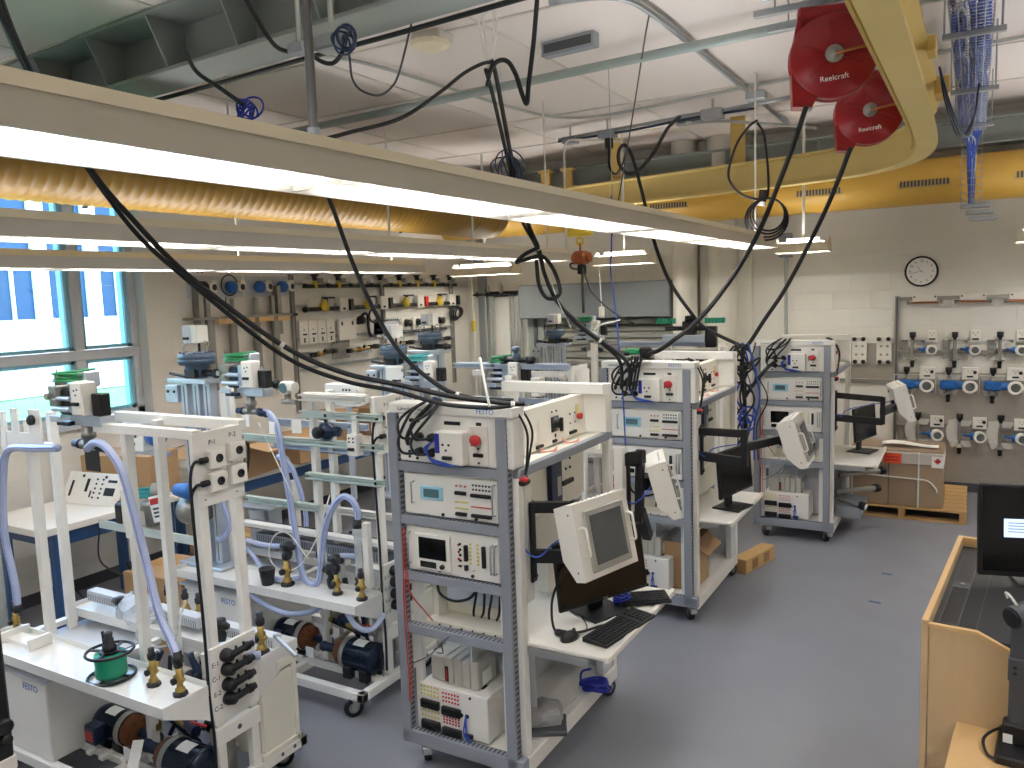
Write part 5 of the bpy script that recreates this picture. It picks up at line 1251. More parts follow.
def cross_lamp(label, xc, yc, L_, z):
    """short lamp seen from its long side: runs along x"""
    t = thing('cross_lamp', label, 'ceiling lamp', (xc, yc, z), 0, 'short trapezoid lamps near the back wall')
    h = L_/2; b = MB()
    b.prism([(-.15, 0), (.15, 0), (.10, .10), (.04, .15), (-.04, .15), (-.10, .10)], 'x', -h, -h+.006); b.prism([(-.15, 0), (.15, 0), (.10, .10), (.04, .15), (-.04, .15), (-.10, .10)], 'x', h-.006, h)
    for s in (-1, 1): b.prism([(s*.15, 0), (s*.142, 0), (s*.095, .10), (s*.10, .10)], 'x', -h, h)
    b.box(-h, h, -.1, .1, .095, .10); b.box(-h+.1, h-.1, -.04, .04, .10, .15, .004)
    b.build('reflector', 'lamp_cream', t)
    e = MB()
    for y in (-.06, .06): e.cyl((-h+.04, y, .05), (h-.04, y, .05), .0125, n=8)
    e.build('fluorescent_tube', lx, t)
    u = MB()
    for s in (-1, 1): u.box(-h+.05, h-.05, s*.07-.02, s*.07+.02, .102, .104)
    u.build('uplight', lv, t)  # glowing strips added on top to brighten the ceiling at the back
    r = MB(); r.cyl((0, 0, .14), (0, 0, ZC-z), .014, n=8); r.build('hanger_rod', 'pipe_white', t)
cross_lamp('short lamp in front of the roll-up door, right of the chain hoist', -3.44, 8.6, .66, 2.60)
cross_lamp('short lamp over the tube rack in the far left corner', -5.35, 8.7, .9, 2.56)
cross_lamp('short lamp hanging between the round pipes and the clock', -1.53, 8.75, .52, 2.63)
cross_lamp('short lamp cut by the right edge of the picture', .62, 8.3, .62, 2.60)

# ------------------------------------------------------------------ steel beam, crane track, ducts, pipes
def rotbox(mb, x0, x1, y, dy, rot, z0, z1, ox):
    mb.M = Matrix.Translation((ox, y, 0)) @ Matrix.Rotation(rot, 4, 'Z'); mb.box(x0, x1, 0, dy, z0, z1); mb.M = Matrix.Identity(4)
RB = R(-3.7)
b = MB()
def BB(x0, x1, y0, y1, z0, z1):
    b.M = Matrix.Translation((-3.5, 3.30, 0)) @ Matrix.Rotation(RB, 4, 'Z'); b.box(x0, x1, y0, y1, z0, z1, .003); b.M = Matrix.Identity(4)
BB(-2.8, 6.05, 0, .30, 3.72, 3.745); BB(-2.8, 6.05, -.12, .30, 4.02, 4.045); BB(-2.8, 6.05, .142, .158, 3.745, 4.02)
for k in range(9):
    b.M = Matrix.Translation((-3.5, 3.30, 0)) @ Matrix.Rotation(RB, 4, 'Z'); b.prism([(.006, 3.745), (.142, 3.745), (.142, 4.02), (-.115, 4.02)], 'x', -2.1+k*.66, -2.088+k*.66); b.M = Matrix.Identity(4)
struct('beam_steel', b, 'beam_grey')
b = MB(); b.box(XL, XR, 9.35, 9.60, 3.86, 3.875); b.box(XL, XR, 9.35, 9.60, 3.62, 3.635); b.box(XL, XR, 9.47, 9.485, 3.62, 3.87)
for k in range(9): b.box(-5.5+k, -5.49+k, 9.36, 9.47, 3.635, 3.86)
struct('beam_back', b, 'beam_grey')
# curved monorail
path = [(-5.8, 9.30), (-4.42, 9.03), (-2.74, 8.68), (-1.90, 8.52), (-1.35, 8.38), (-.95, 8.20), (-.66, 7.92), (-.45, 7.50), (-.345, 7.0), (-.305, 6.3), (-.31, 5.0), (-.32, 3.8), (-.33, 2.6), (-.33, .6), (-.33, -1.0)]
P = spline([(x, y, 0) for x, y in path], 6)
def sweep(mb, P, prof):
    """prof: (offset to the right of travel, z) closed outline"""
    n = len(prof); vs = []; fs = []
    for i, p in enumerate(P):
        t_ = (P[min(i+1, len(P)-1)]-P[max(i-1, 0)]).normalized(); r_ = Vector((t_.y, -t_.x, 0))
        for o_, z_ in prof: vs.append((p.x+r_.x*o_, p.y+r_.y*o_, z_))
    for i in range(len(P)-1):
        for k in range(n): fs.append((i*n+k, i*n+(k+1) % n, (i+1)*n+(k+1) % n, (i+1)*n+k))
    fs.append(tuple(range(n))); fs.append(tuple((len(P)-1)*n+k for k in range(n))[::-1])
    mb.add(vs, fs)
t = thing('crane_track', 'curved cream yellow monorail beam of the hoist under the ceiling', 'crane track', (0, 0, 0))
b = MB(); sweep(b, P, [(-.07, 3.285), (.07, 3.285), (.07, 3.30), (.008, 3.31), (.008, 3.545), (.07, 3.555), (.07, 3.57), (-.07, 3.57), (-.07, 3.555), (-.008, 3.545), (-.008, 3.31), (-.07, 3.30)]); b.build('rail', 'crane_yellow', t)
for (x, y, dx) in ((-2.15, 8.57, .075), (-3.62, 8.86, .065), (-.40, 7.3, .05), (-.315, 4.4, .05), (-.33, 2.4, .05)):
    b = MB(); b.box(x-dx, x+dx, y-.012, y+.012, 3.57, ZC, .003); b.box(x-dx, x+dx, y-.06, y+.06, 3.57, 3.585); b.build('hanger_plate', 'crane_dark', t)
b = MB(); sweep(b, P[48:], [(.085, 3.30), (.10, 3.30), (.10, 3.32), (.085, 3.32)]); b.build('conductor_bar', 'crane_dark', t)
for x in (-4.62, -4.32):
    b = MB(); b.box(x-.06, x+.06, 9.0, 9.06, 3.585, 3.82, .003); b.box(x-.1, x+.1, 8.98, 9.08, 3.57, 3.60, .003); b.box(x-.09, x+.09, 8.98, 9.08, 3.78, 3.80, .003); b.build('beam_clamp', 'crane_dark', t)
b = MB(); b.box(-.245, -.16, 5.9, 6.15, 3.47, 3.58, .006); b.build('end_stop', 'crane_dark', t)
b = MB(); b.box(-.245, -.2, 4.9, 5.1, 3.5, 3.58, .006); b.build('end_stop', 'crane_dark', t)
t = thing('chain_hoist', 'orange electric chain hoist hanging from the track before the roll-up door', 'hoist', (-4.15, 8.96, 0))
b = MB(); b.box(-.14, .14, -.09, -.02, 3.02, 3.22, .01); b.box(-.14, .14, .02, .09, 3.02, 3.22, .01); b.cyl((-.1, -.1, 3.2), (-.1, .1, 3.2), .05, n=14); b.cyl((.1, -.1, 3.2), (.1, .1, 3.2), .05, n=14); b.box(-.16, .16, -.03, .03, 2.98, 3.06, .006); b.build('trolley', 'yellow_knob', t)
b = MB(); b.torus((.0, 0, 2.92), (0, 1, 0), .045, .014, 18, 8); b.cyl((0, 0, 2.96), (0, 0, 3.0), .018, n=8); b.build('hook', 'yellow_knob', t)
b = MB(); b.box(-.07, .09, -.09, .09, 2.64, 2.80, .025); b.cyl((-.10, 0, 2.72), (.13, 0, 2.72), .06, n=16); b.cyl((0, 0, 2.8), (0, 0, 2.9), .015, n=8); b.build('hoist_body', 'hoist_orange', t)
b = MB(); b.box(-.03, .06, -.05, .05, 2.52, 2.64, .015); b.tube(spline([(-.06, 0, 2.66), (-.14, 0, 2.65), (-.12, 0, 2.6), (-.02, 0, 2.58)], 5), .012, 6); b.cyl((.02, 0, 2.05), (.02, 0, 2.55), .018, n=8); b.tube(spline([(.03, .02, 2.56), (.12, .05, 2.3), (.35, .15, 2.05), (.6, .2, 1.9)], 6), .011, 6); b.build('chain_bag', 'black', t)
b = MB(); b.cyl((.22, .1, 2.12), (.2, .08, 2.66), .006, n=6); b.box(.19, .25, .07, .13, 1.98, 2.12, .01); b.build('pendant_control', 'pipe_white', t)
# ducts
b = MB()
prof = []; y = -1.5
while y < 8.05: prof += [(y+1.5, .30), (y+1.5+.012, .306), (y+1.5+.024, .30)]; y += .08
prof += [(9.6, .305), (9.72, .29), (9.80, .24), (9.84, .15), (9.85, .0)]
b.lathe((-4.98, -1.5, 3.27), (0, 1, 0), prof, 32)
b.m(1)
for yy in (3.2, 6.5): b.cyl((-4.98, yy, 2.962), (-4.98, yy, 2.95), .02, n=8)
o = b.build('round_duct', ['duct_ochre', 'dark_grey']); tag(o, 'large ribbed yellow round duct above the middle long lamp', 'air duct')
t = thing('supply_duct', 'yellow air duct with slot grilles along the top of the back wall', 'air duct', (0, 0, 0))
b = MB(); b.cyl((XL, 9.37, 3.30), (XR, 9.37, 3.30), .23, n=30); b.build('duct_body', 'duct_yellow', t)
for x in (-3.1, -1.45, -.45, .55):
    b = MB(); a0 = R(200)
    for k in range(14):
        xx = x+(k-6.5)*.032
        b.box(xx-.010, xx+.010, 9.137, 9.15, 3.24, 3.30)
    b.m(1); b.box(x-.24, x+.24, 9.142, 9.17, 3.225, 3.315); b.build('grille', ['dark_grey', 'crane_dark'], t)
# pipes on the ceiling
def pipe(name, label, cat, pts, r, mm, n=10):
    b = MB(); b.tube(pts, r, n); return tag(b.build(name, mm), label, cat)
pipe('ceiling_pipe', 'thick pale green pipe crossing the whole ceiling to the red reels', 'pipe', [(-6.3, 5.89, 3.93), (2.5, 5.21, 3.93)], .033, 'pipe_grey', 12)
pipe('ceiling_conduit', 'thin conduit running away on the ceiling from the heat detector, bending right', 'conduit', spline([(-4.3, 4.1, 4.02), (-3.9, 4.75, 4.02), (-3.75, 6.6, 4.02), (-3.55, 7.35, 4.02), (-3.0, 7.5, 4.02), (-1.75, 7.28, 4.02), (.9, 7.0, 4.02)], 6), .014, 'conduit')
pipe('ceiling_conduit', 'wide grey conduit running away along the ceiling left of the red reels', 'conduit', spline([(-2.2, 4.4, 4.0), (-1.85, 4.55, 4.0), (-1.76, 5.0, 4.0), (-1.76, 6.4, 4.0), (-1.75, 7.6, 4.0), (-1.75, 9.2, 4.0)], 6), .022, 'galv')
pipe('ceiling_conduit', 'conduit with cables carrying the grey junction boxes across the ceiling', 'conduit', [(-3.9, 7.95, 3.94), (-1.74, 7.62, 3.94), (-1.4, 7.55, 3.94)], .018, 'galv')
pipe('ceiling_conduit', 'thin conduit along the steel beam to the hanging cable tie point', 'conduit', [(-4.4, 4.0, 4.02), (-3.2, 3.95, 4.02), (-.9, 3.65, 4.02)], .014, 'conduit')
pipe('ceiling_conduit', 'thin conduit from the far junction box toward the crane track', 'conduit', spline([(-2.55, 8.1, 3.96), (-2.2, 8.3, 3.96), (-1.75, 8.9, 3.96), (-1.5, 9.3, 3.96)], 5), .016, 'conduit')
pipe('cable_run', 'dark blue cables tied along the junction box conduit on the ceiling', 'cable', spline([(-3.9, 7.93, 3.915), (-3.0, 7.79, 3.90), (-2.4, 7.7, 3.912), (-1.74, 7.6, 3.90)], 6), .012, 'navy')
for k, (x, y, z, s, lab) in enumerate(((-3.29, 7.84, 3.90, .09, 'grey junction box with black plug on the ceiling conduit'), (-1.60, 7.0, 3.87, .08, 'steel junction box above the white rod at the far end of the nearest lamp'), (-2.15, 7.65, 3.91, .10, 'grey junction box where the thick loop cable leaves the ceiling conduit'), (-3.75, 7.92, 3.91, .08, 'grey junction box at the left end of the ceiling conduit'), (-2.62, 2.76, 3.42, .05, 'grey box beside the steel pole under the beam'), (-2.52, 2.86, 3.45, .075, 'metal box with coiled cables under the steel beam'))):
    t = thing('junction_box', lab, 'junction box', (x, y, z), 0, 'grey junction boxes')
    b = MB(); b.box(-s, s, -s*.7, s*.7, -s*.45, s*.45, .008); b.build('box', 'grey_paint' if k in (0, 3, 4) else 'galv', t)
    b = MB(); b.cyl((0, 0, s*.45), (0, 0, ZC-z), .012, n=8); b.build('stem', 'conduit', t)
    if k == 0:
        b = MB(); b.cyl((.01, 0, -s*.45), (.01, 0, -.14), .045, n=12); b.tube(spline([(.01, 0, -.14), (.02, -.02, -.33), (.12, -.1, -.42), (.25, -.25, -.36), (.36, -.4, -.28), (.45, -.55, -.27)], 6), .012, 6); b.build('plug', 'black', t)
t = thing('heat_detector', 'cream square detector fixed on the ceiling beside the steel beam', 'detector', (-3.18, 4.6, 4.0))
b = MB(); b.box(-.12, .12, -.09, .09, -.01, .05, .01); b.build('mount_box', 'lamp_white', t)
b = MB(); b.lathe((0, -.03, -.01), (0, 0, -1), [(0, .14), (.03, .13), (.05, .08), (.055, .03)], 8, False); b.build('detector_head', 'lamp_cream', t)
for k, (x, y, lab) in enumerate(((-2.46, 5.22, 'dark grey ceiling slot unit near the ceiling center'), (-2.45, 8.15, 'dark grey ceiling slot unit near the junction boxes'))):
    b = MB(); b.M = Matrix.Translation((x, y, 4.0)) @ Matrix.Rotation(R(-5), 4, 'Z'); b.box(-.21, .21, -.04, .04, -.05, .05, .004); b.m(1); b.box(-.19, .19, -.0405, -.04, -.03, .03)
    tag(b.build('ceiling_slot', ['grey_paint', 'dark_grey']), lab, 'ceiling unit', 'dark ceiling slot units')
b = MB(); b.tube(spline([(-3.75, 7.75, 3.72), (-3.72, 7.75, 3.86), (-3.6, 7.8, 3.88), (-3.2, 8.0, 3.84)], 5), .012, 6); b.cyl((-3.75, 7.75, 2.72), (-3.75, 7.75, 3.72), .012, n=8)
tag(b.build('hook_pipe', 'pipe_white'), 'white bent pipe dropping behind the nearest long lamp', 'pipe')

# ------------------------------------------------------------------ red cord reels
def reel(label, loc, r, rz):
    t = thing('cord_reel', label, 'cord reel', loc, rz, 'red cord reels')
    b = MB(); b.lathe((0, .09, 0), (0, -1, 0), [(0, r*.9), (.01, r*.99), (.03, r), (.05, r*.95), (.09, r*.95), (.10, r), (.125, r), (.14, r*.985), (.15, r*.94), (.15, r*.8), (.158, r*.78), (.16, r*.3), (.16, 0)], 44)
    for k in range(3):
        an = R(40+60*k); b.bar((-math.cos(an)*r*.75, -.071, -math.sin(an)*r*.75), (math.cos(an)*r*.75, -.071, math.sin(an)*r*.75), .012, .004)
    b.box(-r*.80, r*.82, -.03, .07, r*.55, r*1.2, .012); b.prism([(-r*.98, 0), (-r*.8, r*1.0), (-r*.4, r*.9), (-r*.5, 0)], 'y', -.03, .07)
    b.prism([(-r*.95, -r*.35), (-r*.92, -r*1.12), (-r*.48, -r*1.16), (-r*.3, -r*.85)], 'y', -.045, .075)
    b.build('drum', 'reel_red', t)
    b = MB(); b.lathe((0, -.068, 0), (0, -1, 0), [(0, r*.21), (.012, r*.21), (.015, r*.17), (.02, r*.06), (.03, r*.05)], 22); b.build('hub', 'dull_steel', t)
    b = MB(); b.tube([(0, -.09, -.005), (r*.55, -.095, .015), (r*1.02, -.09, .03), (r*.98, -.09, .10), (r*.5, -.09, r*1.25)], .009, 8); b.build('supply_pipe', 'copper', t)
    b = MB(); b.box(-r*.6, -r*.45, -.02, .05, -r*1.2, -r*1.1, .005); b.box(r*.55, r*.8, -.06, .06, r*1.0, r*1.25, .004); b.build('outlet_clamp', 'galv', t)
    text('Reelcraft', r*.18, 'text_white', t, TM(0, -.0748, -r*.55, '-y', R(6)))
    return t
reel('red cord reel whose cord runs down to the cart with the cardboard box', (-.72, 4.99, 3.57), .235, R(16))
reel('red cord reel mounted lower right of the other, partly behind it', (-.69, 6.51, 3.53), .235, R(14))
t = thing('reel_bracket', 'grey strut channels holding the red cord reels under the ceiling', 'bracket', (-.75, 5.2, 3.86))
for k, (x0, x1, y, z) in enumerate(((-.42, .4, -.14, .04), (-.38, .4, .05, -.0), (-.3, .42, 1.2, .0), (-.3, .42, 1.42, .0))):
    b = MB(); b.box(x0, x1, y-.02, y+.02, z-.02, z+.02, .003); b.cyl((x0+.12, y, z), (x0+.12, y, ZC-3.86), .006, n=6); b.cyl((x1-.05, y, z), (x1-.05, y, ZC-3.86), .006, n=6); b.build('strut', 'galv', t)
b = MB(); b.cyl((-.35, -.25, .1), (.5, -.32, .1), .03, n=10); b.lathe((-.12, -.27, .1), (1, -.08, 0), [(0, .055), (.1, .055)], 12); b.build('pipe_coupling', 'galv', t)

# ------------------------------------------------------------------ wire basket cable tray at upper right
t = thing('cable_basket', 'wire basket tray packed with blue cables at the upper right', 'cable tray', (0, 0, 0))
ZT = 3.62; x0, x1 = -.14, .06; ya, yb = 2.6, 8.5
g = MB()
for k in range(6):
    x = x0+(x1-x0)*k/5; g.cyl((x, ya, ZT), (x, yb, ZT), .0028, n=5)
for x in (x0, x1):
    for dz in (.05, .10): g.cyl((x, ya, ZT+dz), (x, yb, ZT+dz), .0028, n=5)
y = ya
while y < yb:
    g.tube([(x0, y, ZT+.1), (x0, y, ZT), (x1, y, ZT), (x1, y, ZT+.1)], .0028, 5); y += .06
g.build('wire_mesh', 'galv', t)
g = MB()
# the basket drops down the wall at its end
for x in (x0+.02, -.04, x1-.02): g.tube(spline([(x, yb, ZT), (x, 8.78, ZT-.12), (x, 8.80, ZT-.4), (x, 8.80, 2.95)], 4), .0035, 5)
for k in range(9): g.tube([(x0+.0, 8.795, 3.5-k*.065), (x1-.0, 8.795, 3.5-k*.065)], .003, 5)
g.build('drop_mesh', 'galv', t)
for y in (3.95, 5.1, 6.6, 8.1):
    g = MB(); g.box(x0-.04, x1+.06, y-.02, y+.02, ZT-.035, ZT-.005, .003); g.cyl((x0-.03, y, ZT), (x0-.03, y, ZC), .006, n=6); g.cyl((x1+.04, y, ZT), (x1+.04, y, ZC), .006, n=6); g.build('trapeze', 'galv', t)
g = MB()
for k in range(3): g.box(x0+.03+.03*k, x1+.06+.03*k, 8.77, 8.85, 2.84+.06*(2-k), 2.88+.06*(2-k), .004)
g.build('end_bracket', 'galv', t)
rnd = random.Random(3)
for k in range(26):
    xx = x0+.015+(x1-x0-.03)*rnd.random(); zz = ZT+.012+.06*rnd.random()
    pts = [(xx, ya, zz)]
    y = ya
    while y < 8.2:
        y += .5; pts.append((min(x1-.01, max(x0+.01, xx+rnd.uniform(-.03, .03))), y, ZT+.012+.06*rnd.random()))
    pts += [(-.04+rnd.uniform(-.04, .04), 8.72, ZT-.06), (-.04+rnd.uniform(-.03, .03), 8.81, 3.3), (-.04+rnd.uniform(-.02, .02), 8.81, 2.98)]
    b = MB(); b.tube(spline(pts, 3), .0095, 6)
    tag(b.build('data_cable', 'blue_cable' if k % 7 else 'conduit'), 'blue data cable lying in the wire basket tray at the upper right' if k % 7 else 'pale grey data cable among the blue ones in the wire basket tray', 'cable', 'blue cables in the wire basket' if k % 7 else 'grey cables in the wire basket')
b = MB()
for k in range(3): b.tube(spline([(-.2, 5.4, 3.52), (-.17+.02*k, 5.6, 3.35-.03*k), (-.1+.02*k, 6.0, 3.2), (-.02, 6.4, 3.4), (.0, 6.5, 3.62)], 6), .006, 6)
tag(b.build('loose_cable', 'navy'), 'loose dark cables drooping between crane track end box and wire basket', 'cable')
# ------------------------------------------------------------------ hanging power cables
def cable(label, pts, r=.018, mm='black_rubber', group=None, name='power_cable', k=8, ties=()):
    P = spline(pts, k)
    b = MB(); b.tube(P, r, 9)
    o = tag(b.build(name, mm), label, 'cable', group)
    for i in ties:
        p = P[int(i*(len(P)-1))]; q = P[min(len(P)-1, int(i*(len(P)-1))+1)]
        c = MB(); d = (q-p).normalized(); c.lathe(p, d, [(0, r*1.25), (.018, r*1.25)], 10); c.build('cable_tie', 'zip_white', o)
    return o
cable('thick black cable sweeping from the upper left corner down to the nearest cart', [(-2.45, 1.30, 3.42), (-2.55, 1.43, 3.19), (-2.79, 1.63, 3.12), (-2.88, 1.89, 2.82), (-2.84, 2.01, 2.65), (-2.72, 2.16, 2.42), (-2.51, 2.42, 2.13), (-2.32, 2.57, 2.00), (-2.10, 2.69, 1.935), (-1.90, 2.77, 1.885), (-1.68, 2.86, 1.85), (-1.62, 2.9, 1.845)], .011, ties=(.55, .93))
cable('second black cable tied under the thick one that sweeps down to the nearest cart', [(-2.47, 1.34, 3.44), (-2.62, 1.50, 3.17), (-2.86, 1.78, 2.95), (-2.89, 2.04, 2.62), (-2.76, 2.19, 2.40), (-2.54, 2.44, 2.09), (-2.35, 2.59, 1.965), (-2.12, 2.68, 1.91), (-1.92, 2.74, 1.855), (-1.75, 2.82, 1.835), (-1.66, 2.87, 1.84)], .0095)
c2 = [(-2.23, 4.32, 4.05), (-2.23, 4.25, 3.75), (-2.245, 4.20, 3.50), (-2.25, 4.18, 3.39), (-2.275, 4.175, 3.44), (-2.31, 4.165, 3.56), (-2.355, 4.15, 3.635), (-2.41, 4.12, 3.63), (-2.45, 4.09, 3.56)]
cable('black cable hanging from the ceiling in a sharp V beside the dark ceiling slot', c2, .014)
cable('black cable arching over the nearest long lamp and down to the nearest cart top', [(-2.46, 4.09, 3.50), (-2.44, 4.11, 3.63), (-2.50, 3.95, 3.56), (-2.57, 3.77, 3.42), (-2.63, 3.48, 3.24), (-2.74, 3.17, 3.13), (-2.83, 3.04, 3.07), (-2.80, 3.01, 2.96), (-2.65, 2.94, 2.75), (-2.46, 2.89, 2.39), (-2.25, 2.86, 2.09), (-2.03, 2.85, 1.925), (-1.85, 2.84, 1.87), (-1.66, 2.88, 1.86)], .0105, ties=(.9,))
cable('black cable dropping behind the nearest long lamp to the middle cart top', [(-2.43, 4.10, 3.64), (-2.45, 4.18, 3.58), (-2.52, 4.46, 3.14), (-2.52, 4.55, 2.90), (-2.51, 4.65, 2.73), (-2.45, 4.66, 2.58), (-2.44, 4.71, 2.42), (-2.37, 4.78, 2.22), (-2.19, 4.88, 2.02), (-2.06, 4.98, 1.90), (-1.99, 5.02, 1.80), (-2.0, 5.05, 1.66)], .0135, ties=(.45, .75))
cable('second black cable strung along the drop to the middle cart top', [(-2.47, 4.10, 3.60), (-2.50, 4.24, 3.44), (-2.55, 4.50, 3.05), (-2.54, 4.6, 2.78), (-2.48, 4.68, 2.60), (-2.42, 4.73, 2.34), (-2.30, 4.82, 2.12), (-2.13, 4.95, 1.94), (-2.05, 5.02, 1.82), (-2.06, 5.06, 1.64)], .012)
cable('loop of spare black cable tied where the cable drops to the middle cart', [(-2.44, 4.64, 2.60), (-2.53, 4.61, 2.56), (-2.585, 4.59, 2.51), (-2.50, 4.63, 2.535), (-2.43, 4.67, 2.54), (-2.36, 4.69, 2.44), (-2.33, 4.70, 2.30), (-2.40, 4.66, 2.27), (-2.45, 4.64, 2.36), (-2.47, 4.65, 2.52)], .013)
cable('thick black cable looped at the ceiling conduit, dropping behind the nearest lamp', [(-2.36, 7.32, 3.86), (-2.42, 7.15, 3.74), (-2.48, 6.98, 3.53), (-2.55, 6.80, 3.36), (-2.64, 6.74, 3.32), (-2.71, 6.71, 3.40), (-2.72, 6.72, 3.51), (-2.68, 6.75, 3.57), (-2.62, 6.77, 3.48), (-2.55, 6.78, 3.22), (-2.47, 6.78, 2.89), (-2.41, 6.79, 2.65), (-2.30, 6.81, 2.36), (-2.14, 6.87, 2.10), (-2.03, 6.95, 1.95), (-1.73, 7.05, 1.78)], .016)
cable('black reel cord from the larger red reel to the middle cart top', [(-.84, 4.88, 3.30), (-.91, 4.93, 3.13), (-1.02, 5.07, 2.93), (-1.16, 5.18, 2.66), (-1.29, 5.20, 2.44), (-1.44, 5.16, 2.22), (-1.57, 5.12, 2.07), (-1.69, 5.07, 1.97), (-1.80, 5.08, 1.90), (-1.88, 5.1, 1.88)], .015)
cable('black reel cord from the smaller looking red reel to the farthest cart', [(-.79, 6.36, 3.27), (-.87, 6.45, 3.09), (-.99, 6.59, 2.86), (-1.14, 6.70, 2.59), (-1.35, 6.89, 2.26), (-1.51, 6.92, 2.03), (-1.63, 6.95, 1.85), (-1.71, 7.0, 1.74), (-1.745, 7.05, 1.54), (-1.73, 7.1, 1.30), (-1.72, 7.12, 1.0)], .017)
cable('black lead rising from the hanging bundle into the farthest cart front', [(-1.73, 7.08, 1.32), (-1.66, 7.12, 1.44), (-1.57, 7.22, 1.57), (-1.50, 7.31, 1.64)], .016)
cable('thin black cable loop hanging beside the white lamp rod', [(-1.53, 6.72, 3.60), (-1.48, 6.73, 3.50), (-1.45, 6.72, 3.26), (-1.44, 6.70, 3.06), (-1.47, 6.68, 2.99), (-1.60, 6.60, 3.02), (-1.69, 6.56, 3.11), (-1.72, 6.56, 3.22), (-1.67, 6.61, 3.43), (-1.59, 6.68, 3.57), (-1.53, 6.72, 3.62)], .010)
t = thing('coiled_lead', 'coil of thin black cable with plug hanging beside the white lamp rod', 'cable', (-1.45, 6.68, 2.84))
b = MB()
for k in range(4): b.torus((.008*k, -.01*k, .012*k-.01), (.35+.1*k, -1, .05), .165-.012*k, .008, 28, 6)
b.build('coil', 'black_rubber', t)
b = MB(); b.cyl((-.03, -.02, .13), (-.02, -.02, .22), .032, n=12); b.m(1); b.cyl((-.035, -.02, .1), (-.03, -.02, .13), .034, n=12); b.build('plug', ['black', 'label_white'], t)
for lab, pts, r, mm in (
    ('thin blue network cable hanging in front of the roll-up door to the middle cart', [(-2.16, 5.19, 2.95), (-2.16, 5.17, 2.6), (-2.165, 5.16, 2.45), (-2.13, 5.15, 2.17), (-2.10, 5.12, 1.94), (-2.07, 5.10, 1.6), (-2.06, 5.10, 1.36), (-2.06, 5.11, 1.0)], .005, 'blue_cable'),
    ('thin dark line slanting down from the ceiling rail to the pale lamp end', [(-1.80, 5.00, 4.02), (-1.93, 5.26, 3.95), (-2.43, 6.34, 3.76), (-2.61, 6.51, 3.24), (-2.71, 6.51, 2.78)], .006, 'dark_grey'),
    ('black cable drooping from the steel beam to the grey box by the steel pole', [(-2.95, 2.69, 3.80), (-2.87, 2.70, 3.66), (-2.82, 2.72, 3.56), (-2.75, 2.74, 3.45), (-2.69, 2.77, 3.42), (-2.65, 2.80, 3.42)], .010, 'black_rubber'),
    ('black cable loop under the metal box below the steel beam', [(-2.60, 2.78, 3.42), (-2.55, 2.79, 3.37), (-2.50, 2.80, 3.345), (-2.46, 2.81, 3.35), (-2.43, 2.83, 3.40), (-2.44, 2.86, 3.46)], .010, 'black_rubber'),
    ('black cable sagging from under the steel beam to the blue tie behind the lamp', [(-3.25, 2.66, 3.50), (-3.09, 2.58, 3.36), (-2.99, 2.62, 3.28), (-2.93, 2.70, 3.21)], .010, 'black_rubber'),
    ('black cable running along the lower edge of the steel beam', [(-5.3, 3.74, 3.705), (-4.1, 3.66, 3.70), (-3.3, 3.61, 3.705), (-2.6, 3.56, 3.70), (-1.5, 3.49, 3.705), (-.2, 3.41, 3.705)], .014, 'black_rubber'),
    ('thin dark wire hanging in a shallow curve left of the heat detector', [(-2.95, 3.47, 3.76), (-2.94, 3.47, 3.58), (-2.92, 3.46, 3.48), (-2.88, 3.48, 3.42), (-2.80, 3.52, 3.39), (-2.74, 3.56, 3.43), (-2.70, 3.59, 3.52), (-2.77, 3.82, 3.85)], .006, 'dark_grey'),
    ('white string hanging from the black cable loop toward the roll-up door', [(-2.40, 4.68, 2.45), (-2.35, 4.70, 2.26), (-2.29, 4.78, 2.06)], .003, 'zip_white'),
    ('long white cable tie tail sticking out of the middle cart cables', [(-2.19, 4.88, 2.03), (-2.14, 4.90, 2.08), (-2.02, 4.96, 2.11)], .006, 'zip_white'),
    ('white cable tie standing up from the cable bundle on the nearest cart', [(-1.81, 2.87, 2.04), (-1.765, 2.83, 1.93), (-1.74, 2.82, 1.84)], .006, 'zip_white'),
    ('thin steel wire dropping from the ceiling to the white lamp rods', [(-2.5, 6.0, 4.03), (-2.5, 6.02, 3.2), (-2.5, 6.03, 2.8)], .003, 'galv')):
    cable(lab, pts, r, mm, name='thin_cable')
t = thing('suspension_wire', 'looped white suspension wires holding the black cables at the ceiling', 'wire', (-2.45, 4.1, 3.62))
for k in range(4):
    b = MB(); s = (-1, 1, -.5, .6)[k]; b.tube(spline([(.0, 0, -.02), (.05*s, .02, .15), (.06*s-.05, .1, .3), (-.10, .25, .40)], 6), .0035, 5); b.build('wire_loop', 'zip_white', t)
for (loc, s, lab, mm) in (((-2.55, 4.50, 3.10), .16, 'tangle of blue wire tied on the black cables behind the nearest lamp', 'navy'), ((-2.93, 2.72, 3.19), .09, 'dark blue wire bundle resting behind the nearest lamp near the beam', 'deep_blue'), ((-2.37, 2.78, 3.42), .08, 'loose coil of blue wire hanging from the metal box under the beam', 'navy')):
    rn = random.Random(int(s*1000)); b = MB()
    for k in range(7):
        b.torus((rn.uniform(-.2, .2)*s, rn.uniform(-.2, .2)*s, rn.uniform(-.2, .2)*s), (rn.uniform(-1, 1), rn.uniform(-1, 1), rn.uniform(-.4, .4)), s*rn.uniform(.4, .75), .005, 16, 5)
    o = b.build('wire_tangle', mm); o.location = loc; tag(o, lab, 'wire')
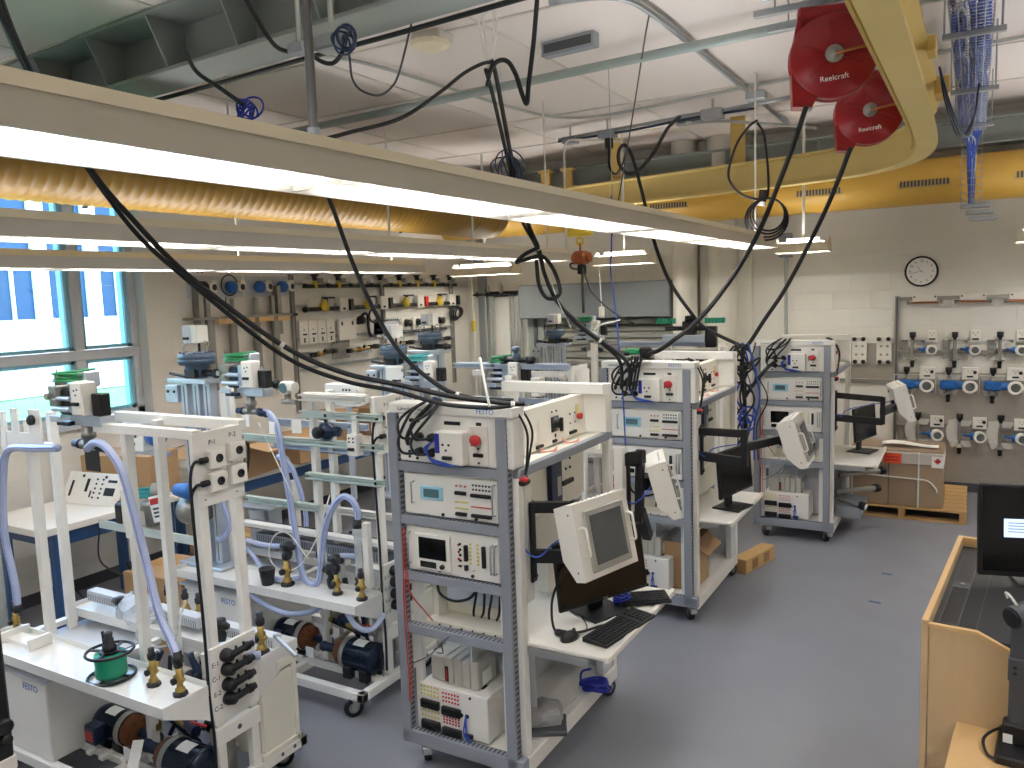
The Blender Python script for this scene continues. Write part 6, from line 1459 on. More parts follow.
# tangle between the middle and far carts
t = thing('cable_bundle', 'tangled bundle of black and blue cables hanging between the middle and farthest carts', 'cable bundle', (-1.68, 6.9, 1.5))
rn = random.Random(5)
for k in range(9):
    b = MB(); x = rn.uniform(-.08, .08); y = rn.uniform(-.1, .1)
    b.tube(spline([(x, y, .32), (x+rn.uniform(-.08, .08), y, .12), (x+rn.uniform(-.1, .1), y+.03, -.15), (x+rn.uniform(-.1, .1), y, -.4), (x+rn.uniform(-.06, .06), y, -.7)], 6), .009 if k < 5 else .006, 6)
    b.build('strand', 'black_rubber' if k % 3 else 'blue_cable', t)
b = MB()
for k in range(6): b.torus((rn.uniform(-.05, .05), rn.uniform(-.05, .05), .15+rn.uniform(-.1, .1)), (rn.uniform(-1, 1), rn.uniform(-1, 1), rn.uniform(-.5, .5)), .10, .010, 16, 6)
b.build('tangle', 'black_rubber', t)
b = MB()
for k in range(5): b.torus((rn.uniform(-.04, .04), rn.uniform(-.05, .05), -.32+rn.uniform(-.08, .08)), (rn.uniform(-1, 1), rn.uniform(-1, 1), rn.uniform(-.5, .5)), .07, .009, 14, 6)
b.build('blue_tangle', 'blue_cable', t)
for x, y, z, lab in ((-1.98, 5.1, 1.89, 'green multi-pin plug lying on top of the middle cart'),):
    b = MB(); b.M = Matrix.Rotation(R(12), 4, 'Z'); b.box(-.06, .04, -.022, .022, -.02, .022, .01); b.m(1); b.box(.04, .12, -.035, .035, -.04, .03, .01); b.box(-.065, -.03, -.025, .025, -.024, .0, .004)
    for k in range(4): b.cyl((-.01-.02*k+.06, -.02, -.03), (-.05-.02*k+.06, -.05, -.26), .008, n=6)
    o = b.build('cable_plug', ['green_tube', 'black']); o.location = (x, y, z); tag(o, lab, 'plug')

# ------------------------------------------------------------------ monitors, keyboards, mouse on the cart shelves
def monitor(label, loc, az, tilt=6, w=.52, h=.31, stand=.12, group='monitors on the carts'):
    t = thing('monitor', label, 'monitor', loc, R(az+90), group)
    b = MB(); b.M = Matrix.Translation((0, 0, stand+h/2)) @ Matrix.Rotation(R(-tilt), 4, 'X')
    b.box(-w/2, w/2, 0, .022, -h/2, h/2, .005); b.box(-w*.3, w*.3, .02, .045, -h*.3, h*.3, .01); b.m(1); b.box(-w/2+.012, w/2-.012, -.0012, 0, -h/2+.02, h/2-.012)
    o = b.build('display', ['black', 'screen_black'], t)
    tx = text('DELL', .014, 'bezel_grey', o, Matrix.Translation((0, 0, stand+h/2)) @ Matrix.Rotation(R(-tilt), 4, 'X') @ TM(0, -.0015, -h/2+.011, '-y'))
    b = MB(); b.box(-.045, .045, .05, .075, .01, stand+h*.62, .006); b.box(-.03, .03, .03, .05, stand+h*.4, stand+h*.6); b.m(1); b.box(-.008, .008, .0755, .077, .1, .2); b.build('stand', ['black', 'blue_cable'], t)
    b = MB(); b.box(-.12, .12, -.08, .13, 0, .012, .004); b.build('stand_base', 'black', t)
    return t
SH = .722
monitor('big black monitor behind the touch panel on the nearest cart shelf', (-1.545, 3.50, SH), -26, 8, .56, .33, .075)
monitor('black monitor turned to the right on the middle cart shelf', (-1.44, 5.66, SH), -12, 4, .50, .33, .11)
monitor('black monitor on its stand on the farthest cart shelf', (-.84, 8.05, SH), -15, 4, .50, .31, .12)
def keyboard(label, loc, rz, l=.44, w=.13, rows=5, cols=18):
    t = thing('keyboard', label, 'keyboard', loc, rz, 'black keyboards')
    b = MB(); b.prism([(-w/2, 0), (w/2, 0), (w/2, .022), (-w/2, .012)], 'x', -l/2, l/2); b.build('case', 'black', t)
    b = MB(); cw = (l-.02)/cols; rh = (w-.016)/rows
    for r in range(rows):
        for c in range(cols):
            if c in (13,) and cols > 10: continue
            x = -l/2+.01+c*cw; y = -w/2+.008+r*rh; z = .013+.010*(y+w/2)/w
            b.box(x+.0015, x+cw-.0015, y+.0015, y+rh-.0015, z, z+.006, .0015)
    b.build('keys', 'black_rubber', t)
    return t
keyboard('black keyboard along the front edge of the nearest cart shelf', (-1.40, 3.36, SH), R(80), .43, .13)
keyboard('shorter black keyboard lying crosswise at the rear of the nearest cart shelf', (-1.42, 3.72, SH+.01), R(35), .26, .13, 5, 10)
t = thing('computer_mouse', 'black mouse in front of the monitor on the nearest cart shelf', 'mouse', (-1.565, 3.16, SH), R(75))
b = MB(); b.sphere((0, 0, .008), .05, 16, 10, (1.1, .62, .62)); b.build('body', 'black', t)
b = MB(); b.cyl((.03, -.004, .036), (.03, .004, .036), .008, n=10); b.build('scroll_wheel', 'dark_grey', t)
b = MB(); b.tube(spline([(.05, 0, .01), (.12, .0, .008), (.18, .06, .01), (.2, .12, .03)], 6), .003, 5); b.build('cord', 'black_rubber', t)
b = MB(); b.box(-.05, .05, -.015, .015, 0, .006, .002)
o = b.build('sticker_note', 'label_white'); o.location = (-1.46, 3.40, SH+.013); o.rotation_euler = (0, 0, R(75)); tag(o, 'small white label on the monitor base of the nearest cart', 'label')
t = thing('power_lead', 'black power lead with plug curling on the nearest cart shelf left of the mouse', 'cable', (-1.66, 3.2, SH))
b = MB(); b.tube(spline([(.08, .12, .3), (.02, .06, .26), (-.02, .02, .15), (.0, -.02, .04), (.05, -.04, .02), (.12, .02, .015), (.18, .14, .012)], 7), .006, 7); b.build('lead', 'black_rubber', t)
b = MB(); b.box(.02, .09, -.055, -.025, .005, .035, .008); b.build('plug', 'black', t)
def wire_coil(label, loc, s, mm, name='cable_coil'):
    rn = random.Random(int(abs(loc[0])*1000)); b = MB()
    for k in range(9): b.torus((rn.uniform(-.2, .2)*s, rn.uniform(-.1, .1)*s, .008+.010*(k % 4)), (rn.uniform(-.25, .25), rn.uniform(-.25, .25), 1), s*rn.uniform(.55, .8), .006, 20, 6, .5)
    b.tube(spline([(-s*.8, 0, .02), (-s, .06, .05), (-s*.6, .1, .06)], 5), .006, 6)
    o = b.build(name, mm); o.location = loc; return tag(o, label, 'cable', 'blue cable coils')
wire_coil('coiled blue cable lying on the lower deck of the nearest cart', (-1.71, 3.73, .182), .10, 'deep_blue')
wire_coil('bunch of blue cable behind the keyboard on the nearest cart shelf', (-1.50, 3.64, SH), .06, 'deep_blue')
t = thing('parts_bag', 'grey plastic film bag with a flat box on the lower deck of the nearest cart', 'bag', (-1.80, 3.30, .18), R(28))
b = MB()
rn = random.Random(2); n = 9; vs = []; fs = []
for lv, (s, z) in enumerate(((1, 0), (1.03, .03), (.95, .06), (.7, .075))):
    for k in range(16):
        a = 2*math.pi*k/16; sq = 1/max(abs(math.cos(a)), abs(math.sin(a)))
        vs.append((math.cos(a)*sq**.8*.10*s+rn.uniform(-.006, .006), math.sin(a)*sq**.8*.085*s+rn.uniform(-.006, .006), z+rn.uniform(-.006, .006)+.03))
for lv in range(3):
    for k in range(16): fs.append((lv*16+k, lv*16+(k+1) % 16, lv*16+16+(k+1) % 16, lv*16+16+k))
fs.append(tuple(48+k for k in range(16))); fs.append(tuple(range(16))[::-1]); b.add(vs, fs, False)
b.build('bag_film', 'plastic_grey_film', t)
b = MB(); b.box(-.09, .12, -.12, .05, 0, .028, .006); b.build('flat_box', 'screen_grey', t)
# middle and far cart deck contents
def carton(label, loc, rz, sx, sy, sz, flaps=(), mm='cardboard', group=None, name='cardboard_box', tape=True, lab=False):
    t = thing(name, label, 'box', loc, rz, group)
    b = MB(); th = .006
    if flaps:
        for (x0, x1, y0, y1) in ((-sx/2, sx/2, -sy/2, -sy/2+th), (-sx/2, sx/2, sy/2-th, sy/2), (-sx/2, -sx/2+th, -sy/2, sy/2), (sx/2-th, sx/2, -sy/2, sy/2)): b.box(x0, x1, y0, y1, 0, sz)
        b.box(-sx/2, sx/2, -sy/2, sy/2, 0, th)
    else:
        b.box(-sx/2, sx/2, -sy/2, sy/2, 0, sz, .004)
    b.m(1)
    if tape and not flaps: b.box(-sx/2-.001, sx/2+.001, -.025, .025, sz-.06, sz+.001)
    if lab: b.m(2); b.box(-sx*.4, -sx*.1, -sy/2-.001, -sy/2, sz*.5, sz*.75)
    b.build('carton', [mm, 'tape_brown', 'label_white'], t)
    for fl in flaps:
        side, ang = fl
        f = MB(); L2 = min(sx, sy)*.48
        if side == 'x+': f.M = Matrix.Translation((sx/2, 0, sz)) @ Matrix.Rotation(R(ang), 4, 'Y'); f.box(0, L2, -sy/2, sy/2, -th, 0)
        if side == 'x-': f.M = Matrix.Translation((-sx/2, 0, sz)) @ Matrix.Rotation(R(-ang), 4, 'Y'); f.box(-L2, 0, -sy/2, sy/2, -th, 0)
        if side == 'y-': f.M = Matrix.Translation((0, -sy/2, sz)) @ Matrix.Rotation(R(ang), 4, 'X'); f.box(-sx/2, sx/2, -L2, 0, -th, 0)
        if side == 'y+': f.M = Matrix.Translation((0, sy/2, sz)) @ Matrix.Rotation(R(-ang), 4, 'X'); f.box(-sx/2, sx/2, 0, L2, -th, 0)
        f.build('flap', mm, t)
    return t
carton('tall open cardboard box with a bent flap on the lower deck of the middle cart', (-1.78, 5.5, .18), R(0), .26, .34, .34, (('x+', 35), ('y+', -60)))
b = MB(); rn = random.Random(9); vs = []
for lv in range(5):
    for k in range(12):
        a = 2*math.pi*k/12; rr = (.10, .13, .12, .07, .02)[lv]; vs.append((rr*math.cos(a)*(1+rn.uniform(-.2, .2)), rr*math.sin(a)*(1+rn.uniform(-.2, .2)), lv*.045))
fs = [(l*12+k, l*12+(k+1) % 12, l*12+12+(k+1) % 12, l*12+12+k) for l in range(4) for k in range(12)]
b.add(vs, fs, False); o = b.build('plastic_bag', 'bag_film'); o.location = (-1.78, 5.5, .44); tag(o, 'crumpled clear bag sticking out of the cardboard box on the middle cart', 'bag')
t = thing('pipe_fitting_stack', 'grey pipes with black end caps lying under the shelf of the farthest cart', 'pipe assembly', (-.95, 7.95, .18))
for (p0, p1) in (((-.1, -.25, .22), (.2, .1, .20)), ((-.1, -.05, .33), (.24, .15, .36)), ((-.12, -.2, .16), (.12, -.28, .12))):
    b = MB(); b.cyl(p0, p1, .023, n=12); d = (Vector(p1)-Vector(p0)).normalized(); o = b.build('pipe', 'dull_steel', t)
    c = MB(); c.lathe(p1, d, [(-.01, .038), (.04, .038), (.045, .03)], 14); c.m(1); c.lathe(Vector(p1)+d*.041, d, [(0, .03), (.006, .028)], 12); c.build('end_cap', ['black', 'label_white'], o)
b = MB(); b.box(-.1, .12, -.3, .2, .0, .10, .004); b.build('base_block', 'grey_paint', t)

# ------------------------------------------------------------------ wrapped pallet
t = thing('pallet', 'wooden pallet under the film wrapped carton before the back wall', 'pallet', (-.53, 8.44, 0))
for k in range(7):
    b = MB(); b.box(-.60+k*.0, .56, .0, 0, 0, 0) if False else None
    b.box(-.60, .53, k*.162, k*.162+.145, .105, .125, .002); b.build('top_board', 'pallet_wood', t)
for x in (-.60, -.05, .47):
    b = MB(); b.box(x, x+.06, 0, 1.1, .02, .105, .002); b.build('stringer', 'pallet_wood', t)
for k in range(3):
    b = MB(); b.box(-.60, .53, k*.48, k*.48+.11, .0, .02, .002); b.build('bottom_board', 'pallet_wood', t)
t = thing('wrapped_carton', 'big film wrapped carton with orange and maple leaf labels on the pallet', 'crate', (-.53, 8.46, .126))
b = MB(); b.box(-.52, .32, .01, .55, 0, .42, .006); b.build('carton', 'cardboard', t)
b = MB(); b.box(-.53, .335, -.0, .56, .42, .53, .006); b.build('foam_edge', 'foam', t)
b = MB(); b.box(-.50, .33, .03, .53, .53, .552, .006); b.build('tray_lid', 'cardboard_dark', t)
b = MB(); b.box(-.528, .335, -.008, .565, .0, .56, .02); b.build('stretch_film', 'wrap_film', t)
b = MB()
for x in (-.47, .12): b.box(x-.007, x+.007, -.011, .57, -.0, .535)
b.build('green_strap', 'strut_teal', t)
b = MB(); b.box(-.145, -.137, -.0095, -.008, 0, .42); b.build('black_strap', 'dark_grey', t)
b = MB(); b.tube(spline([(-.5, -.012, .30), (-.2, -.014, .29), (.08, -.014, .28), (.2, -.02, .27), (.27, -.02, .20), (.28, -.02, .16)], 6), .007, 6); b.build('cord', 'zip_white', t)
b = MB(); b.box(-.19, -.03, -.0125, -.009, .42, .52); b.m(1)
for k in range(2): b.box(-.17, -.05, -.0133, -.0125, .445+.03*k, .46+.03*k)
b.build('orange_label', ['orange', 'red'], t)
b = MB(); b.box(.23, .33, -.0125, -.009, .40, .51); b.m(1)
leaf = [(0, .036), (.008, .02), (.018, .025), (.014, .006), (.026, .014), (.032, .006), (.024, -.004), (.012, -.014), (.014, -.02), (.002, -.017), (.002, -.032)]
leaf = leaf+[(-x, y) for x, y in leaf[::-1][:-1]]
b.prism([(.28+x, .462+y) for x, y in leaf], 'y', -.0135, -.0125); b.build('maple_leaf_label', ['label_white', 'red'], t)
b = MB(); vs = [(-.30+.10*i, .12+.08*j, .566+.03*math.sin(i*1.1)*math.sin(j+.5)) for i in range(6) for j in range(3)]
vs = vs+[(x, y, z+.002) for x, y, z in vs]
fs = [(i*3+j, i*3+j+1, (i+1)*3+j+1, (i+1)*3+j) for i in range(5) for j in range(2)]; fs += [tuple(18+q for q in f[::-1]) for f in fs]
b.add(vs, fs, True); o = b.build('packing_list', 'label_white'); o.location = (-.45, 8.46, .14); tag(o, 'curled white paper lying on top of the wrapped carton', 'paper')
b = MB(); b.box(-.25, .25, -.06, .06, 0, .12, .004); b.m(1); b.box(-.15, -.05, -.061, -.06, .02, .10); b.box(.05, .15, -.061, -.06, .02, .1)
o = b.build('timber_block', ['pallet_wood', 'cardboard_dark']); o.location = (-1.52, 6.55, 0); o.rotation_euler = (0, 0, R(76)); tag(o, 'low timber box on the floor between the middle and farthest carts', 'timber')

# ------------------------------------------------------------------ lectern at the lower right
LR = R(-5)
t = thing('lectern', 'maple lectern with black top and document camera', 'lectern', (-.128, 3.06, 0), LR)
HT = 1.10; LW, LD = .95, 1.12
b = MB(); b.box(0, .022, 0, LD, 0, HT, .002); b.build('side_panel', 'wood_maple', t)
b = MB(); b.box(LW-.022, LW, 0, LD, 0, HT, .002); b.build('side_panel', 'wood_maple', t)
b = MB(); b.box(.0, .022, -.002, LD, HT, HT+.012, .002); b.box(.022, LW, LD-.025, LD, HT-.02, HT+.012, .002); b.build('edge_trim', 'wood_edge', t)
b = MB(); b.prism([(.022, HT), (.17, HT), (.28, HT-.05), (LW, HT-.05), (LW, HT-.062), (.275, HT-.062), (.165, HT-.012), (.022, HT-.012)], 'y', .0, .02); b.build('front_trim', 'wood_edge', t)
b = MB(); b.prism([(.024, 0), (LW-.022, 0), (LW-.022, HT-.063), (.275, HT-.063), (.165, HT-.013), (.024, HT-.013)], 'y', .004, .02); b.build('front_panel', 'wood_maple', t)
b = MB(); b.box(.022, LW-.022, LD-.025, LD, 0, HT-.02); b.build('end_panel', 'wood_maple', t)
b = MB(); b.box(.115, LW-.022, -.45, .004, .745, .762, .003); b.m(1); b.box(.2, .23, -.3, .004, .55, .745); b.build('shelf', ['wood_edge', 'wood_maple'], t)
b = MB(); b.box(.022, LW-.022, .02, LD-.025, HT-.05, HT-.03, .002); b.m(1); b.box(.045, .10, .10, .50, HT-.03, HT-.0285); b.box(.045, .10, .58, .95, HT-.03, HT-.0285); b.m(2); b.box(.04, .105, .09, .10, HT-.03, HT-.024); b.box(.04, .105, .5, .58, HT-.03, HT-.026); b.box(.04, .045, .1, .95, HT-.03, HT-.025); b.box(.10, .105, .1, .95, HT-.03, HT-.025); b.box(.158, .161, .02, LD-.03, HT-.03, HT-.0285)
b.m(3); b.cyl((.075, .545, HT-.026), (.075, .545, HT-.022), .010, n=12); b.build('black_top', ['desk_black', 'black', 'dark_grey', 'steel'], t)
# monitor on the lectern
t = thing('monitor', 'black monitor standing on the lectern with a pale window on its screen', 'monitor', (.292, 3.74, HT-.03), R(14))
ms = emit('screen_window', 'bcd0f2', .55)
b = MB(); b.M = Matrix.Translation((0, 0, .235)) @ Matrix.Rotation(R(-4), 4, 'X'); b.box(-.255, .255, 0, .03, -.205, .17, .004); b.m(1); b.box(-.24, .24, -.001, 0, -.185, .157); b.m(2); b.box(-.165, -.03, -.0016, -.001, -.045, .03)
b.m(3)
for k in range(4): b.box(-.15, -.055-.02*(k % 2), -.0019, -.0016, .012-.012*k, .015-.012*k)
b.build('display', ['black', 'screen_black', ms, 'tile_mid'], t)
b = MB(); b.box(-.04, .04, .04, .06, .01, .3, .004); b.build('stand', 'black', t)
b = MB(); b.box(-.12, .12, -.05, .12, 0, .012, .004); b.build('stand_base', 'black', t)
# document camera
t = thing('document_camera', 'black document camera post standing on the lectern shelf at the right edge', 'document camera', (.150, 2.935, .763), R(-5))
b = MB(); b.box(-.045, .12, -.12, .10, 0, .03, .006); b.box(-.03, .04, -.03, .03, .03, .10, .008); b.build('base', 'black', t)
b = MB(); b.box(-.016, .03, -.018, .018, .08, .45, .004); b.box(-.02, .034, -.022, .022, .24, .32, .004); b.m(1); b.cyl((-.0, -.022, .29), (-.0, -.0235, .29), .006, n=8); b.cyl((-.0, -.022, .27), (-.0, -.0235, .27), .006, n=8); b.build('post', ['dark_grey', 'black'], t)
b = MB(); b.cyl((-.012, -.04, .46), (.07, .06, .48), .036, n=20); b.m(1); b.cyl((-.0125, -.0405, .46), (-.017, -.0455, .459), .03, n=18); b.m(0); b.box(.03, .25, -.02, .04, .46, .50, .006); b.build('camera_head', ['dark_grey', 'black'], t)
b = MB(); b.tube(spline([(-.03, .03, .50), (-.035, .02, .52), (-.02, -.02, .525), (.0, -.03, .50)], 5), .004, 6); b.build('white_clip', 'zip_white', t)
b = MB(); b.box(-.027, .0, -.0315, -.03, .035, .065); b.build('sticker', 'label_white', t)
t = thing('shelf_lead', 'black lead with blue plug curling on the lectern shelf', 'cable', (.06, 2.95, .764))
b = MB(); b.tube(spline([(.13, .04, .05), (.06, .03, .045), (.01, -.02, .025), (.015, -.09, .008), (.05, -.12, .008), (.09, -.12, .01)], 7), .005, 7); b.build('lead', 'black_rubber', t)
b = MB(); b.box(.08, .13, -.135, -.105, .002, .02, .004); b.build('plug', 'blue_part', t)

# ------------------------------------------------------------------ small things on the floor and rig trays
for (x, y, rz, lab) in ((-.56, 6.11, -8, 'blue tape strip on the floor, the nearer of two'), (-.535, 6.76, 0, 'blue tape strip on the floor, the farther of two')):
    b = MB(); b.box(-.04, .04, -.014, .014, 0, .0012); o = b.build('floor_tape', 'bench_blue'); o.location = (x, y, .0005); o.rotation_euler = (0, 0, R(rz)); tag(o, lab, 'tape', 'blue tape strips')
t = thing('wire_spool', 'black spool of green wire lying on the tray of the nearest rig', 'wire spool', (-3.355, 2.08, .637))
b = MB()
for z in (.0, .115):
    b.torus((0, 0, z+.008), (0, 0, 1), .10, .007, 28, 6); b.cyl((0, 0, z+.004), (0, 0, z+.012), .045, n=18)
    for k in range(4): a = k*math.pi/2+.4; b.bar((0, 0, z+.008), (.1*math.cos(a), .1*math.sin(a), z+.008), .014, .006)
b.cyl((0, 0, 0), (0, 0, .12), .03, n=12); b.build('reel', 'black', t)
b = MB(); b.lathe((0, 0, .012), (0, 0, 1), [(0, .066), (.02, .069), (.05, .066), (.09, .069), (.102, .066)], 24); b.build('wire', 'green_wire', t)
b = MB(); b.lathe((0, 0, .12), (0, 0, 1), [(0, .03), (.03, .03), (.034, .02), (.06, .022), (.065, .016), (.09, .02)], 12); b.cyl((-.05, .01, .12), (-.06, .01, .2), .007, n=6); b.build('valve_cap', 'black_rubber', t)
b = MB(); b.lathe((-3.605, 3.25, .636), (0, 0, 1), [(0, .033), (.004, .036), (.095, .048), (.1, .048), (.1, .044), (.01, .03), (.01, 0)], 20)
tag(b.build('cup', 'black'), 'small black plastic cup on the tray of the second rig', 'cup')
b = MB(); rn = random.Random(4); vs = []
for lv in range(5):
    for k in range(14):
        a = 2*math.pi*k/14; rr = (.13, .15, .13, .09, .03)[lv]; vs.append((rr*math.cos(a)*(1+rn.uniform(-.2, .2)), rr*.7*math.sin(a)*(1+rn.uniform(-.2, .2)), lv*.035+rn.uniform(-.01, .01)+.005))
fs = [(l*14+k, l*14+(k+1) % 14, l*14+14+(k+1) % 14, l*14+14+k) for l in range(4) for k in range(14)]
b.add(vs, fs, False); o = b.build('plastic_bag', 'bag_film'); o.location = (-3.85, 2.57, .64); tag(o, 'crumpled clear plastic bag on the tray of the nearest rig', 'bag')
b = MB(); b.box(-.055, .055, -.04, .04, 0, .10, .01); o = b.build('plastic_tub', 'deep_blue'); o.location = (-3.62, 3.76, .637); tag(o, 'bright blue tub at the back of the second rig tray', 'tub')
# hidden foreground object at the lower left corner
t = thing('equipment_case', 'dark case corner cut off at the lower left edge of the picture', 'case', (-3.07, 1.50, 0))
b = MB(); b.box(-.5, .0, -.3, .0, .0, 1.22, .01); b.build('case_body', 'black', t)
b = MB(); b.lathe((.0, -.03, .78), (1, 0, 0), [(0, .03), (.015, .03), (.02, .02)], 12); b.lathe((.0, -.03, .73), (1, 0, 0), [(0, .02), (.02, .02)], 12); b.build('knob', 'black_rubber', t)
b = MB(); b.box(-.5, .004, -.32, .004, .60, .655, .004); b.build('shelf_edge', 'foam', t)

# ------------------------------------------------------------------ benches and boxes along the window wall
def bench(label, loc, L_, mm='foam'):
    t = thing('work_bench', label, 'work bench', loc, 0, 'blue legged benches along the window wall')
    b = MB(); b.box(-.38, .38, 0, L_, .80, .85, .004); b.build('bench_top', mm, t)
    for y in (.1, L_-.16):
        for x in (-.34, .28):
            b = MB(); b.box(x, x+.06, y, y+.06, 0, .80, .003); b.build('leg', 'bench_blue', t)
    b = MB(); b.box(-.335, -.32, .11, L_-.11, .70, .795); b.box(.32, .335, .11, L_-.11, .70, .795); b.box(-.33, .33, .105, .12, .7, .795); b.build('apron', 'bench_blue', t)
    return t
bench('blue legged bench with a white top in front of the window', (-5.70, 2.9, 0), 1.15)
bench('blue legged bench with a white top under the hanging grey tubes', (-5.70, 4.35, 0), 3.6)
t = thing('rack_panel', 'white rack panel with black sockets lying on the bench before the window', 'panel', (-5.72, 3.46, .851), R(8))
b = MB(); b.M = Matrix.Rotation(R(-28), 4, 'X'); b.box(-.26, .26, 0, .06, .0, .25, .004); b.m(1)
for (x, z, w, h) in ((-.2, .06, .02, .12), (-.05, .1, .025, .1), (.01, .06, .012, .05)): b.box(x, x+w, -.004, 0, z, z+h)
dots(b, .05, .11, .06, .2, 2, 5, 0, .008); b.box(.15, .25, -.002, 0, .08, .14); b.box(.16, .25, -.002, 0, .18, .20); dots(b, .13, .13, .22, .22, 1, 1, 0, .012); dots(b, -.1, -.1, .22, .22, 1, 1, 0, .012); b.build('front_panel', ['white_plastic', 'black'], t)
b = MB(); b.box(-.28, .28, .06, .25, 0, .03, .004); b.build('rear_case', 'dark_grey', t)
carton('tilted cardboard box behind the rack panel on the window bench', (-5.72, 3.86, .851), R(16), .62, .34, .33, mm='cardboard')
carton('brown cardboard box with white label on the floor under the window bench', (-4.72, 3.46, 0), R(4), .55, .42, .52, lab=True, mm='cardboard')
carton('brown cardboard box on the floor behind the second rig left end', (-4.75, 3.98, 0), R(-5), .5, .4, .62, mm='cardboard_dark')
carton('open cardboard box with raised flaps on the bench behind the second rig', (-5.55, 4.75, .851), R(10), .6, .5, .28, (('x+', 10), ('y-', 20), ('x-', 15)))
carton('flat cardboard box on the bench behind the turquoise strut rails', (-5.45, 5.45, .851), R(-4), .55, .55, .22)
carton('small cardboard box standing on the bench near the second rig gauge', (-5.6, 6.05, .851), R(20), .4, .4, .34)
carton('cardboard box at the far end of the bench before the valve rack', (-5.6, 6.8, .851), R(0), .5, .45, .30, mm='cardboard_dark')
t = thing('tagout_valve', 'valve unit with red and white danger tag on a steel rail behind the nearest rig', 'control valve', (-4.62, 3.26, .86))
b = MB(); b.box(-.55, .45, -.04, .0, -.05, -.01, .002); b.box(-.55, .45, -.045, -.0405, -.052, .002); b.build('rail', 'strut_teal', t)
b = MB(); b.box(-.28, -.16, -.05, .04, -.01, .24, .005); b.box(-.15, -.10, -.06, -.04, -.10, .1); b.box(-.24, -.2, -.06, -.04, -.08, .0); b.build('bracket', 'white_plastic', t)
b = MB(); b.box(-.36, -.28, -.05, .02, 0, .14, .01); b.build('connector_block', 'black', t)
b = MB(); b.lathe((-.02, 0, .02), (0, 0, 1), [(0, .05), (.1, .055), (.13, .07), (.16, .07)], 16); b.cyl((-.12, 0, .12), (.1, 0, .12), .022, n=10); b.build('valve_body', 'dull_steel', t)
b = MB()
for k in range(4): b.torus((-.08, 0, .21+.012*k), (.06*math.sin(k), .05, 1), .085, .007, 20, 6, .8)
b.build('coiled_tubing', 'teal_tube', t)
b = MB(); b.M = Matrix.Translation((.12, -.06, .07)) @ Matrix.Rotation(R(-14), 4, 'Y'); b.box(-.05, .06, -.002, .0, 0, .17); b.m(1); b.box(-.045, .055, -.0026, -.002, .115, .155); b.m(2)
for k in range(3): b.box(-.03, .04, -.0026, -.002, .03+.025*k, .043+.025*k)
tg = b.build('danger_tag', ['label_white', 'red', 'text_dark'], t)
b = MB(); b.lathe((.26, .05, .14), (1, 0, 0), [(0, .09), (.12, .09), (.125, .06), (.2, .05)], 18); b.build('motor', 'dull_steel', t)
b = MB(); b.lathe((.02, 0, .20), (0, 0, 1), [(0, .03), (.07, .03), (.075, .02), (.10, .02)], 10); b.build('valve_cap', 'dull_steel', t)
b = MB(); b.lathe((.32, .0, .28), (1, 0, 0), [(-.08, .04), (0, .05), (.06, .06), (.10, .055), (.11, .03)], 16); b.build('blue_gauge', 'blue_part', t)
t = thing('blue_pump', 'white control box with blue pump heads on the second rig left end', 'pump', (-4.48, 3.24, 1.38))
b = MB(); b.box(-.30, -.10, -.05, .04, 0, .19, .006); b.m(1); terminal(b, -.25, -.18, .05, -.05, 4); dots(b, -.24, -.17, .1, .14, 2, 2, -.05, .01); b.build('signal_box', ['white_plastic', 'black'], t)
b = MB(); b.lathe((-.06, -.02, .10), (1, 0, 0), [(0, .05), (.06, .06), (.1, .05), (.12, .02)], 16); b.build('pump_head', 'blue_part', t)
b = MB(); b.box(-.36, .05, .0, .04, -.03, .0); b.build('bracket', 'alu', t)
# loose leads under the window bench
for k, pts in enumerate(([(-5.6, 3.1, .8), (-5.5, 3.05, .6), (-5.35, 3.1, .4), (-5.3, 3.2, .2), (-5.1, 3.2, .05)], [(-5.3, 3.3, .8), (-5.25, 3.25, .55), (-5.0, 3.3, .45), (-4.95, 3.25, .58)])):
    cable('thin black lead hanging under the window bench, %s' % ('longer one reaching the floor' if k == 0 else 'shorter one looping beside the carton'), pts, .006, 'black_rubber', name='thin_cable')
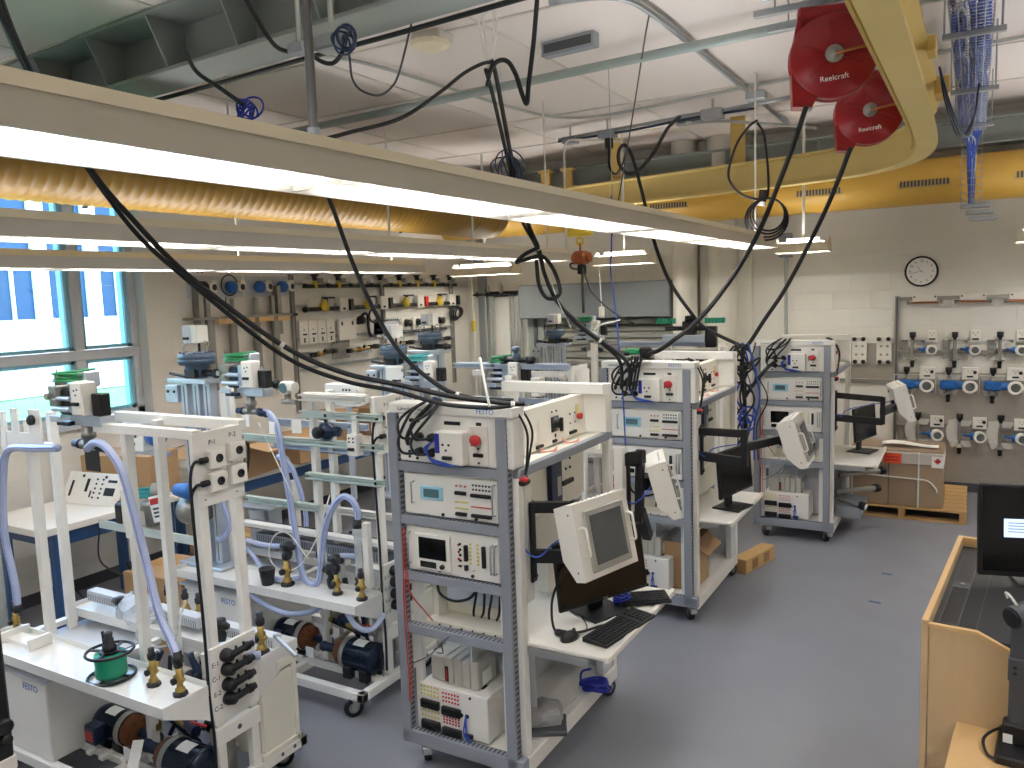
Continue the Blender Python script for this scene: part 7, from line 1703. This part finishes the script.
# ------------------------------------------------------------------ light, sky, camera
wd = bpy.data.worlds.new('World'); SC.world = wd; wd.use_nodes = True
nt = wd.node_tree
sky = nt.nodes.new('ShaderNodeTexSky'); sky.sky_type = 'NISHITA'; sky.sun_disc = False; sky.sun_elevation = R(38); sky.sun_rotation = R(90)
nt.links.new(sky.outputs[0], nt.nodes['Background'].inputs[0]); nt.nodes['Background'].inputs[1].default_value = SKY
su = bpy.data.lights.new('sun', 'SUN'); su.energy = SUN; su.angle = R(1); su.color = (1, .96, .9)
so = bpy.data.objects.new('sun', su); COL.objects.link(so); so.rotation_euler = (R(20), R(48), 0)
pl = bpy.data.lights.new('window_portal', 'AREA'); pl.shape = 'RECTANGLE'; pl.size = WY1-WY0; pl.size_y = WZ1-WZ0
pl.cycles.is_portal = True
po = bpy.data.objects.new('window_portal', pl); COL.objects.link(po); po.location = (XL-.28, (WY0+WY1)/2, (WZ0+WZ1)/2); po.rotation_euler = (R(90), 0, R(-90))

cam = bpy.data.cameras.new('camera'); co = bpy.data.objects.new('camera', cam); COL.objects.link(co)
cam.sensor_width = 36; cam.lens = 800/1024*36; cam.clip_start = .05; cam.clip_end = 200
yaw, pit, rol = R(30), R(6.35), R(2.0)
f = Vector((-math.sin(yaw)*math.cos(pit), math.cos(yaw)*math.cos(pit), -math.sin(pit)))
r = Vector((math.cos(yaw), math.sin(yaw), 0)); dn = f.cross(r)
r2 = r*math.cos(rol)+dn*math.sin(rol); d2 = -r*math.sin(rol)+dn*math.cos(rol)
M = Matrix((r2, -d2, -f)).transposed().to_4x4(); M.translation = (0, 0, 2.3)
co.matrix_world = M; SC.camera = co
SC.view_settings.view_transform = 'Standard'; SC.view_settings.look = 'None'; SC.view_settings.gamma = 1
SC.view_settings.use_curve_mapping = False; SC.view_settings.exposure = EXPO
SC.cycles.use_denoising = True; SC.cycles.max_bounces = 8; SC.cycles.diffuse_bounces = 5; SC.cycles.transparent_max_bounces = 16
SC.cycles.sample_clamp_indirect = 6
